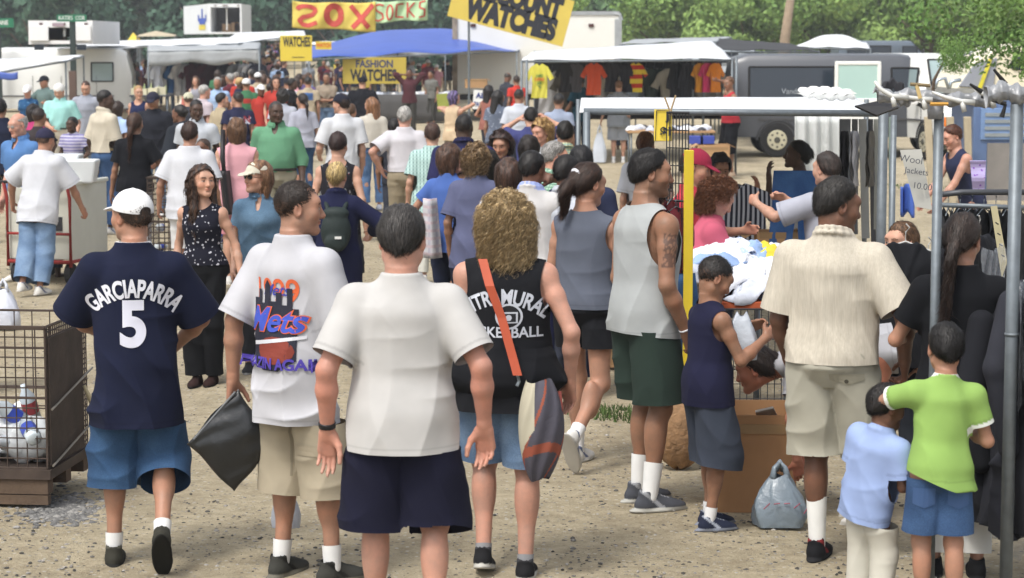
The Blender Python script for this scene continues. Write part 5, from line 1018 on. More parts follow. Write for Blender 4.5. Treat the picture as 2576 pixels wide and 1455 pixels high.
def clutter(tb,z,X0,X1,Y,D,n,kinds,labf,grp,szs=(.05,.16),cols=None):
    """small goods; each one a thing"""
    done=[]
    for i in range(n):
        x=X0+.08+(X1-X0-.16)*((i*.618)%1); y=Y+.08+(D-.16)*rnd.random(); k=kinds[i%len(kinds)]; c=cols[i%len(cols)]; q=MB(); m=mat('goods_'+k,c[0],.5,0,.08,9); h=rnd.uniform(*szs)
        if k=='bottle': q.tube([(0,0,0),(0,0,h*1.1),(0,0,h*1.35),(0,0,h*1.4),(0,0,h*1.7)],[.035,.037,.02,.014,.014],10)
        elif k=='box': q.box((0,0,h/2),(h*1.3,h*.9,h),rz=rnd.uniform(-.4,.4))
        elif k=='vase': q.tube([(0,0,0),(0,0,h*.3),(0,0,h*.8),(0,0,h*1.2),(0,0,h*1.35)],[.03,.055,.05,.022,.035],12)
        else:
            vv=q; r=h*.9; q.grid(lambda u,v:(r*1.2*math.cos(2*PI*u)*math.sin(PI*v*.5)*(1+.2*math.sin(u*19)),r*.9*math.sin(2*PI*u)*math.sin(PI*v*.5)*(1+.15*math.sin(u*13)),h*.75*math.cos(PI*v*.5)+.012*math.sin(u*25+v*9)),18,5)
        o=q.build({'bottle':'bottle','box':'carton','vase':'vase','bundle':'folded_garment'}[k],m,smooth=k!='box'); o.location=(x,y,z+.002); tag(o,labf(i,k,c[1]),{'bottle':'bottle','box':'box','vase':'vase','bundle':'garment'}[k],grp)
t,z,X0,X1=table('table','grey skirted table of the watch stall under the blue canopy',745,1150,238,YS(84),1.0,skirt='#4b4a4a')
clutter(t,z,X0,X1,YS(84),1.0,110,['bundle'],lambda i,k,c:'small white or pale blue bundle in the rows on the watch stall table','small bundles on the watch stall table',(.05,.10),[('#d4d7de','white'),('#c3c9d6','pale'),('#dcdcdc','white')])
t,z,X0,X1=table('table','table crowded with white goods under the grey tarp canopy',425,600,222,YS(78),1.6)
clutter(t,z,X0,X1,YS(78),1.6,46,['bottle','vase','box'],lambda i,k,c:f'small {c} {"bottle" if k=="bottle" else "vase" if k=="vase" else "carton"} on the rear bric a brac table','goods on the rear bric a brac table',(.16,.36),[('#dcd9d0','white'),('#cfc8b4','cream'),('#c4b9a8','tan'),('#d8d4c8','white')])
t,z,X0,X1=table('table','nearer table of cream and red bric a brac left of the crowd',440,560,285,YS(106),.9)
clutter(t,z,X0,X1,YS(106),.9,30,['bottle','box','vase'],lambda i,k,c:f'small {c} {"bottle" if k=="bottle" else "vase" if k=="vase" else "carton"} on the nearer bric a brac table','goods on the nearer bric a brac table',(.12,.30),[('#dcd9d0','white'),('#cfc8b4','cream'),('#b4685c','reddish')])
t,z,X0,X1=table('table','small dark table of green bottles left of the bric a brac',325,425,240,YS(92),.9,mt=mat('dark_table','#3d424c',.7))
clutter(t,z,X0,X1,YS(92),.9,14,['bottle','box'],lambda i,k,c:f'small {c} {"bottle" if k=="bottle" else "box"} on the dark table at left','goods on the dark table at left',(.10,.22),[('#8f9a6a','green'),('#c9c4a8','cream')])
t,z,X0,X1=table('table','table with shoes and blue boxes in front of the T-shirt stall',1580,1800,330,YS(140),1.0,mt=CARD)
clutter(t,z,X0,X1,YS(140),1.0,22,['bundle'],lambda i,k,c:'black and white shoe bundle heaped on the table by the T-shirt stall','shoe bundles by the T-shirt stall',(.07,.12),[('#d0d2d6','white'),('#33343c','black'),('#b4b8c4','grey')])
for (a,b) in((1750,1,),(1778,2)):
    o=MB().box((0,0,0),(.25,.28,.14)).build('shoe_box',mat('blue_box','#3a4a9a',.5),bevel=.004); o.location=W(a,352,YS(141)); tag(o,['left','right'][b-1]+' one of two blue shoe boxes on the carton','box')
def carton(px0,px1,py0,py1,Y,D,label,c='#a98660',flaps=True):
    z1,z0=ZF(py0,Y),ZF(py1,Y); X0,X1=XF(px0,Y,z0),XF(px1,Y,z0); z0=max(0,z0); w=X1-X0; root=empty('cardboard_box',((X0+X1)/2,Y,z0),rnd.uniform(-.05,.05),label,'box'); m=mat('cardboard',c,.85,0,.10,4); h=z1-z0; t=.008
    q=MB(); q.box((-w/2,D/2,h/2),(t,D,h)); q.box((w/2,D/2,h/2),(t,D,h)); q.box((0,0,h/2),(w,t,h)); q.box((0,D,h/2),(w,t,h)); q.box((0,D/2,.01),(w,D,t)); q.build('walls',m,root)
    if flaps:
        for sg in(-1,1): MB().box((sg*(w/2+.05),D/2,h-.02),(.13,D*.95,.006),M=Matrix.Rotation(sg*.5,3,'Y')).build('flap',m,root)
    MB().box((0,-t/2-.003,h*.86),(w*.9,.003,.05)).build('tape',mat('packing_tape','#8f7350',.4),root); return root
carton(1805,2000,1045,1290,YF(1290),.5,'large brown cardboard box standing open behind the boy in the navy tank top','#9a7450')
carton(1755,1835,365,430,YS(143),.5,'brown carton under the blue shoe boxes by the T-shirt stall'); carton(1170,1225,200,222,YS(86),.6,'small open carton beside the white trailer wheel'); carton(1355,1420,860,925,YF(925)+.3,.3,'small red and white printed carton on the ground behind the curly haired woman','#9a5a44',False); carton(1530,1680,870,925,YF(925),.5,'low brown carton on the ground left of the man in green shorts')
carton(1905,2010,585,640,YS(330),.3,'small brown carton on the ground behind the clothes table')
# ---------------------------------------------------------------- wire cages, cart
RUST=mat('rusty_steel','#4a3f38',.75,.35,.3,8); WOOD=mat('old_pallet_wood','#5a4a3c',.9,0,.25,5,.01,20)
def wires(p0,du,dv,nu,nv,r=.004,thick=()):
    q=MB(); p0,du,dv=Vector(p0),Vector(du),Vector(dv)
    for i in range(nu+1): q.tube([p0+du*(i/nu),p0+du*(i/nu)+dv],r*(1.9 if i in thick else 1),5)
    for j in range(nv+1): q.tube([p0+dv*(j/nv),p0+dv*(j/nv)+du],r*(1.9 if j in(0,nv,nv//2) else 1),5)
    return q
def cage(label,corner,w,D,H,rz,zb,panelside=True,bottles=0,grpb='',seed=1,wr_=.004,sp=.052):
    root=empty('wire_cage',corner,rz,label,'cage'); z0=zb+.13
    wires((0,0,z0),(-w,0,0),(0,0,H),int(w/sp),int(H/sp),wr_,(0,int(w/sp)//2)).build('front_panel',RUST,root); wires((0,0,z0+H),(0,0,-.008),(-w,0,0),1,1,.008).build('top_rail',RUST,root)
    s=wires((0,0,z0),(0,D,0),(0,0,H),int(D/.032),int(H/.028),.0042)
    s.build('side_panel',RUST,root); wires((0,D,z0),(-w,0,0),(0,0,H),int(w/.10),int(H/.10),wr_*.9).build('rear_panel',RUST,root); wires((-w,0,z0),(0,D,0),(0,0,H),int(D/.1),int(H/.1),.003).build('side_panel',RUST,root)
    if panelside:
        q=MB(); q.box((.012,D*.42,z0+H*.47),(.012,D*.80,H*.90)); q.build('sheet_panel',mat('rusty_sheet','#40362f',.85,.1,.3,6,.004,30),root)
        q=MB(); q.tube([(.03,.0,z0+H*.42),(.035,D,z0+H*.58)],.006,6); q.tube([(.03,.0,z0+H*.02),(.035,D,z0+H*.18)],.006,6); q.build('brace',mat('worn_steel','#8a857c',.5,.5),root); q=MB(); q.tube([(.03,D*.8,z0+.35),(.06,D*.85,z0+.25),(.05,D*.95,z0+.08),(.05,D*.9,z0-.02)],[.010,.014,.014,.008],7); q.build('rope',mat('pale_rope','#b5a888',.8),root,smooth=True)
    q=MB(); q.box((-w/2,D/2,z0-.03),(w+.04,D+.04,.05)); q.build('base_tray',RUST,root)
    q=MB(); 
    for y in(.04,D/2,D-.04): q.box((-w/2,y,zb-.0+.045),(w,.09,.10))
    q.box((-w/2,.02,.02+zb*.2),(w,.05,.05)); q.build('pallet',WOOD,root)
    r_=random.Random(seed)
    for i in range(bottles):
        x=-w*r_.uniform(.05,.95); y=D*r_.uniform(.08,.9); z=z0+.05+.28*r_.random()*(1-.3*r_.random()); c=r_.choice([('#cfd6da','clear'),('#cfd6da','clear'),('#dfe2e2','white'),('#c2ccd2','clear')]); q=MB(); q.tube([(0,0,-.11),(0,0,-.10),(0,0,.05),(0,0,.09),(0,0,.12)],[.03,.042,.042,.018,.014],10)
        o=q.build('plastic_bottle',mat('plastic_'+c[1],c[0],.25,0,.1,10,spec=.6),smooth=True); lb=MB(); lb.tube([(0,0,-.05),(0,0,.02)],.0435,10,cap=False); k=r_.choice(['#3344a0','#3a50b4','#c8ccd8','#a8484c']); lb.build('bottle_label',mat('label_'+k[1:],k,.5),o); M_=Matrix.Rotation(rz,3,'Z'); p=M_@Vector((x,y,0))
        o.location=(corner[0]+p.x,corner[1]+p.y,z); o.rotation_euler=(r_.uniform(-1.6,1.6),r_.uniform(-1.6,1.6),r_.uniform(0,6)); tag(o,'empty plastic bottle among others at the bottom of the '+grpb,'bottle','empty bottles in the '+grpb)
    return root
s=488; Yq=YF(1275); cage('rusty wire cage of plastic bottles on a pallet at the near left',(XF(122,Yq),Yq,0),1.6,.72,.74,R(-6),.07,True,46,'near left wire cage')
Yq=YF(690); cage('rusty wire cage standing behind the floral top woman',(XF(636,Yq),Yq,0),1.08,.9,.86,R(2),.02,False,16,'cage behind the floral top woman',3,.0065,.056)
for i in range(9):
    q=MB(); r_=random.Random(i+50); q.grid(lambda u,v:(.15*math.cos(6.283*u)*math.sin(PI*v)*(1+.2*math.sin(u*31+i)),.15*math.sin(6.283*u)*math.sin(PI*v)*(1+.2*math.sin(u*23)),.11*math.cos(PI*v)*(1+.25*math.sin(u*19+v*9))),24,12)
    o=q.build('plastic_bag',mat('milky_plastic','#c9cdcf',.3,0,.08,8,.02,14,spec=.6),smooth=True); p=Matrix.Rotation(R(-6),3,'Z')@Vector((-.16-.16*i,.24+.05*(i%3),0)); cx_=XF(122,YF(1275)); o.location=(cx_+p.x,YF(1275)+p.y,.30+.04*(i%2)); tag(o,'crumpled milky plastic bag of bottles in the bottom of the near left cage','bag','plastic bags in the near left cage')
# laundry cart
Yq=YF(715); ct=empty('cart',(XF(178,Yq),Yq,0),R(-14),'grey white bin cart on a red trolley pushed by the man in jeans','cart'); BIN=mat('bin_plastic','#bdbdb2',.55,0,.06,3); RED=mat('red_steel','#8e2f2c',.5,.1,.1)
MB().box((-.33,.02,.60),(.66,.03,.72)).build('front_panel',BIN,ct,bevel=.01); MB().box((.0,.45,.60),(.03,.86,.78)).build('side_panel',mat('bin_side','#c6c8be',.5,0,.05,3),ct,bevel=.01); MB().box((-.66,.45,.60),(.03,.86,.72)).build('side_panel',BIN,ct); MB().box((-.33,.88,.60),(.66,.03,.72)).build('rear_panel',BIN,ct); MB().box((-.33,.45,.27),(.62,.84,.04)).build('floor_panel',BIN,ct)
MB().box((.0,.45,1.0),(.06,.90,.04)).build('rim',mat('bin_side','#c6c8be',.5,0,.05,3),ct,bevel=.01)
MB().box((-.47,.0,.72),(.16,.012,.12)).build('label_plate',mat('black_plate','#26262a',.6),ct); MB().box((-.18,.0,.60),(.20,.012,.14)).build('label_plate',mat('black_plate','#26262a',.6),ct)
q=MB(); [q.tube([(x,-.03,.17),(x,-.03,.86),(x,-.10,1.02)],.018,8) for x in(-.66,.02)]; q.tube([(-.66,-.03,.22),(.02,-.03,.22)],.02,8); q.tube([(-.66,-.03,.50),(.02,-.03,.50)],.014,8); q.tube([(.02,-.03,.22),(.02,.86,.22)],.018,8); q.tube([(-.66,-.03,.22),(-.66,.86,.22)],.018,8); q.build('frame',RED,ct,smooth=True)
q=MB(); q.tube([(-.70,-.10,1.02),(-.2,-.12,1.03),(.06,-.10,1.02)],.016,8); q.build('handle',DARKM,ct,smooth=True)
for x in(-.6,-.02):
    for y in(.05,.80): q=MB(); q.tube([(x-.03,y,.10),(x+.03,y,.10)],.10,16); q.build('wheel',BLACKM,ct)
for k,(x,y,w,h,z,lab) in enumerate(((-.05,.35,.40,.24,.99,'front'),(-.35,.55,.45,.30,.97,'rear'))):
    q=MB(); b=.8; q.add([(sx*w/2*t,sy*w*.35*t,zz) for (t,zz) in((b,0),(1,h)) for (sx,sy) in((-1,-1),(1,-1),(1,1),(-1,1))],[(0,1,2,3)[::-1],(0,1,5,4),(1,2,6,5),(2,3,7,6),(3,0,4,7),(4,5,6,7)]); o=q.build('plastic_tub',mat('white_tub','#cfd3d4',.35,0,.05,4,spec=.5),bevel=.02); p=Matrix.Rotation(R(-14),3,'Z')@Vector((x,y,0)); o.location=(ct.location.x+p.x,ct.location.y+p.y,z); tag(o,f'{lab} white plastic tub resting on top of the bin cart','tub')
# ---------------------------------------------------------------- front stall (white beam canopy) and its poles
YA=YS(365); zt=ZF(285,YA)
canopy('canopy','long white tarp canopy of the front clothes stall',[(1458,283,YS(350)),(2222,288,YS(350)),(2150,246,YS(262)),(1462,246,YS(262))],TARPW,poles=False,sag=.0,val=0,wav=.01)
fr=empty('stall_frame',(0,0,0),0,'galvanised pipe frame carrying the long white tarp canopy','frame'); Ya=YS(350)
q=MB(); q.tube([W(1468,281,Ya+.02),W(2228,286,Ya+.02)],.026,10); q.build('front_pipe',GALV,fr,smooth=True)
for (px,Y,r) in((1476,Ya,.028),(2222,Ya,.036),(1455,YS(262),.024),(2180,YS(262),.024)): z=ZF(282,Y) if Y==Ya else ZF(250,Y); q=MB(); q.tube([(XF(px,Y,z),Y,0),(XF(px,Y,z),Y,z)],r,10); q.build('pole',GALV,fr,smooth=True)
tw=MB(); tw.grid(lambda u,v:(lambda p:(p[0]+.02*math.sin(v*40),p[1]-.11*math.cos(2*PI*v)*(.35+.65*math.sin(PI*min(1,u*1.02))**.5),p[2]+.055*math.sin(2*PI*v)*(.35+.65*math.sin(PI*u)**.5)+.01*math.sin(u*31)))(W(2010+140*u,232+8*u,YS(300))),30,10); tag(tw.build('rolled_cloth',mat('white_cloth_roll','#dcdcd8',.85,0,.05,6,.02,12),smooth=True),'white cloth rolled up on top of the front canopy','cloth')
cu_=MB().grid(lambda u,v:(lambda p:(p[0],p[1]+.04*math.sin(u*24),p[2]))(W(2000+112*u,292+ (155)*v,YS(255))),24,8); tag(cu_.build('hanging_sheet',mat('pale_sheet','#c6c9c8',.8,0,.06,3,.02,6),smooth=True,solid=.006),'pale grey sheet hanging from the front canopy before the van wheel','sheet')
q=MB(); Y=YS(355); p=W(2195,262,Y); q.add([W(2150,268,Y-.05),W(2205,292,Y-.08),W(2260,272,Y-.05),W(2215,255,Y)],[(0,1,2,3)]); tag(q.build('tape_wrap',mat('black_tape','#1c1c1f',.5),solid=.02),'black taped wrapping on the right corner of the front canopy','tape')
# hanging slats and display at right of the stall
for i,(a,b,yt,yb,s_,c,lab) in enumerate(((2112,2140,300,560,300,'#70757c','wide grey'),(2143,2158,300,590,300,'#5b5d60','dark grey'),(2160,2180,300,600,305,'#9a9c9b','light grey'),(2184,2196,300,615,310,'#3e3f42','charcoal'),(2198,2212,300,620,310,'#83857f','greenish grey'),(2236,2250,295,620,330,'#7a8a84','pale green'))):
    Y=YS(s_); o=MB().grid(lambda u,v:(lambda p:(p[0],p[1]+.01*math.sin(v*9),p[2]))(W(a+(b-a)*u+ (v*8 if i in(2,3) else 0),yt+(yb-yt)*v,Y)),3,8).build('display_board',mat('slat_%d'%i,c,.6,0,.1,4),solid=.015); tag(o,lab+' upright display strip in the row behind the beige shirt man','display strip')
for i,(px,c,lab) in enumerate(((2125,'#26262b','black sock bundle pinned on the wide grey strip'),(2150,'#b8b8be','white trousers hanging in the row of strips'),(2190,'#55524c','taupe belt bundle hanging on the strips'))): hang(px,330,YS(312),70,c,3,lab,.45,noh=True)
# yellow post with grid
Y=YF(1300)+.0; Y=YS(440); q=MB(); zb=0; zt2=ZF(378,Y); o=MB().box((0,0,zt2/2),(.055,.04,zt2)).build('yellow_post',mat('yellow_paint','#c9b02c',.5,0,.06,5),bevel=.004); o.location=(XF(1731,Y,1.2),Y,0); tag(o,'bright yellow square post holding the wire grid of hanging clothes','post')
Yg=Y+.12; x0,x1=XF(1676,Yg,1.5),XF(1728,Yg,1.5); gr=wires((x0,Yg,ZF(680,Yg)),(x1-x0,-.10,0),(0,0,ZF(283,Yg)-ZF(680,Yg)),7,9,.0035).build('wire_grid',DARKM); tag(gr,'black wire grid panel behind the yellow post','grid')
sb=board('price_board','yellow card lettered with a dollar price above the wire grid','sign',1668,316,45,80,400,0,mat('yellow_card','#ddc243',.6),.01); onb(sb,400,12,22,26,'J',bold=.05,y=-.012); onb(sb,400,8,-16,30,'$1',bold=.04,y=-.012)
q=MB(); q.tube([W(1652,278,YS(400)-.012),W(1688,278,YS(400)-.012),W(1688,355,YS(400)-.012),W(1648,355,YS(400)-.012),W(1652,278,YS(400)-.012)],.003,4); b=q.build('card_border',INK,None); b.parent=sb; b.matrix_parent_inverse=Matrix.Translation(sb.location).inverted()
q=MB(); q.tube([W(1672,245,Yg),W(1690,292,Yg)],.006,6); q.tube([W(1700,240,Yg),W(1684,290,Yg)],.006,6); tag(q.build('wooden_stick',mat('stick','#a08a68',.8)),'two crossed thin sticks tied above the yellow price card','stick')
hang(1688,500,Yg-.06,75,'#6f1f2e',2,'first burgundy shirt hanging on the wire grid',.55); hang(1700,520,Yg-.09,60,'#7a2636',1,'second burgundy shirt hanging lower on the wire grid',.72); hang(1672,560,Yg-.02,80,'#7c8088',1,'pale grey shirt hanging left of the burgundy ones',.5)
hang(1700,690,Yg-.13,35,'#3b5a8a',3,'small blue jeans hanging at the foot of the wire grid',.62,pat=mpat('denim','#31507c','#4f74a2'))
# clothes table with heap
Yt=YS(430); t,z,X0,X1=table('table','clothes table heaped with white and blue garments',1750,2010,760,Yt,1.75,mt=mat('orange_cover','#a8502c',.7))
HG=[('#d4d6dc','white'),('#c3c8d4','pale grey'),('#d4d6dc','white'),('#8ea6cc','light blue'),('#d4d6dc','white'),('#2a2d44','navy'),('#b04a52','red'),('#c46a8c','pink'),('#cbb83c','yellow'),('#c8cdd8','white'),('#a9bada','sky blue'),('#dcdcdc','white')]
for i in range(64):
    r_=random.Random(i+9); c,nm=HG[i%12] if i<48 else HG[(i*5)%12]; w=r_.uniform(.13,.24); back=i/64
    if i%12 in(5,6,7,8) and back<.35: c,nm=HG[0]
    q=MB(); a0=r_.uniform(0,6); q.grid(lambda u,v:(w*(v)*math.cos(6.283*u)*(1+.28*math.sin(u*19+a0)),w*.8*v*math.sin(6.283*u)*(1+.22*math.sin(u*13+a0)),.09*(1-v**2.2)+.022*math.sin(u*25+v*7+a0)*v+.014*math.sin(v*16+u*12)-.01),30,10)
    o=q.build('loose_garment',mat('heap_'+nm.replace(' ','_'),c,.9,0,.07,6,.012,14),smooth=True,solid=.006); y=.10+back*1.5+r_.uniform(-.06,.06); x=(X1-X0)*(((i*.618)%1)-.5)*.96; hz=.20*math.sin(PI*min(1,max(.12,back*1.02)))*(1-.5*abs(x)/((X1-X0)/2)**1)+.035; o.location=((X0+X1)/2+x,Yt+y,z+max(.03,hz*r_.uniform(.5,1.1))); o.rotation_euler=(r_.uniform(-.5,.3),r_.uniform(-.45,.45),r_.uniform(0,6)); tag(o,f'{nm} garment lying crumpled in the heap on the clothes table','garment',f'{nm} garments in the heap on the clothes table')
q=wires((X0+.02,Yt-.03,.12),(X1-X0-.04,0,0),(0,0,z-.16),14,8,.003).build('wire_basket',DARKM); tag(q,'black wire basket front below the clothes table','basket')
bt=MB(); bt.tube([(0,0,0),(0,0,.01),(0,0,.13),(0,0,.17),(0,0,.20),(0,0,.215)],[.025,.033,.033,.028,.013,.013],12); o=bt.build('water_bottle',mat('plastic_clear','#b9cbd8',.15,0,.05,6,spec=.7),smooth=True); o.location=W(1803,608,Yt+1.55); tag(o,'water bottle with a blue label held over the clothes heap','bottle'); l=MB(); l.tube([(0,0,.02),(0,0,.11)],.0345,12,cap=False); l.build('bottle_label',mat('blue_label','#2f55b8',.4),o)
# striped shirt and jeans held up
ss=hang(1850,462,YS(318),8,'#d0d0d4',0,'black and white striped shirt held up over the clothes table',1.0,pat=mpat('stripe_v','#2a2c3c','#b9bdc8',None,8.0),noh=True); ss.scale=(1.0,1,1.05)
o=hang(2006,430,YS(330),-6,'#35557f',3,'blue jeans held up by the waistband behind the clothes table',.82,pat=mpat('denim','#2c4f86','#44699c'),noh=True)
# ---------------------------------------------------------------- pipe frame and racks at right
fr=empty('rack_frame',(0,0,0),0,'galvanised pipe frame wrapped in plastic with white hooks at right','frame'); Ya,Yb=YS(572),YS(612)
def curve_tube(q,pts,r,n=8,m=0): q.tube(pts,r,n,m)
WR=mat('plastic_wrap','#85878a',.35,0,.15,7,.03,9,spec=.6)
q=MB(); P0,P1,P2=Vector(W(2208,238,Ya)),Vector(W(2500,256,Ya)),Vector(W(2640,262,Yb))
def wrap(a,b,r,n=40,seed=0):
    q=MB(); a,b=Vector(a),Vector(b); d=(b-a).normalized(); e1=d.cross(Vector((0,0,1))).normalized(); e2=e1.cross(d)
    def fn(u,v): rr=r*(1+.22*math.sin(u*31+seed)+.14*math.sin(v*6.283*3+u*40)+.1*math.sin(u*83)); p=a+(b-a)*u+e1*math.cos(6.283*v)*rr+e2*math.sin(6.283*v)*rr-Vector((0,0,.25*r*math.sin(u*14+seed))); return tuple(p)
    return q.grid(fn,n,14)
wrap(P0,P1,.027,60).build('wrapped_pipe',WR,fr,smooth=True); wrap(Vector(W(2480,238,Yb)),Vector(W(2680,228,Yb)),.038,40,2).build('wrapped_pipe',WR,fr,smooth=True); wrap(Vector(W(2200,225,Ya)),Vector(W(2290,262,Ya)),.018,30,3).build('wrapped_pipe',WR,fr,smooth=True)
q=MB(); q.tube([Vector(W(2353,262,Ya)),Vector(W(2353,300,Ya))],[.038,.034],10); q.build('plastic_sleeve',WR,fr,smooth=True)
for (px,Y,r,z) in((2352,Ya,.022,ZF(285,Ya)),(2545,Yb,.027,ZF(262,Yb)),(2243,YS(420),.018,ZF(290,YS(420)))): q=MB(); x=XF(px,Y,1.2); q.tube([(x,Y,0),(x,Y,z)],r,14); q.tube([(x,Y,ZF(845,Y)),(x,Y,ZF(838,Y))],r*1.12,14); q.build('pole',GALV,fr,smooth=True)
hk=mat('hook_white','#c9c9c4',.4,.1)
for (a,b,c_,d_) in(((2200,205),(2215,225),(2245,243),(2285,246)),((2262,236),(2288,246),(2322,250),(2345,252)),((2345,232),(2380,246),(2420,256),(2452,258)),((2452,225),(2470,236),(2495,246),(2520,250)),((2512,190),(2530,212),(2560,236),(2590,246))):
    Y=Ya-.06; q=MB(); q.tube([W(*p,Y) for p in(a,b,c_,d_)],[.006,.010,.012,.014],7); q.tube([W(c_[0],c_[1],Y),W(c_[0]+6,c_[1]+26,Y)],.012,6); q.build('hook',hk,fr,smooth=True)
for (a,b) in(((2500,175),(2530,212)),((2440,212),(2470,232)),((2468,244),(2530,262)),((2530,262),(2520,295))): q=MB(); q.tube([W(*a,Ya-.1),W(*b,Ya-.1)],[.006,.012],6); q.build('strap_end',BLACKM,fr)
for (a,b,c) in(((2305,212),(2315,248),'#c9b07a'),((2290,212),(2340,216),'#7a6a4c'),((2340,262),(2385,262),'#b88a3c')): q=MB(); q.tube([W(*a,Ya-.07),W(*b,Ya-.07)],.009,6); q.build('tape_strip',mat('tape_'+c[1:],c,.7),fr)
q=MB().grid(lambda u,v:(lambda p:(p[0],p[1]+.05*math.sin(u*3.1),p[2]+.015*math.sin(u*15)))(W(2222+25*u*0+50*u,214+26*v-14*math.sin(PI*u),YS(300))),12,5); tag(q.build('black_cap',mat('black_cap','#232328',.8),smooth=True,solid=.03),'black cap perched on the corner of the canopy','cap')
# rods
def rod(name,label,pts,r,m,cat='rail'): q=MB(); q.tube(pts,r,10); return tag(q.build(name,m,smooth=True),label,cat)
YR=YS(455); rod('clothes_rail','dark upper clothes rail behind the ponytailed woman',[W(2365,490,YR),W(2420,484,YR),W(2620,484,YR)],.017,mat('dark_rail','#4a4c50',.5,.5)); rod('clothes_rail','light lower clothes rail behind the ponytailed woman',[W(2365,516,YR),W(2620,524,YR)],.014,GALV)
# cardboard price sign
sg=MB(); Y=YS(440); P5=[W(2264,378,Y),W(2318,376,Y-.02),W(2345,528,Y-.02),W(2302,520,Y)]; sg.add(P5,[(0,1,2,3)]); so_=sg.build('price_sign',mat('pale_card','#b9b8b0',.85,0,.05,3),solid=.006); tag(so_,'pale cardboard sign handwritten wool jackets hanging left of the nearer pole','sign')
for (st,px,py,sz) in(('Wool',2292,402,.058),('Jackets',2306,432,.050),('10.00',2320,470,.052)): t_=txt(st,sz,mat('pencil_ink','#55575c',.8),so_,Vector(W(px,py,Y-.05)),(PI/2,R(8),0),bold=-.004)
tg=MB(); Y=YS(520); tg.add([W(2492,520,Y),W(2508,518,Y),W(2534,660,Y),W(2520,700,Y)],[(0,1,2,3)]); o=tg.build('paper_tag',mat('cream_paper','#b3aa88',.8,0,.05,4),solid=.004); tag(o,'long cream paper tag hanging from the clothes rail','tag')
for k in range(4): b=MB().tube([W(2504+5*k,560+27*k,Y-.02),W(2512+5*k,565+27*k,Y-.02)],.003,4).build('pen_mark',INK); b.parent=o
o=MB().grid(lambda u,v:W(2440+40*u*(1-.3*v)+8*v,405+85*v,YS(300)+.02*math.sin(v*9)),6,10).build('printed_bag',mpat('floral','#a79cc4','#7a4ea8','#c9b44a',30.0),solid=.01); tag(o,'purple and yellow printed bag hanging behind the rails','bag')
q=MB().grid(lambda u,v:(lambda p:(p[0],p[1]+.06*math.sin(u*6.28),p[2]))(W(2268+30*u,470+70*v+8*math.sin(u*9),YS(330))),12,8); tag(q.build('plastic_bag',mat('blue_bag','#4a6ac0',.35,0,.2,6,spec=.5),smooth=True,solid=.02),'blue and purple plastic bag behind the cardboard sign','bag')
# jackets
def coat(px,py,Y,yaw,c,label,L_=.95,w=.23,seed=1,sl=.62,group=None):
    fo=foldf(seed,.020,-L_,0,.35); wv=np.array((0,0,1.)); U_,V_=np.array((1.,0,0)),np.array((0,1.,0))
    tb=[(-L_-.05,w*1.12,.115,0),(-L_*.6,w*1.0,.10,0),(-.28,w*.92,.085,0),(-.12,w*.90,.07,0),(-.05,w*.62,.05,0),(-.01,.07,.04,0)]
    gp=[loft((0,0,0),U_,V_,wv,tb,.02,fold=fo,cut=plane((0,0,-L_),(0,0,-1)))]
    for sg in(-1,1): gp+= [cone((sg*w*.82,0,-.09),(sg*(w+.06),.02,-.36),.06,.062,.025),cone((sg*(w+.06),.02,-.36),(sg*(w+.035),-.03,-sl),.060,.05,.02)]
    gp+=[cone((-.06,-.03,-.02),(.0,-.09,-.22),.022,.014,.008),cone((.06,-.03,-.02),(.0,-.09,-.22),.022,.014,.008)]
    v,F=field(gp,*bounds(gp,.02),.011); v,F=compact(v,F); cc=np.tile(np.array(lin(c)),(len(v),1)); o=mk('hanging_coat',v,[F],mcol(),cols=cc); o.location=W(px,py,Y); o.rotation_euler=(0,0,R(yaw)); tag(o,label,'coat',group)
    h=MB(); h.tube([(-.17,0,-.06),(0,0,0),(.17,0,-.06)],.006,5); h.tube([(0,0,0),(0,0,.05),(.02,0,.075),(.0,0,.095)],.004,5); h.build('hanger',mat('hanger_plastic','#a8a8a4',.5),o); return o
PLA=mat('clear_film','#aab0b8',.2,0,.1,8,.03,12,spec=.7,alpha=.38)
coat(2278,608,YS(480),-16,'#15161a','black jacket held out in front of the beige shirt man',.66,seed=2)
coat(2335,640,YS(462),30,'#1b1c21','second black jacket just behind the held out one',.70,seed=3)
coat(2462,590,YS(500),62,'#191a1f','black jacket on the rail right of the ponytailed woman',.75,seed=4)
JK=[(2492,752,566,66,.98,'nearest long black coat left of the thick pole','#1a1b20'),(2540,735,575,78,1.02,'long black coat just behind the nearest one','#24252b'),(2584,700,590,58,1.1,'dark grey coat in plastic right of the thick pole','#2d2e35'),(2625,690,600,80,1.1,'last dark coat at the right frame edge','#1d1e23')]
for i,(px,py,s_,yw,L_,lab,c) in enumerate(JK): coat(px,py,YS(s_),yw,c,lab,L_,.22,seed=8+i,sl=.70)
for i in range(5): coat(2395+34*i,560,YS(440),72+5*i,['#18191d','#24252b','#15151a','#202127','#1b1c21'][i],f'{["first","second","third","fourth","fifth"][i]} dark jacket from the left on the rail behind the ponytailed woman',.66,.2,seed=20+i,group='dark jackets on the rail behind the ponytailed woman')
for (a,b,yt,yb,s_,lab) in((2470,2530,622,760,545,'clear plastic film over the shoulder of the nearest black coat'),(2535,2610,700,1390,600,'long clear garment bag hanging right of the thick pole'),(2455,2530,1270,1370,520,'clump of clear plastic film on the ground below the black coats')):
    Y=YS(s_); q=MB().grid(lambda u,v:(lambda p:(p[0],p[1]-.05*math.sin(PI*u)+.02*math.sin(u*29+v*8),p[2]+.01*math.sin(v*21+u*9)))(W(a+(b-a)*u,yt+(yb-yt)*v+10*math.sin(u*7),Y)),26,30).build('plastic_film',PLA,smooth=True); tag(q,lab,'plastic film')
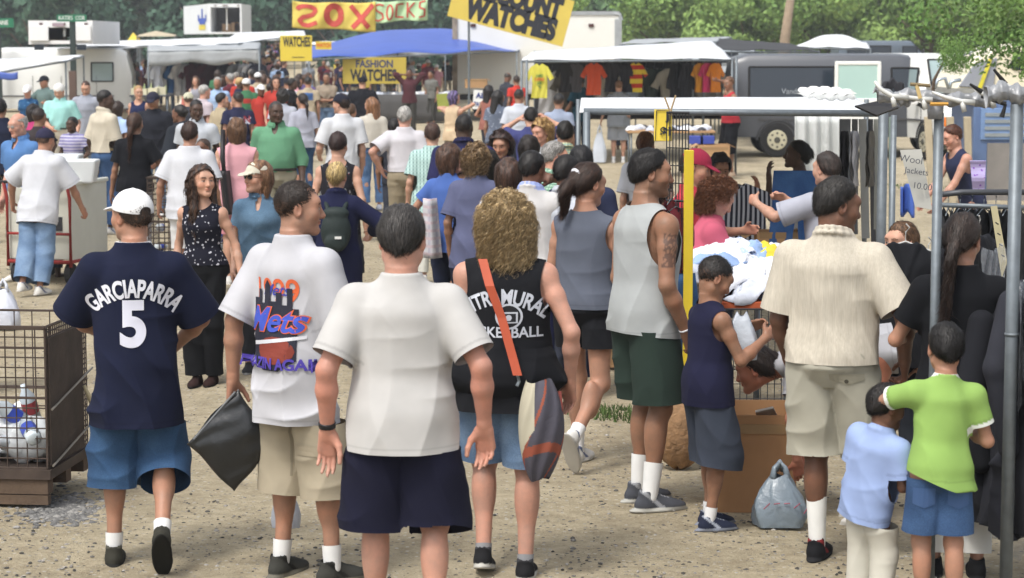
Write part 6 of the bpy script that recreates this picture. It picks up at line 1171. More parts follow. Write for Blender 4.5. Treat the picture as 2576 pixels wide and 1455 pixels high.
for i in range(7):
    r_=random.Random(i+70); hang(2385+i*30,522,YS(452)+.03,68+r_.uniform(-8,8),['#1b1c20','#202128','#17171a'][i%3],1,f'{["first","second","third","fourth","fifth","sixth","seventh"][i]} black garment from the left on the light lower rail',.75,'black garments on the light lower rail')
# bags on the ground
def handlebag(label,px,yb,wpx,hpx,c,Y,mt=None,handles=True,name='plastic_bag',seed=0):
    s_=FP/(Y*CP); w,h=wpx/s_,hpx/s_; x=XF(px,Y,0); q=MB()
    def fn(u,v):
        a=2*PI*u; zz=v; tp=(1-.62*max(0,(v-.45)/.55)**1.3)*(.93+.07*math.sin(PI*min(1,v*2))); se=lambda t:math.copysign(abs(t)**.6,t); k=1+.07*math.sin(a*5+seed+v*5)+.04*math.sin(a*11+v*13)
        return (w*.5*se(math.cos(a))*tp*k,w*.36*se(math.sin(a))*tp*k,h*.78*zz+.012*math.sin(a*4+seed)*(v>.05))
    q.grid(fn,36,16); q.add([fn(i/36,0) for i in range(36)],[tuple(range(36))[::-1]])
    o=q.build(name,mt or mat('bag_'+c[1:],c,.35,0,.10,7,.02,12,spec=.6),smooth=True); o.location=(x,Y,.004)
    if handles:
        for sg in(-1,1): k=MB(); k.tube([(sg*w*.14,-.02,h*.74),(sg*w*.10,0,h*.9),(0,.0,h*1.0),(-sg*.02,.01,h*.86)],[.02,.013,.012,.02],8); k.build('handle',o.data.materials[0],o,smooth=True)
    return tag(o,label,'bag')
b=handlebag('blue grey plastic carrier bag of goods standing on the ground by the carton',1960,1335,135,165,'#76838e',YF(1335)+.12)
q=MB(); [q.tube([(-.09+.05*k,-.105,.10+.03*math.sin(k)),(-.06+.05*k,-.108,.13)],.003,4) for k in range(5)]; q.build('red_mark',mat('red_print','#8a4a58',.6),b)
q=MB().add([W(1900,1035,YS(500)),W(1945,1025,YS(500)),W(1958,1052,YS(490)),W(1905,1055,YS(490))],[(0,1,2,3)]); tag(q.build('paper_sheet',mat('white_paper','#d2d2d0',.8),solid=.01),'crumpled white paper on top of the large brown carton','paper')
fur=MB(); x,y,_=G(1715,1195)
fur.grid(lambda u,v:(.14*math.cos(6.283*u)*math.sin(PI*v)*(1+.1*math.sin(u*40)),.12*math.sin(6.283*u)*math.sin(PI*v),.19+.20*math.cos(PI*v)*(1+.05*math.sin(u*33))),30,16); o=fur.build('paper_sack',mat('crumpled_kraft','#86684a',.85,0,.3,20,.03,30),smooth=True); o.location=(x,y+.25,0); tag(o,'crumpled brown paper sack on the ground behind the man in green shorts','sack')
# ---------------------------------------------------------------- the people, nearest first
BLK,DKB,BRN,LTB,BLD,GRY_,AUB='#15110f','#2a1d16','#453022','#6a4e36','#a88d60','#8b8a87','#5a2f22'
LT,TAN,MED,BRW,DK,PNK='#b9917b','#a47c66','#8e6a54','#70503f','#4c392e','#ba8e7b'
D1=mpat('denim','#26405f','#3d5a7c'); D2=mpat('denim','#566f8f','#8098b4'); D3=mpat('denim','#2a4060','#46628a'); D4=mpat('denim','#465f76','#627e96')
WSH=('#cfcdc8','#b8b5ae','#5a6480'); GSH=('#55575e','#a5a49e','#23242a')
def P_(label,x,yt,yf=None,**k): return person(label,x,yt,yf,**k)
J1=P_('young man walking away in a navy baseball jersey lettered 5 and a white cap',342,465,1415,face=6,head=(38,2,0),sk=TAN,hair=('buzz','#2f231a'),cap=('#dedede',0,True),top=dict(t='tee',c='#151a30',e=.037,hem=-.27,sl=.93,slw=1.75,c2='#cfcfd0',loose=.95,flare=.10,fold=.020,nm='jersey'),
 bot=dict(t='short',c='#2c4a6b',hem=.665,e=.026,wide=.034,mat=D1,fold=.012),shoe=('#34332c','#22221f','#4a4940'),sock=('#d8d8d6',.07),L=(-.03,.30,-.34),Rr=(.0,.26,-.38),poleL=(1,-.25,-.3),poleR=(1,-.4,-.3),fL=(.115,.04,0,0,0),fR=(.115,-.20,.10,0,-52),fat=.02)
z5=ZF(792,J1['root'].location.y); zg=ZF(735,J1['root'].location.y)
def arc(rad,drop=0): return lambda x,z:((rad+z)*math.sin(x/rad),(rad+z)*math.cos(x/rad)-rad)
ob=proj_text(J1,[('5',.28,.0,z5-.10,'#c9cad6',None,.9,.04)],J1['top']); proj_text(J1,[('GARCIAPARRA',.112,.0,zg+.012,'#cfd0d8',arc(.24),.53,.035)],J1['top'])
J2=P_('young man in a white baseball T-shirt and khaki cargo shorts holding a black bag',742,432,1442,face=-38,head=(-42,-2,0),sk=TAN,hair=('crop','#241a13'),top=dict(c='#cdcdd2',e=.036,hem=-.235,sl=.95,slw=1.20,loose=.85,flare=.04,fold=.019),bot=dict(t='short',c='#a09682',hem=.66,e=.028,wide=.035,fold=.010,nm='cargo_shorts'),
 shoe=('#3a3a36','#6a675c','#22221f'),sock=('#d8d8d6',.08),L=(.10,-.10,-.50),Rr=(.03,.26,-.34),poleR=(.4,-1,-.2),fL=(.11,.02,0,8,0),fR=(.15,.06,0,14,0),nose=1.35)
zq=lambda py:ZF(py,J2['root'].location.y)
proj_text(J2,[('1999',.150,-.0,zq(722)-.02,'#cf5f35',None,.88,.012,0,1.0),('Mets',.072,.01,zq(716),'#3a3f98',None,1.0,.01,.45),
 ([[(-.13,-.0),(-.13,.07),(-.10,.07),(-.10,.11),(-.075,.11),(-.075,.05),(-.05,.05),(-.05,.13),(-.03,.155),(-.01,.13),(-.01,.06),(.02,.06),(.02,.10),(.05,.10),(.05,.045),(.075,.045),(.075,.12),(.10,.12),(.10,.03),(.13,.03),(.13,-.20),(.05,-.25),(-.05,-.25),(-.13,-.2)]],1,.0,zq(765),'#202230',None),
 ([[( .105*math.cos(t)*1.0,.062*math.sin(t)) for t in [i*.42 for i in range(15)]]],1,.02,zq(853),'#7a3428',None),
 ([[(-.14,-.012),(.14,.03),(.14,.045),(-.14,.006)]],1,.02,zq(838),'#c9cad0',None),
 ('Mets',.150,.0,zq(805),'#cf5f35',None,1.02,.05,.35),('Mets',.150,-.002,zq(805),'#3a4fb0',None,1.02,.022,.35),
 ('AMAZIN AGAIN',.068,.01,zq(898),'#4a3c9a',None,.92,.035)],J2['top'])
J3=P_('heavyset man in plain white T-shirt and navy shorts walking with palms turned back',1012,497,1612,face=-2,head=(-6,-4,0),sk=PNK,hair=('short','#1d1b1a','#45413e'),fat=.46,belly=.42,wide=1.0,hk=1.13,
 top=dict(c='#cfcdca',e=.034,hem=-.135,sl=.80,slw=1.10,loose=.75,flare=.02,fold=.012),bot=dict(t='short',c='#16172a',hem=.545,e=.036,wide=.045,fold=.010),shoe=('#2a2a28','#4a4a46'),sock=('#d8d8d6',.08),L=(.115,-.02,-.49),Rr=(.145,-.02,-.47),poleL=(.5,-.8,0),poleR=(.6,-.8,0),palmL=(.15,-1,0),palmR=(-.25,-1,0),curl=.42,curlR=.62,redarm=.3,
 fL=(.12,.05,0),fR=(.13,-.08,.02,0,-10),ring=[('L',.93,.034,.012,'#17171a')])
J4=P_('woman with big curly blond hair in a black tank top with sling bag',1272,480,1430,face=-6,head=(4,-6,-4),sk=PNK,fem=True,fat=.55,wide=1.12,hk=.90,hair=('curly','#7d684a','#b09a72'),top=dict(t='tank',c='#17181c',e=.026,hem=-.165,loose=.55,flare=.12,fold=.013,arm=.090,neckw=.075,nd=.04,scoop=-.02),
 bot=dict(t='short',hem=.485,e=.022,wide=.020,c='#6a829a',mat=D2,fold=.006),shoe=('#1e1e20','#b4b2aa','#3a3a3c'),sock=('#8a8a8c',.03),L=(.02,.10,-.50),Rr=(.11,.02,-.485),poleR=(.7,-.8,0),palmR=(-.55,-1,0),fL=(.10,.0,.03,0,-14),fR=(.095,-.06,0,0,0))
zk=lambda py:ZF(py,J4['root'].location.y)
proj_text(J4,[('INTRAMURAL',.095,.005,zk(738),'#b9bdc6',arc(.26),.66,.028),('BASKETBALL',.066,.0,zk(820),'#b9bdc6',None,.95,.02),
 ([[(.062*math.cos(t),.058*math.sin(t)) for t in [i*.3 for i in range(21)]]],1,.03,zk(768),'#b9bdc6',None),([[(.052*math.cos(t),.049*math.sin(t)) for t in [i*.3 for i in range(21)]]],1,.03,zk(768),'#17181c',None),([[(-.04,-.03),(.04,-.03),(.04,.02),(-.04,.02)]],1,.03,zk(768),'#b9bdc6',None),([[(-.032,-.024),(.032,-.024),(.032,.013),(-.032,.013)]],1,.03,zk(768),'#17181c',None),([[(.014*math.cos(t),.014*math.sin(t)-.006) for t in [i*.6 for i in range(10)]]],1,.03,zk(768),'#b9bdc6',None)],J4['top'])
def loft_band(J,w0,w1,grow,c,name,parent,flare=0,fold=.012):
    g=[list(r) for r in J['tab']]; 
    for r in g: r[1]+=flare*max(0,(w1*J['sc']-r[0])); r[2]+=flare*max(0,(w1*J['sc']-r[0]))
    pr=[loft(J['hip'],J['U'],J['V'],J['Wv'],g,.0,grow=grow,caps=((w0-.04)*J['sc'],(w1+.04)*J['sc']),cut=lambda X,Y,Z:np.maximum(plane(J['hip']+J['Wv']*w1*J['sc'],J['Wv'])(X,Y,Z),plane(J['hip']+J['Wv']*w0*J['sc'],-J['Wv'])(X,Y,Z)),fold=foldf(3,fold,w0,w1,.5))]
    v,F=field(pr,*bounds(pr,.03),.008); return mk(name,v,[F],mcol(),parent,cols=np.tile(np.array(lin(c)),(len(v),1)))
loft_band(J4,-.115,.12,.060,'#121317','tied_shirt',J4['root'],.12,.018)
J5=P_('woman in grey sleeveless top and black shorts with ponytail in a white tie',1472,400,1165,face=-28,head=(-24,-10,0),sk=TAN,fem=True,fat=.25,hair=('pony','#241812','#3a2518'),scr='#cfd0d6',top=dict(t='tank',c='#555a66',e=.026,hem=-.02,loose=.6,fold=.010,arm=.070,neckw=.10,nd=.06),
 bot=dict(t='short',c='#141519',hem=.27,e=.020,wide=.01),shoe=WSH,sock=('#d8d8d8',.08),L=(.05,.12,-.49),Rr=(.02,.28,-.34),fL=(.085,.08,0,0,0),fR=(.11,-.36,.14,-5,-58))
J6=P_('tall man in light grey tank top and dark green shorts with arm tattoo',1622,375,1275,face=-60,head=(-24,-4,0),sk=MED,hair=('short',BLK),stub=.55,fat=.12,wide=1.06,top=dict(t='tank',c='#b4b8b8',e=.034,hem=-.10,loose=.7,fold=.014,arm=.122,neckw=.10,nd=.10,hemtilt=.12),
 bot=dict(t='short',c='#27342e',hem=.475,e=.036,wide=.035,fold=.010),shoe=('#44464c','#a6a59e','#8a8c90'),sock=('#dcdcda',.15),L=(.03,.12,-.50),Rr=(.045,.08,-.50),poleR=(.4,-1,0),fL=(.09,.03,0,0,0),fR=(.13,-.05,0,12,0),ring=[('R',.95,.031,.005,'#d8d8dc')],curlR=.7,nose=1.2)
# tattoo
a,e=J6['sh']['R'],J6['el']['R']; v=np.empty(len(J6['root'].data.vertices)*3,f32); J6['root'].data.vertices.foreach_get('co',v); v=v.reshape(-1,3); t=((v-a)@(e-a))/((e-a)@(e-a)); ax=unit(e-a); rd=v-a-np.outer(t*np.linalg.norm(e-a),ax); dist=np.linalg.norm(rd,axis=1); ang=np.arctan2(rd[:,0],rd[:,1])
ca=J6['root'].data.color_attributes['Col']; cc=np.empty(len(v)*4,f32); ca.data.foreach_get('color',cc); cc=cc.reshape(-1,4); out_=(rd@np.array((math.cos(R(-15)),-.35*0+math.sin(R(-15)),0)))
m=(t>.18)&(t<.72)&(dist<.085)&(rd[:,0]>.012)&(np.abs(rd[:,1]+.0)<.040)&(np.sin(v[:,2]*95+4*np.sin(v[:,1]*70))*np.sin(v[:,1]*150+3*np.sin(v[:,2]*60))>-.35); cc[m,:3]*=np.array((.42,.44,.50)); ca.data.foreach_set('color',cc.ravel())
J7=P_('boy in a navy tank top and grey shorts looking down into a plastic bag',1783,637,1325,face=-68,head=(-6,-30,0),sk=MED,kid=True,hair=('crop','#17120f'),top=dict(t='tank',c='#1a1b33',e=.030,hem=-.12,loose=.85,fold=.010,arm=.085,neckw=.08,nd=.06,c2='#1a1b33'),
 bot=dict(t='short',c='#363c48',hem=.60,e=.036,wide=.030,fold=.009),shoe=('#23283a','#7a7f8a','#9aa0ac'),sock=('#d8d8d8',.07),L=(-.02,.34,-.12),Rr=(.0,.31,-.13),poleL=(.5,-.4,-1),poleR=(.4,-.5,-1),palmL=(-1,0,-.3),palmR=(-1,0,-.3),curl=.8,fL=(.08,.05,0,0,0),fR=(.09,-.03,0,8,0))
J8=P_('heavy man in a beige linen shirt and pale shorts with black shoes facing the racks',2092,437,1405,face=-22,head=(-50,-10,0),sk=BRW,hair=('short','#17150f','#2a2624'),stub=.25,fat=.34,belly=.45,wide=1.06,hk=1.04,top=dict(t='polo',c='#b9b1a2',e=.036,hem=-.02,sl=.86,slw=1.45,loose=.8,fold=.011,mat=mpat('linen','#b3ab9c','#c2bbac'),nm='linen_shirt',tuck=1),
 bot=dict(t='short',c='#a3a092',hem=.53,e=.030,wide=.035,fold=.010,w=.04),shoe=('#17171a','#222224','#7a2a2c'),sock=('#d6d6d2',.20),L=(.05,.15,-.48),Rr=(.12,.10,-.45),poleR=(.7,-.8,0),palmR=(-1,-.2,0),curlR=.9,fL=(.06,.02,0,0,0),fR=(.16,.16,0,0,0),nose=1.3)
def backp(J,z,c,w=.055,h=.13,xs=(-.10,.10),dy=0):
    for x0 in xs: proj_text(J,[([[(-w,0),(w,0),(w,-h*.8),(0,-h),(-w,-h*.8)]],1,x0,z,c,None)],J['bot'],.003,.02,name='back_pocket',vf=J['botvf'])
z8=ZF(922,J8['root'].location.y); proj_text(J8,[([[(-.075,0),(.075,0),(.075,-.03),(0,-.052),(-.075,-.03)]],1,.10,z8,'#949080',None),([[(.010*math.cos(t),.010*math.sin(t)) for t in [i*.6 for i in range(10)]]],1,.10,z8-.036,'#4a463c',None)],J8['bot'],.004,.02,name='pocket_flap',vf=J8['botvf'])
J9=P_('child in a lime green T-shirt with white trim and denim shorts',2362,808,1569,face=0,head=(4,-4,3),sk=TAN,kid=True,hair=('short','#14110f'),lean=0,side=3,top=dict(c='#86a659',e=.022,hem=-.085,sl=.62,slw=1.1,c2='#cfd2cc',c3='#cfd2cc',loose=.55,flare=.16,fold=.011,hemside=.35),
 bot=dict(t='short',c='#3c5478',hem=.43,e=.020,wide=.018,mat=D3,fold=.006),shoe=('#2a2a2c','#8a8a88'),L=(-.04,.26,-.02),Rr=(-.02,.24,-.22),poleL=(1.5,-.1,-.5),poleR=(.6,-1,-.5),fL=(.075,.02,0),fR=(.10,-.05,0),hipdz=.0)
backp(J9,ZF(1205,J9['root'].location.y)-.02,'#38527a',.045,.085,(-.07,.07))
J10=P_('small boy in a light blue polo shirt leaning behind the lime green shirt',2188,955,1540,face=-48,head=(-20,-12,0),sk=BRW,kid=True,fat=.5,wide=1.1,side=11,hair=('short','#17120f'),top=dict(t='polo',c='#8d9fc6',e=.034,hem=-.19,sl=.75,slw=1.25,loose=.9,fold=.011),bot=dict(c='#bcb9ad',e=.022,wide=.01),
 shoe=('#2a2a2c','#8a8a88'),L=(.02,.25,-.25),Rr=(-.02,.27,-.30),poleR=(.3,-.8,-1),poleL=(.3,-.8,-1),curl=.9)
J11=P_('woman with a long ponytail in a black T-shirt looking through black jackets',2412,525,1442,face=-8,head=(-20,-14,0),sk=TAN,fem=True,fat=.25,wide=1.06,hair=('tail','#1f1a18','#3a2c24'),top=dict(c='#101115',e=.026,hem=-.06,sl=.62,fold=.010),bot=dict(c='#c4c3bf',e=.02),shoe=('#121214','#1a1a1c'),L=(.05,.30,-.22),Rr=(.08,.32,-.05),palmL=(0,-.2,-1))
J12=P_('woman bending down low over the box beside the clothes table',2205,None,1300,h=1.62,face=84,lean=98,head=(-10,-4,0),sk='#a8705a',fem=True,hair=('bun','#1b1512','#2f211a'),top=dict(c='#b9b9be',e=.02),bot=dict(t='short',c='#6a6258',hem=.45),shoe=WSH,sock=('#d8d8d8',.05),L=(.0,.05,-.45),Rr=(.0,.10,-.40))
J13=P_('smiling woman with brown hair seen between the beige shirt man and the black jackets',2272,545,h=1.47,face=128,head=(0,0,0),sk=LT,fem=True,hair=('short','#4a3526','#6a4e36'),top=dict(c='#2a2a30'),bot=dict(c='#30343c'),low=True)
proj_text(J2,[([[(-.07,0),(.07,0),(.07,-.05),(-.07,-.05)]],1,x0,.93*J2['sc']-.34,'#948a76',None) for x0 in(.13,)]+[([[(-.004,0),(.004,0),(.004,-.30),(-.004,-.30)]],1,-.0,.93*J2['sc']-.20,'#857c69',None)],J2['bot'],.004,.02,name='cargo_pocket',vf=J2['botvf'])
# middle distance
P_('young woman with long dark hair in a navy floral top and black trousers',512,407,962,face=172,head=(42,4,0),sk=LT,fem=True,hair=('long','#231915','#4a3426'),top=dict(t='tank',c='#20202e',e=.010,hem=.03,loose=.05,fold=.003,arm=.075,neckw=.085,nd=.10,scoop=.02,mat=mpat('floral','#171824','#b4b4bc',None,34.0)),
 bot=dict(c='#0f1013',e=.022,hem=.99,wide=.018),shoe=('#2a1a18','#141414'),L=(.16,.02,-.50),Rr=(.10,-.05,-.50),fL=(.06,0,0),fR=(.05,.06,0))
P_('woman in a beige cap, dark glasses and a blue denim shirt',655,405,938,face=178,head=(-48,2,0),sk=LT,fem=True,hair=('bob','#5a4030','#7a5a40'),cap=('#bdb8a8',0),glasses='#0c0c0e',top=dict(t='polo',c='#4a6884',e=.022,hem=-.12,sl=.52,mat=D4,collar=1,loose=.5,v=1),bot=dict(c='#2a2c30'),shoe=('#2a2a2c','#8a8a88'),L=(.08,.0,-.52),Rr=(.06,.06,-.5))
J=P_('woman with a blond bun in a navy sweater wearing a dark green backpack',848,405,890,face=2,head=(-8,-6,0),sk=LT,fem=True,fat=.25,hair=('bun','#b39c6c','#8a7448'),top=dict(t='long',c='#191c38',e=.035,hem=-.32,sl=1.75,loose=.8,fold=.010),bot=dict(t='short',c='#a9b2bf',hem=.50,e=.02),shoe=('#2a2a2c','#8a8a88'),L=(.0,.28,-.28),Rr=(.16,.20,-.28),poleR=(1,-.4,-.4))
bp=J['sc']; gp=[ell((0,-.215*bp,1.14*bp),(.135*bp,.085*bp,.19*bp),None,.02),ell((0,-.28*bp,1.04*bp),(.10*bp,.04*bp,.085*bp),None,.015),ell((0,-.21*bp,1.30*bp),(.12*bp,.07*bp,.06*bp),None,.02)]+[cone((sx*.07*bp,-.17*bp,1.33*bp),(sx*.11*bp,.0,1.42*bp),.018,.018,.01) for sx in(-1,1)]
v,F=field(gp,*bounds(gp,.03),.010); o=mk('backpack',v,[F],mat('backpack_cloth','#182422',.7,0,.1,6,.006,20)); o.location=J['root'].location; o.rotation_euler=J['root'].rotation_euler; tag(o,'small dark green backpack worn by the woman in the navy sweater','backpack'); l=MB().box((.02,-.325*bp,1.09*bp),(.05,.004,.02)).build('cloth_tag',WHT,o)
P_('man in a big white T-shirt, jeans and navy cap pushing the grey cart',98,308,732,face=-16,head=(-6,-6,0),sk=TAN,lean=14,hair=('buzz','#1f1915'),cap=('#2b2a40',0),top=dict(c='#d4d6dc',e=.05,hem=-.20,sl=.9,slw=1.4,loose=.9,flare=.08,fold=.013),bot=dict(c='#6a83a4',e=.03,wide=.02,mat=D2),shoe=WSH,L=(.26,.14,-.38),Rr=(.16,.22,-.42),poleL=(1,-.4,0),poleR=(1,-.5,0),fL=(.02,-.38,0,0,0),fR=(.10,-.22,0,10,0),curl=1.1)
P_('woman with long brown hair in a black T-shirt and white trousers',340,283,h=1.66,face=-4,head=(-10,0,0),sk=MED,fem=True,fat=.25,hair=('tail','#33231b','#4a3020'),top=dict(c='#121318',e=.03,hem=-.08,sl=.7,fold=.008),bot=dict(c='#c9c6c6',e=.012),shoe=WSH,L=(.12,.02,-.52),Rr=(.22,.05,-.48),poleR=(1,-.5,0))
P_('broad person with dark curly hair in a big white T-shirt behind the wire cage',478,305,h=1.66,face=-6,sk=TAN,fem=True,fat=.5,wide=1.1,hair=('short','#2a1a14','#3a241a'),top=dict(c='#d6d8de',e=.045,hem=-.16,sl=.8,slw=1.3,loose=.85,fold=.012),bot=dict(t='short',c='#c9c9c9',hem=.55,e=.03),shoe=WSH,L=(.16,.06,-.48),Rr=(.1,.1,-.48))
P_('woman in a sleeveless pink top carrying a black shoulder bag',597,290,h=1.68,face=4,head=(10,0,0),sk=LT,fem=True,fat=.45,wide=1.06,hair=('bob','#4a3426','#6b4e36'),top=dict(t='tank',c='#cf9aa2',e=.030,hem=-.20,loose=.7,flare=.1,fold=.010,arm=.07,neckw=.09,nd=.06),bot=dict(t='short',c='#c98a94',hem=.45,e=.02),shoe=WSH,L=(.10,.02,-.5))
o=MB(); Yp=YF(290,1.68)-.25; o.tube([W(561,330,Yp+.1),W(560,400,Yp),W(566,450,Yp)],.012,6); o.grid(lambda u,v:(lambda p:(p[0],p[1]+.06*math.cos(u*6.28),p[2]))(W(552+22*u+12*v,430+110*v,Yp)),10,10); tag(o.build('shoulder_bag',mat('black_leather','#1a171a',.5),smooth=True,solid=.03),'black shoulder bag hanging at the left side of the woman in pink','bag')
P_('heavy man in a green button shirt facing the camera',696,245,h=1.80,face=176,head=(26,-4,0),sk=DK,fat=.55,belly=.8,hair=('buzz','#242020','#3a3634'),top=dict(t='polo',c='#5c8a6c',e=.030,hem=.04,sl=1.35,loose=.8,fold=.011,collar=1,v=1,tuck=1),bot=dict(c='#98927f',e=.03,belt='#231f1c',w=.07),shoe=('#2a2420','#1a1a1a'),L=(.10,.05,-.5),Rr=(.08,.05,-.5))
P_('woman with a very long dark ponytail in a grey T-shirt and jeans',763,232,h=1.66,face=20,head=(20,0,0),sk=TAN,fem=True,hair=('tail','#1f1613'),top=dict(c='#9a9ca8',e=.03,hem=-.05,sl=.7),bot=dict(c='#3a5070',mat=D1),shoe=WSH,L=(.08,.05,-.5),Rr=(.10,.0,-.52))
P_('man in a beige T-shirt standing with folded arms by the watch stall',822,180,375,face=180,head=(0,0,0),sk=MED,hair=('short',BLK),top=dict(c='#8f8272',e=.03,hem=.02,sl=.7,tuck=1),bot=dict(c='#7d93ac',mat=D2,belt='#241f1c',e=.02,w=.05),shoe=WSH,L=(-.30,.18,-.26),Rr=(-.26,.24,-.26),poleL=(1,-.2,-1),poleR=(1,-.2,-1))
P_('man in a white T-shirt and a navy cap looking left',862,235,h=1.80,face=16,head=(46,-2,0),sk=LT,stub=.35,hair=('short','#2a1e17'),cap=('#20222e',0,False,'#8a8c98'),top=dict(c='#d8dade',e=.04,hem=-.14,sl=.8,loose=.8),bot=dict(t='short',c='#3a3e48',hem=.5),shoe=WSH,L=(.06,.22,-.36))
P_('woman with long auburn hair in a cream T-shirt and blue jeans',937,243,527,face=10,head=(44,-4,0),sk=LT,fem=True,fat=.15,hair=('long','#5f402a','#805a3c'),top=dict(c='#cfc9bd',e=.04,hem=.04,sl=.8,loose=.8,tuck=1,fold=.009),bot=dict(c='#5878a4',mat=mpat('denim','#496a98','#6d8cb4'),e=.014,wide=.006,w=.09),shoe=('#b8bcc8','#a0a4b4','#5a6488'),L=(.06,.02,-.52),Rr=(.04,.08,-.5))
P_('man with grey hair in a white T-shirt and khaki trousers holding his hip',1018,265,h=1.70,face=0,head=(-4,0,0),sk=PNK,fat=.2,hair=('short','#8f8c88','#b0ada8'),top=dict(c='#d6d3d8',e=.040,hem=.05,sl=.8,loose=.8,tuck=1,fold=.009),bot=dict(c='#8a7f6a',e=.03,belt='#221d1a',w=.09),shoe=('#4a3c30','#2a2420'),L=(.10,-.02,-.36),Rr=(.06,.05,-.5),poleL=(1,-.8,-.2))
P_('woman with short dark hair in a black and red floral sleeveless top',851,327,h=1.64,face=-4,head=(-8,-8,0),sk=LT,fem=True,fat=.4,hair=('short','#241715','#35211c'),top=dict(t='tank',c='#20202e',e=.02,hem=-.15,loose=.5,arm=.085,neckw=.09,nd=.12,scoop=-.05,mat=mpat('floral','#1d1c22','#8d8f92','#a83238',22.0)),bot=dict(t='skirt',c='#2a2a30',hem=.6),shoe=('#2a2a2c','#8a8a88'),L=(.1,.05,-.5),Rr=(.1,.0,-.5))
P_('woman in a mint top with a fine dark checked back panel',1088,305,h=1.62,face=2,sk=LT,fem=True,fat=.5,wide=1.05,hair=('short','#3a2820','#4a342a'),top=dict(c='#9fbdb8',e=.035,hem=-.22,sl=.75,loose=.8,mat=mpat('plaid','#a9c4bf','#6f8a88','#9ab4b0',9.0)),bot=dict(c='#b8b8b0'),shoe=WSH,L=(.1,.03,-.5))
P_('large man with a shaved black head in a navy polo shirt',1167,278,h=1.80,face=-2,sk=DK,fat=.5,wide=1.1,hair=('buzz','#15120f'),top=dict(t='polo',c='#25264a',e=.03,hem=-.12,sl=.8,c2='#20203c'),bot=dict(c='#30343c'),low=True)
P_('short woman with brown hair in a blue shirt holding a hand to her ear',1128,353,h=1.62,face=-30,head=(-20,0,0),sk=TAN,fem=True,fat=.1,hair=('bob','#3a2a20','#54392a'),top=dict(c='#45609e',e=.025,hem=-.12,sl=.55,loose=.5,fold=.010),bot=dict(c='#20263c',e=.02),shoe=WSH,L=(.02,.06,-.37),poleL=(1,-.6,0),Rr=(-.04,.07,.16),poleR=(1,.5,-.5),palmR=(-1,0,0))
P_('woman with light brown feathered hair in a faded purple T-shirt',1198,358,h=1.64,face=-14,head=(-16,-4,0),sk=MED,fem=True,fat=.15,hair=('perm','#5f4c38','#8a7252'),top=dict(c='#545873',e=.035,hem=-.2,sl=.8,loose=.75),bot=dict(c='#7a93ac',mat=D2),shoe=WSH,L=(.08,.03,-.5))
P_('person in black right behind the faded purple T-shirt woman',1160,385,h=1.46,face=-20,sk=MED,hair=('short',DKB),top=dict(c='#1a1a1c',e=.03,sl=.8),bot=dict(c='#2a2a30'),low=True,L=(.08,.0,-.5))
P_('man in a white shirt with a blue collar pressing a hand to his ear',1335,370,h=1.70,face=-18,head=(-14,-6,0),sk=BRW,wide=1.05,hair=('short',BLK),top=dict(t='polo',c='#d2d0cf',e=.040,hem=-.10,sl=.85,slw=1.35,c2='#8f9cc8',c3='#8f9cc8',loose=.8,fold=.012),bot=dict(c='#23284a'),shoe=WSH,L=(.1,.05,-.5),Rr=(-.03,.07,.17),poleR=(1,.35,-.15),palmR=(-1,0,0),curlR=.35)
P_('woman with short dark curls facing the camera in a purple and red scarf',1262,325,h=1.60,face=170,head=(-6,-14,0),sk=TAN,fem=True,hair=('perm','#241815','#38241e'),top=dict(t='polo',c='#7a2a4a',e=.02,mat=mpat('floral','#3a2a6a','#a8324a','#6a3a8a',12.0),c2='#a8324a'),bot=dict(c='#2a2a30'),low=True)
P_('woman with highlighted blond curls facing the stall in white',1365,300,h=1.62,face=165,head=(-34,-12,0),sk=PNK,fem=True,hair=('perm','#7a5c3a','#b0905c'),top=dict(c='#cdd0d4'),bot=dict(c='#3a3e4a'),low=True)
P_('man with thick black hair in a pale checked shirt',1421,298,h=1.70,face=0,sk=LT,hair=('short','#15120f'),top=dict(t='polo',c='#a8b49c',mat=mpat('plaid','#a3b096','#c4c4a0','#8aa6a0',12.0),c2='#a8b49c'),bot=dict(c='#3a3e4a'),low=True)
P_('man with grey hair in profile and a green checked shirt',1388,348,h=1.68,face=-60,head=(-20,-8,0),sk=PNK,hair=('short','#6f6c69','#9a9894'),top=dict(t='polo',c='#7fa08c',mat=mpat('plaid','#7fa08c','#a9c4b0','#6a8a7a',14.0),c2='#7fa08c'),bot=dict(c='#3a3e4a'),low=True,nose=1.3)
P_('young man with black hair in a white shirt just left of the canopy pole',1420,378,h=1.68,face=-35,head=(-8,-6,0),sk=BRW,hair=('short',BLK),top=dict(t='polo',c='#c9ced8',e=.03),bot=dict(c='#3a3e4a'),low=True)
P_('tall dark haired person right beside the canopy pole',1462,350,h=1.74,face=5,sk=BRW,hair=('short','#121012'),top=dict(c='#2a3048'),bot=dict(c='#2a3048'),low=True)
P_('woman with straight brown hair in white between two black haired heads',1278,388,h=1.62,face=-6,sk=TAN,fem=True,hair=('bob','#33241c','#4a3226'),top=dict(c='#cfcfd2',e=.03,sl=.8),bot=dict(c='#3a3e4a'),low=True)
P_('dark haired person hidden behind the scarf woman',1225,365,h=1.58,face=-20,sk=MED,hair=('bob',BLK),top=dict(c='#1c2022'),bot=dict(c='#2a2a30'),low=True)
P_('dark haired woman in black seen behind the hand to ear man',1330,335,h=1.60,face=-10,sk=MED,fem=True,hair=('bob','#1e1713'),top=dict(c='#26262c'),bot=dict(c='#2a2a30'),low=True)
P_('woman with long wavy black hair in a grey patterned blouse',1252,222,h=1.66,face=-20,head=(-30,-8,0),sk=MED,fem=True,fat=.2,hair=('long','#15110f'),top=dict(c='#6f7684',e=.035,mat=mpat('floral','#5c6474','#9098a4',None,26.0)),bot=dict(c='#3a3e4a'),low=True)
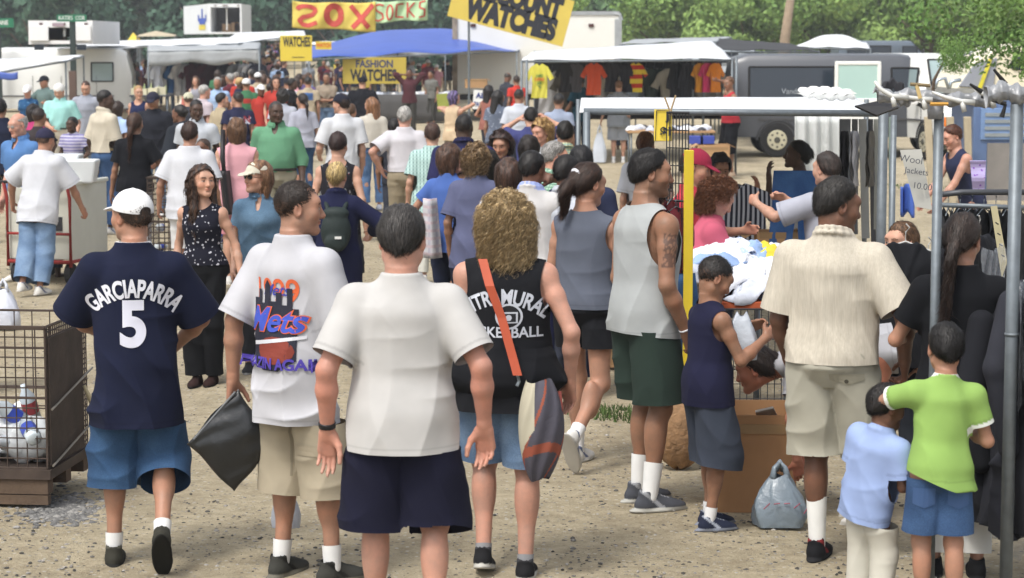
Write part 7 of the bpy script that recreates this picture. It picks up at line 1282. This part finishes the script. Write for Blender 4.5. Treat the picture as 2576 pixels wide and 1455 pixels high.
P_('person with short black hair in a plain white T-shirt near the yellow shirt',1305,222,h=1.68,face=-8,head=(-8,-6,0),sk=MED,hair=('short',BLK),top=dict(c='#cdd2dc',e=.035,sl=.8),bot=dict(c='#3a3e4a'),low=True,L=(.08,.1,-.48))
P_('balding man looking down with a red shirt beside him',1275,180,h=1.70,face=-50,head=(0,-25,0),sk=BRW,hair=('bald','#3a3430'),top=dict(c='#34363e'),bot=dict(c='#3a3e4a'),low=True)
P_('person in a bright red shirt next to the balding man',1300,188,h=1.66,face=20,sk=MED,hair=('short',DKB),top=dict(c='#b8382e'),bot=dict(c='#3a3e4a'),low=True)
P_('woman with a black mane leaning left beside the wavy haired woman',1228,212,h=1.62,face=-40,sk=TAN,fem=True,hair=('long','#171211'),top=dict(t='tank',c='#8a5a50'),bot=dict(c='#3a3e4a'),low=True,L=(.1,.2,-.3))
P_('woman with a purple hair clip raising her arm in a cream top',1140,228,h=1.60,face=-30,head=(-20,10,0),sk=LT,fem=True,hair=('bob','#2a2230','#6a5c8a'),top=dict(t='tank',c='#bfa98c',e=.03),bot=dict(c='#8a8070'),low=True,Rr=(.10,.28,.12),L=(.05,.3,.05))
P_('person raising both forearms above the crowd at the stall',1335,262,h=1.68,face=-4,head=(0,-5,0),sk=LT,hair=('short',BLK),top=dict(c='#3a3e6a',e=.03,sl=.7),bot=dict(c='#3a3e4a'),low=True,L=(.0,.16,.20),Rr=(.02,.16,.22),poleL=(1,.2,-.6),poleR=(1.2,.2,-.4),curl=1.3)
P_('dark haired man in grey right of the raised forearms',1405,232,h=1.66,face=-10,sk=MED,hair=('short',BLK),top=dict(c='#8a94a8'),bot=dict(c='#3a3e4a'),low=True)
P_('woman in a grey shirt and shorts carrying a white bag to the T-shirt stall',1556,198,408,face=-6,head=(8,-4,0),sk=LT,fem=True,fat=.5,hair=('short','#5c4230','#7a5a42'),top=dict(c='#7d8288',e=.045,hem=-.16,sl=.85,loose=.9,flare=.1),bot=dict(t='short',c='#8d9197',hem=.5,e=.035,wide=.03),shoe=WSH,sock=('#d8d8d8',.06),L=(.20,.08,-.46))
handlebag('white plastic carrier bag in the left hand of the woman in grey',1508,388,34,95,'#c9d0da',YF(408)-.15)
P_('dark haired vendor in a teal shirt reaching into the T-shirt rack',1462,190,h=1.72,face=30,sk=MED,hair=('short',BLK),top=dict(c='#20495c',e=.045,hem=-.15,sl=.8,loose=.85),bot=dict(c='#20283a'),low=True,L=(.16,.14,-.42))
P_('shirtless looking dark haired customer behind the grey shirt woman',1566,186,h=1.70,face=0,sk=BRW,hair=('short',DKB),top=dict(c='#5a6068'),bot=dict(c='#3a3e4a'),low=True)
P_('woman in red top and black trousers at the right pole of the T-shirt stall',1836,188,442,face=110,head=(20,-10,0),sk=MED,fem=True,fat=.2,hair=('short','#4a3222','#6a4a34'),top=dict(t='tank',c='#a8323a',e=.02,hem=.0),bot=dict(c='#121318',e=.03,hem=.62,wide=.03),shoe=('#b09a86','#8a7a6a'),Rr=(.04,.15,.28),L=(.05,.25,-.12),poleL=(1,0,-1))
P_('slim dark skinned woman holding a hand to her mouth behind the held up jeans',2010,345,h=1.62,face=58,head=(36,4,0),sk=DK,fem=True,hair=('bun','#100d0c'),top=dict(t='tank',c='#b8b8bc',e=.01),bot=dict(c='#3a5074',mat=D1),shoe=WSH,L=(.06,.20,.04),poleL=(.8,.3,-1),palmL=(0,-1,0))
P_('person in a grey T-shirt holding up blue jeans with both arms',2084,380,h=1.66,face=38,head=(0,-2,0),sk=LT,hair=('short','#241d1a','#352a24'),top=dict(c='#9a9ca6',e=.04,hem=-.10,sl=.85,slw=1.3,loose=.8,fold=.012),bot=dict(c='#2c3a54'),low=True,L=(.12,.44,-.02),Rr=(-.20,.40,.0),poleL=(1,0,-.8),poleR=(1,0,-.8),curl=1.2)
P_('woman in pink with short auburn hair and hoop earrings looking over the clothes heap',1752,430,h=1.60,face=-85,head=(0,-32,0),sk=PNK,fem=True,fat=.3,lean=12,hair=('perm','#4a2e1e','#7a4e34'),top=dict(c='#b05468',e=.03,sl=.6),bot=dict(c='#8a3a48'),low=True,L=(.0,.40,-.30),Rr=(.0,.34,-.36),poleL=(.4,-.3,-1),poleR=(.4,-.3,-1),palmL=(0,0,-1),palmR=(0,0,-1))
P_('person in a burgundy cap and red T-shirt behind the wire grid',1738,366,h=1.72,face=-112,head=(8,-16,0),sk=TAN,hair=('short',DKB),cap=('#85233a',0),top=dict(c='#a5333f',e=.03,sl=.8),bot=dict(c='#3a3e4a'),low=True,L=(.06,.30,-.2),Rr=(.06,.1,-.45))
P_('child with a straight black fringe reaching over the heap',1808,378,h=1.50,face=190,head=(0,-26,0),sk=TAN,hair=('bob','#17131a'),top=dict(c='#6a6e78',e=.03),bot=dict(c='#3a3e4a'),low=True,L=(.10,.42,.08),poleL=(1,-.2,-1))
P_('person in a red T-shirt just left of the wire grid',1652,432,h=1.50,face=-60,head=(-10,-20,0),sk=LT,fat=.3,hair=('rag','#2a1d16'),top=dict(c='#a83a44',e=.04,sl=.85),bot=dict(c='#3a3e4a'),low=True,L=(.06,.15,-.45),Rr=(.08,.10,-.46))
P_('woman with a brown clipped up hairdo in a white T-shirt',1622,330,h=1.62,face=-12,head=(-8,-6,0),sk=LT,fem=True,hair=('bun','#4a2e1e','#6a4530'),top=dict(c='#cfd2da',e=.035,sl=.8),bot=dict(c='#3a3e4a'),low=True)
P_('man leaning inside the beige vehicle door at right with crossed hands',2440,296,h=1.66,face=110,head=(0,-20,0),sk=PNK,lean=20,hair=('short','#4a2a1c'),top=dict(t='tank',c='#2a2f48'),bot=dict(t='short',c='#3a3e4a'),low=True,L=(-.05,.35,-.40),Rr=(-.05,.38,-.38))
# upper left
P_('man in a light aqua polo shirt and cream trousers looking at a small camera',152,205,h=1.78,face=178,head=(-6,-22,0),sk=LT,fat=.35,belly=.5,hair=('bald','#a8a49c'),cap=('#cfcfcc',180),top=dict(t='polo',c='#93c4bf',e=.035,hem=.06,sl=.8,slw=1.4,loose=.8,tuck=1,fold=.010),bot=dict(c='#b9b2a4',e=.03,belt='#26322a',w=.09),shoe=WSH,Rr=(-.10,.30,-.34),L=(.10,.10,-.46),poleR=(.8,-.5,-.6))
P_('young man in a grey T-shirt with a blue chest print looking down',218,198,h=1.78,face=176,head=(4,-26,0),sk=LT,hair=('crop','#3a241a'),top=dict(c='#8f939e',e=.04,hem=-.20,sl=.85,loose=.85),bot=dict(t='short',c='#4a5460',hem=.6),shoe=WSH,L=(.08,.02,-.5),Rr=(.08,.0,-.5))
P_('tall dark skinned man in a cream short sleeved shirt and jeans facing right',262,225,h=1.82,face=-48,head=(-34,-6,0),sk=DK,hair=('short',BLK),top=dict(t='polo',c='#bdb5a4',e=.035,hem=.05,sl=.85,loose=.7,tuck=1),bot=dict(c='#3c5474',mat=D3,e=.02,belt='#8a7a5a',w=.09),shoe=WSH,L=(.05,.05,-.5),Rr=(-.02,.26,-.40))
P_('girl in a pale blue T-shirt just right of the cream shirt man',296,252,h=1.55,face=-20,sk=TAN,fem=True,hair=('bob',DKB),top=dict(c='#9fb6d8',e=.03),bot=dict(c='#b8b4ae'),shoe=WSH)
P_('young woman with tied blond hair in a navy V neck top',350,212,h=1.68,face=172,head=(30,-6,0),sk=LT,fem=True,hair=('bun','#8a6a46','#a88a60'),top=dict(t='tank',c='#1e2444',e=.02,nd=.13,scoop=.04),bot=dict(c='#b0aca4'),shoe=WSH)
P_('man in a black logo T-shirt and a dark cap facing the camera',388,228,h=1.74,face=176,head=(-6,-14,0),sk=MED,fat=.25,hair=('buzz',BLK),cap=('#2a2a38',0),top=dict(c='#20222a',e=.05,hem=-.2,sl=.9,loose=.9),bot=dict(c='#7d93ac',mat=D2),shoe=WSH,L=(.06,.12,-.46),Rr=(.06,.12,-.46))
P_('dark skinned child in a purple and white striped shirt holding bags',185,290,h=1.38,face=168,head=(-20,-4,0),sk=DK,kid=True,hair=('short',BLK),top=dict(c='#8f8aa8',e=.035,mat=mpat('stripe_h','#7a76a0','#b0aec0',None,7.0)),bot=dict(c='#d0d0d4'),shoe=WSH,L=(.08,.20,-.36),Rr=(.0,.25,-.3))
handlebag('clear plastic bag full of small white things in the striped shirt child hands',186,520,62,150,'#c4ccd2',YF(290,1.38)-.3,seed=2)
handlebag('long white carrier bag hanging beside the cream shirt man',232,450,30,150,'#c9d0da',YF(225,1.82)-.35,seed=4)
P_('old balding man with glasses in a light blue shirt at far left',54,278,h=1.72,face=150,head=(-14,-12,0),sk=PNK,hair=('bald','#9a9894'),glasses='#8a8480',top=dict(t='polo',c='#4f74a4',e=.03,v=1),bot=dict(c='#6a6a66'),shoe=WSH)
P_('large person in a navy T-shirt cut by the left frame edge',2,242,h=1.76,face=10,sk=MED,fat=.3,hair=('short',BLK),top=dict(c='#1f2438',e=.05,hem=-.1,sl=.8,loose=.8),bot=dict(c='#20242e'),shoe=WSH)
P_('dark brown haired person behind the old balding man',98,268,h=1.62,face=-20,sk=MED,hair=('short','#241a16'),top=dict(c='#3a3436'),bot=dict(c='#3a3e4a'),low=True)
P_('black haired person low between the old man and the striped shirt child',122,330,h=1.50,face=-15,sk=DK,hair=('short','#1a1413'),top=dict(c='#34303a'),bot=dict(c='#3a3e4a'),low=True)
P_('small dark haired woman under the white cap at far left',84,262,h=1.58,face=-30,sk=TAN,fem=True,hair=('bob','#171213'),top=dict(c='#a83a6a'),bot=dict(c='#3a3e4a'),low=True)
P_('woman in a white cap and a blue patterned shirt at far left',72,210,h=1.62,face=170,head=(0,-16,0),sk=PNK,fem=True,hair=('short',GRY_),cap=('#d4d2d2',0),top=dict(c='#2c5078',mat=mpat('floral','#234a70','#5a86a8','#2a3a6a',12.0)),bot=dict(c='#3a3e4a'),low=True)
P_('man in dark cap and grey green shirt with raised arm at far left',115,186,h=1.76,face=150,head=(-20,-8,0),sk=TAN,hair=('short','#1c1a1e'),cap=('#1e2028',0),top=dict(c='#5d706e',e=.035),bot=dict(c='#3a3e4a'),low=True,Rr=(.1,.2,-.1),L=(.1,.2,-.2))
P_('sunburnt man in a dark tank top behind the grey haired man in aqua',158,158,h=1.72,face=165,head=(-20,-20,0),sk='#c0705a',hair=('bald','#8a6a50'),top=dict(t='tank',c='#2a2c48',e=.01),bot=dict(c='#3a3e4a'),low=True,Rr=(.14,.0,-.40))
P_('dark skinned man in a white shirt with a badge facing the camera',496,245,h=1.76,face=176,head=(26,-10,0),sk=DK,hair=('buzz','#171312'),top=dict(t='polo',c='#c6cbd2',e=.035,collar=1),bot=dict(c='#2a2e3a'),shoe=('#1a1a1a','#1a1a1a'),L=(.08,.05,-.5))
P_('dark haired person in navy pulling a black coat left of the badge man',458,258,h=1.66,face=60,sk=BRW,hair=('bun',BLK),top=dict(t='long',c='#23272e',e=.06,sl=1.7,loose=.9,hem=-.2),bot=dict(c='#23272e'),low=True,L=(.10,.2,-.4))
P_('person in a cream knitted hat behind the badge man',475,232,h=1.60,face=10,sk=LT,hair=('short',BLK),cap=('#b5b49e',0),top=dict(c='#3a3c44'),bot=dict(c='#3a3e4a'),low=True)
P_('grey haired man in pale pink turned to the right',512,212,h=1.72,face=-50,sk=PNK,hair=('short','#8a8884','#a9a7a2'),top=dict(c='#cbbfc6',e=.03),bot=dict(c='#3a3e4a'),low=True)
P_('dark haired woman in a tan T-shirt turned to the right',556,233,h=1.64,face=-45,head=(-20,0,0),sk=LT,fem=True,hair=('short','#17120f'),top=dict(c='#a4977e',e=.035),bot=dict(c='#3a3e4a'),low=True)
J=P_('dark haired man in a navy T-shirt with a red and white back print',600,232,h=1.66,face=12,head=(34,0,0),sk=TAN,hair=('short',BLK),top=dict(c='#23253e',e=.04,hem=-.15,loose=.85),bot=dict(c='#3a3e4a'),low=True)
proj_text(J,[('SOX',.16,.02,1.16,'#b8bccb',None,1.0,.04),('N',.14,.12,1.20,'#8a2c36',None,1.0,.03)],J['top'])
P_('blond toddler in white riding in front of the bin cart',226,405,h=.95,face=4,sk=LT,kid=True,hair=('bob','#6e5838','#a89066'),top=dict(c='#cfc6cc',e=.02),bot=dict(c='#cfc6cc'),Y=YF(715)+.5,low=True) if False else None
P_('blond child in white standing behind the bin cart',226,405,h=1.18,face=4,sk=LT,kid=True,hair=('rag','#6e5838','#a89066'),top=dict(c='#cfc6cc',e=.02),bot=dict(c='#cfc6cc'),shoe=WSH)
P_('tall man in a green T-shirt and dark cap by the rear tables',478,155,h=1.78,face=-10,sk=DK,hair=('buzz',BLK),cap=('#1a1a20',0),top=dict(c='#2c5a46',e=.04,hem=-.15,loose=.8),bot=dict(c='#2a2e3a'),shoe=WSH,L=(.08,.05,-.5))
P_('woman with long brown hair facing the camera behind the green T-shirt man',494,192,h=1.60,face=170,sk=LT,fem=True,hair=('long','#4a3426'),top=dict(t='tank',c='#8a8a92'),bot=dict(c='#3a3e4a'),low=True)
P_('person in a white T-shirt with a white cap hung behind the neck',543,152,h=1.72,face=0,head=(10,0,0),sk=TAN,hair=('short','#17120f'),top=dict(c='#c8c8d4',e=.04,hem=-.1,loose=.8),bot=dict(c='#8f948a',mat=mpat('floral','#8f948a','#b4b6ae',None,14.0)),shoe=WSH,L=(.10,.05,-.5))
P_('toddler in a white crowned cap carried behind the white T-shirt person',548,188,h=1.50,face=0,sk=LT,hair=('short','#3a3230'),cap=('#cfccd2',0,True),top=dict(c='#a4a8a0'),bot=dict(c='#8f948a'),low=True)
P_('grey haired man with sunburnt shoulders in a striped tank top',594,178,h=1.74,face=-10,head=(-14,0,0),sk='#c8826a',fat=.2,hair=('crop','#6a6660','#8a8680'),top=dict(t='tank',c='#6f8090',e=.025,mat=mpat('stripe_h','#7f8fa0','#b4bcc4',None,5.0)),bot=dict(c='#3a4460'),shoe=WSH,Rr=(.12,.0,-.5))
P_('man with greying hair in a pale grey T-shirt right of the tank top man',632,172,h=1.76,face=-16,sk=TAN,hair=('short','#5a5650','#7a746c'),top=dict(c='#9aa4b4',e=.045,hem=-.12,loose=.85),bot=dict(c='#3a4a66'),shoe=WSH,Rr=(.10,.03,-.5))
P_('dark haired man in navy turned right at the near end of the watch stall',714,152,h=1.80,face=-60,head=(-10,-10,0),sk=LT,hair=('short','#4a3020'),top=dict(c='#1d2030',e=.035,hem=-.12,c3='#b8bcb0',loose=.7),bot=dict(c='#1a1c28'),shoe=('#1a1a1a','#1a1a1a'),Rr=(.0,.30,-.36),L=(.0,.25,-.36))
P_('dark haired person in purple left of the very long ponytail',680,207,h=1.62,face=-40,sk=MED,hair=('short','#1e1614'),top=dict(c='#403a52'),bot=dict(c='#3a3e4a'),low=True)
P_('person with black curly hair behind the green shirt man',712,222,h=1.66,face=0,sk=MED,hair=('perm','#17120f'),top=dict(c='#a9adb8'),bot=dict(c='#3a3e4a'),low=True)
P_('heavy man in a black T-shirt and cap facing the watch stall',912,190,h=1.74,face=2,sk=LT,fat=.45,wide=1.1,hair=('buzz',BRN),cap=('#16171e',0),top=dict(c='#17181e',e=.05,hem=-.15,loose=.9,sl=.8),bot=dict(c='#3a4460'),shoe=WSH,L=(.1,.05,-.48),Rr=(.1,.05,-.48))
P_('vendor in a maroon shirt and grey vest with both hands behind his head',1030,158,h=1.74,Y=YS(96),face=178,sk=BRW,hair=('short',BLK),top=dict(t='long',c='#4c2a30',e=.03,sl=1.4,loose=.6),bot=dict(c='#3a3935',e=.03),shoe=('#1a1a1a','#1a1a1a'),L=(-.06,.04,.20),Rr=(-.06,.04,.20),poleL=(1,.2,.2),poleR=(1,.2,.2))
P_('seated looking vendor in grey at the right end of the watch stall',1085,185,h=1.60,Y=YS(84),face=150,sk=MED,hair=('short',BLK),top=dict(c='#6a6a66'),bot=dict(c='#3a3935'),low=True)
P_('man in a pale purple shirt bending behind the goods under the grey tarp',522,150,h=1.66,face=178,lean=20,sk=BRW,hair=('short',BLK),top=dict(c='#8f6f8a'),bot=dict(c='#3a3935'),low=True,L=(.2,.2,-.4),Rr=(.2,.2,-.4))
P_('person in a plain white T-shirt bending over under the grey tarp canopy',580,142,h=1.66,face=30,sk=MED,hair=('short',BLK),top=dict(c='#cfd2da',e=.03),bot=dict(c='#3a3935'),low=True)
P_('person with a brown ponytail just behind the navy cap man',882,258,h=1.56,face=-15,sk=TAN,fem=True,hair=('tail','#4a3422'),top=dict(c='#3a3c44'),bot=dict(c='#3a3e4a'),low=True)
P_('dark haired small person low right of the cream T-shirt woman',992,298,h=1.50,face=0,sk=MED,hair=('short',BLK),top=dict(c='#2a2c34'),bot=dict(c='#3a3e4a'),low=True)
P_('toddler with a shaved head behind the white T-shirt near the wire cage',515,345,h=1.42,face=150,sk=BRW,kid=True,hair=('buzz','#3a2a20'),top=dict(c='#c4c8d0'),bot=dict(c='#3a3e4a'),low=True)
P_('passer by whose bare arm and white bag enter at the left frame edge',-88,455,985,face=170,sk='#b8705c',hair=('short',BRN),top=dict(c='#7a3a3a'),bot=dict(c='#20242e'),shoe=WSH,L=(.10,.05,-.50))
handlebag('white plastic carrier bag with blue print at the left frame edge',10,735,80,120,'#c2c6d2',YS(300),seed=7)
# far crowd
def mkfn(r):
    if r.random()>.4: return None
    c=np.array(lin(r.choice(('#c8ccd2','#2a3050','#a83a34','#c4b050','#3a5a8a')))); z0,z1,w=r.uniform(.68,.72),r.uniform(.76,.80),r.uniform(.05,.11)
    def f(v,cc,J): m=(np.abs(v[:,0])<w)&(v[:,2]>z0*J['h'])&(v[:,2]<z1*J['h']); cc[m]=c; return cc
    return f
cr=random.Random(21)
tops=[('white','#cdd0d6'),('grey','#8a8f98'),('navy','#23283c'),('black','#17181c'),('red','#a3362e'),('pale blue','#93a9c8'),('tan','#a39680'),('pink','#bf8a92'),('green','#3c6a4c'),('maroon','#5a2630'),('yellow','#c4b050'),('purple','#5d4f78')]
hairs=[('short',BLK,'black haired'),('short',BRN,'brown haired'),('bob',DKB,'bobbed'),('short',GRY_,'grey haired'),('short',BLD,'blond'),('cap','#d0d0d0','white capped'),('cap','#22232c','dark capped'),('long',DKB,'long haired')]
rows=[(30,'among the farthest'),(38,'in the far part'),(48,'in the middle'),(60,'toward the front'),(76,'among the nearest')]; seen=set()
for i in range(214):
    bk=130<=i<162; lf=i>=162; ri=[0,0,1,1,2,2,3,3,4,4][i%10]; s_,rn=rows[ri] if not bk else (62,''); s_*=cr.uniform(.9,1.12); xr={0:(590,720),1:(580,716),2:(565,712),3:(555,708),4:(530,704)}[ri]; px=cr.uniform(*xr)
    if bk: px=cr.uniform(770,1128); s_=cr.uniform(56,70)
    if lf: px=cr.uniform(300,560); s_=cr.uniform(60,74); rn='at the left'
    md=i>=190
    if md: px=cr.uniform(540,790); s_=cr.uniform(88,128); rn='in the middle crowd'
    for _ in range(90):
        tn,tc=cr.choice(tops); hn=cr.choice(hairs); key=(tn,hn[2],rn)
        if key not in seen: break
    seen.add(key); Y=YS(s_); hh=cr.uniform(1.58,1.8)
    P_(f'{hn[2]} person in {tn} {rn} of the crowded far lane' if not (bk or lf) else f'{hn[2]} person in {tn} in the crowd beyond the heavy man in green' if md else f'{hn[2]} person in {tn} behind the tables of the watch stall' if bk else f'{hn[2]} person in {tn} shopping near the left clothes stall',px,None,None,h=hh,Y=Y,face=cr.choice((0,180,10,-20,160,200,60,-80)),sk=cr.choice((LT,TAN,MED,BRW,PNK,DK)),fem=hn[0]in('bob','long'),hair=(hn[0],hn[1]) if hn[0]!='cap' else ('buzz',BLK),cap=(hn[1],0) if hn[0]=='cap' else None,
       top=dict(c=tc,e=.035,fn=mkfn(cr)),bot=dict(c=cr.choice(('#3a4a66','#2a2e3a','#8f8672','#5a6a84'))),shoe=None,nofeet=True,low=True,group=None)
# ---------------------------------------------------------------- things carried by the near people
J=J2; M_=J['root'].matrix_world; bpy.context.view_layer.update(); Yp=J['root'].location.y+.02
A,B,C_,D_=[Vector(W(*q,Yp+.03)) for q in((470,1118),(592,1240),(690,1105),(598,980))]
def pfn(sd):
    def f(u,v): p=(A*(1-u)+B*u)*(1-v)+(D_*(1-u)+C_*u)*v; e=math.sin(PI*u)*math.sin(PI*v); return (p.x+.006*math.sin(v*9+u*4),p.y+sd*.035*e**.5+.007*math.sin(u*6+v*3+2*math.sin(v*5))*e+.003*math.sin(u*17-v*12+3*math.sin(u*6)),p.z+.007*math.sin(u*8+v*3))
    return f
pf=MB(); pf.grid(pfn(-1),26,26); pf.grid(pfn(1),26,26)
o=pf.build('portfolio_bag',mat('black_vinyl','#16181a',.32,0,.15,5,.010,9,spec=.6),smooth=True,solid=.003); tag(o,'large black plastic bag carried tilted by the man in the baseball T-shirt','bag')
q=MB(); q.tube([A+(D_-A)*.1+Vector((.01,-.012,0)),D_-Vector((.01,.012,.01))],.006,6); q.build('seam',mat('grey_seam','#6a6c6e',.5),o)
hb=handlebag('clear plastic bag with white papers hanging between the cargo shorts legs',722,1325,72,120,'#b4b9c4',Yp+.35,seed=3); hb.location.z=ZF(1325,Yp+.35)
bb=handlebag('clear white plastic bag held up by the boy in the navy tank top',1860,905,82,150,'#b4bbc4',J7['root'].location.y+.02,seed=5,handles=False); bb.location.z=ZF(905,J7['root'].location.y)
# sling bag of the curly haired woman
Yb=J4['root'].location.y-.22; st_=MB(); pts=[W(1214,652,Yb+.02),W(1232,720,Yb-.02),W(1262,800,Yb-.01),W(1290,900,Yb-.02),W(1302,945,Yb-.03)]
vs=[]; 
for i,p in enumerate(pts): vs+=[(p[0]-.020,p[1],p[2]),(p[0]+.020,p[1]-.004,p[2])]
st_.add(vs,[(2*i,2*i+1,2*i+3,2*i+2) for i in range(len(pts)-1)])
def bagfn(u,v):
    a=2*PI*u; cx=1356+6*math.sin(v*3); w=58*math.sin(PI*min(.97,.12+v*.80))**.6; py=955+248*v; p=W(cx+w*math.cos(a),py+6*math.sin(a*2),Yb); return (p[0],p[1]+.10*math.sin(a)*math.sin(PI*min(.96,.12+v*.82))**.5+.006*math.sin(a*7+v*9),p[2])
bg_=MB(); n=120; nj=70
for i in range(n):
    for j in range(nj):
        u,v=(i+.5)/n,(j+.5)/nj; m=0
        if .50<u<.70 and v<.82-abs(u-.52)*2.0: m=1
        if abs(v-.78-.12*math.sin(u*6.28))<.05 or abs((u*3+v)%1-.5)<.035: m=2 if m==0 else m
        bg_.add([bagfn(i/n,j/nj),bagfn((i+1)/n,j/nj),bagfn((i+1)/n,(j+1)/nj),bagfn(i/n,(j+1)/nj)],[(0,1,2,3)],m)
root=bg_.build('sling_bag',[mat('bag_grey','#4a4852',.75,0,.12,7,.008,18),mat('bag_cream','#b3ad99',.75,0,.08,6),mat('bag_rust','#8f4a36',.75,0,.1,6)],smooth=True); tag(root,'grey and cream sling bag with an orange strap on the curly haired woman','bag')
st_.build('strap',mat('orange_strap','#b25338',.6,0,.08,6),root,solid=.004); q=MB(); q.tube([W(1302,945,Yb-.03),W(1306,960,Yb-.02),W(1300,972,Yb-.03)],.008,6); q.build('clip',GALV,root)
q=MB(); q.tube([W(1408,985,Yb),W(1412,1030,Yb-.02),W(1410,1085,Yb-.01)],.009,6); q.build('strap_end',mat('rust_cord','#7d3c34',.7),root)
o=MB().grid(lambda u,v:(lambda p:(p[0],p[1]+.05*math.cos(u*6.283),p[2]))(W(1064+(34+14*v)*u,500+150*v,YS(318))),14,10).build('checked_bag',mpat('plaid','#bdbcc0','#a8a5b0','#b8a9ae',5.0),smooth=True,solid=.01); tag(o,'red and blue checked bag held by the short woman in the blue shirt','bag')

# ---------------------------------------------------------------- air
m=bpy.data.materials.new('haze'); m.use_nodes=True; t=m.node_tree; t.nodes.remove(t.nodes['Principled BSDF']); pv=t.nodes.new('ShaderNodeVolumePrincipled'); pv.inputs['Color'].default_value=(.86,.90,.95,1); pv.inputs['Density'].default_value=.00065; t.links.new(pv.outputs[0],t.nodes['Material Output'].inputs['Volume'])
tag(MB().box((0,150,12.5),(300,340,30)).build('haze',m),'pale summer haze filling the air over the lot','haze',kind='stuff')
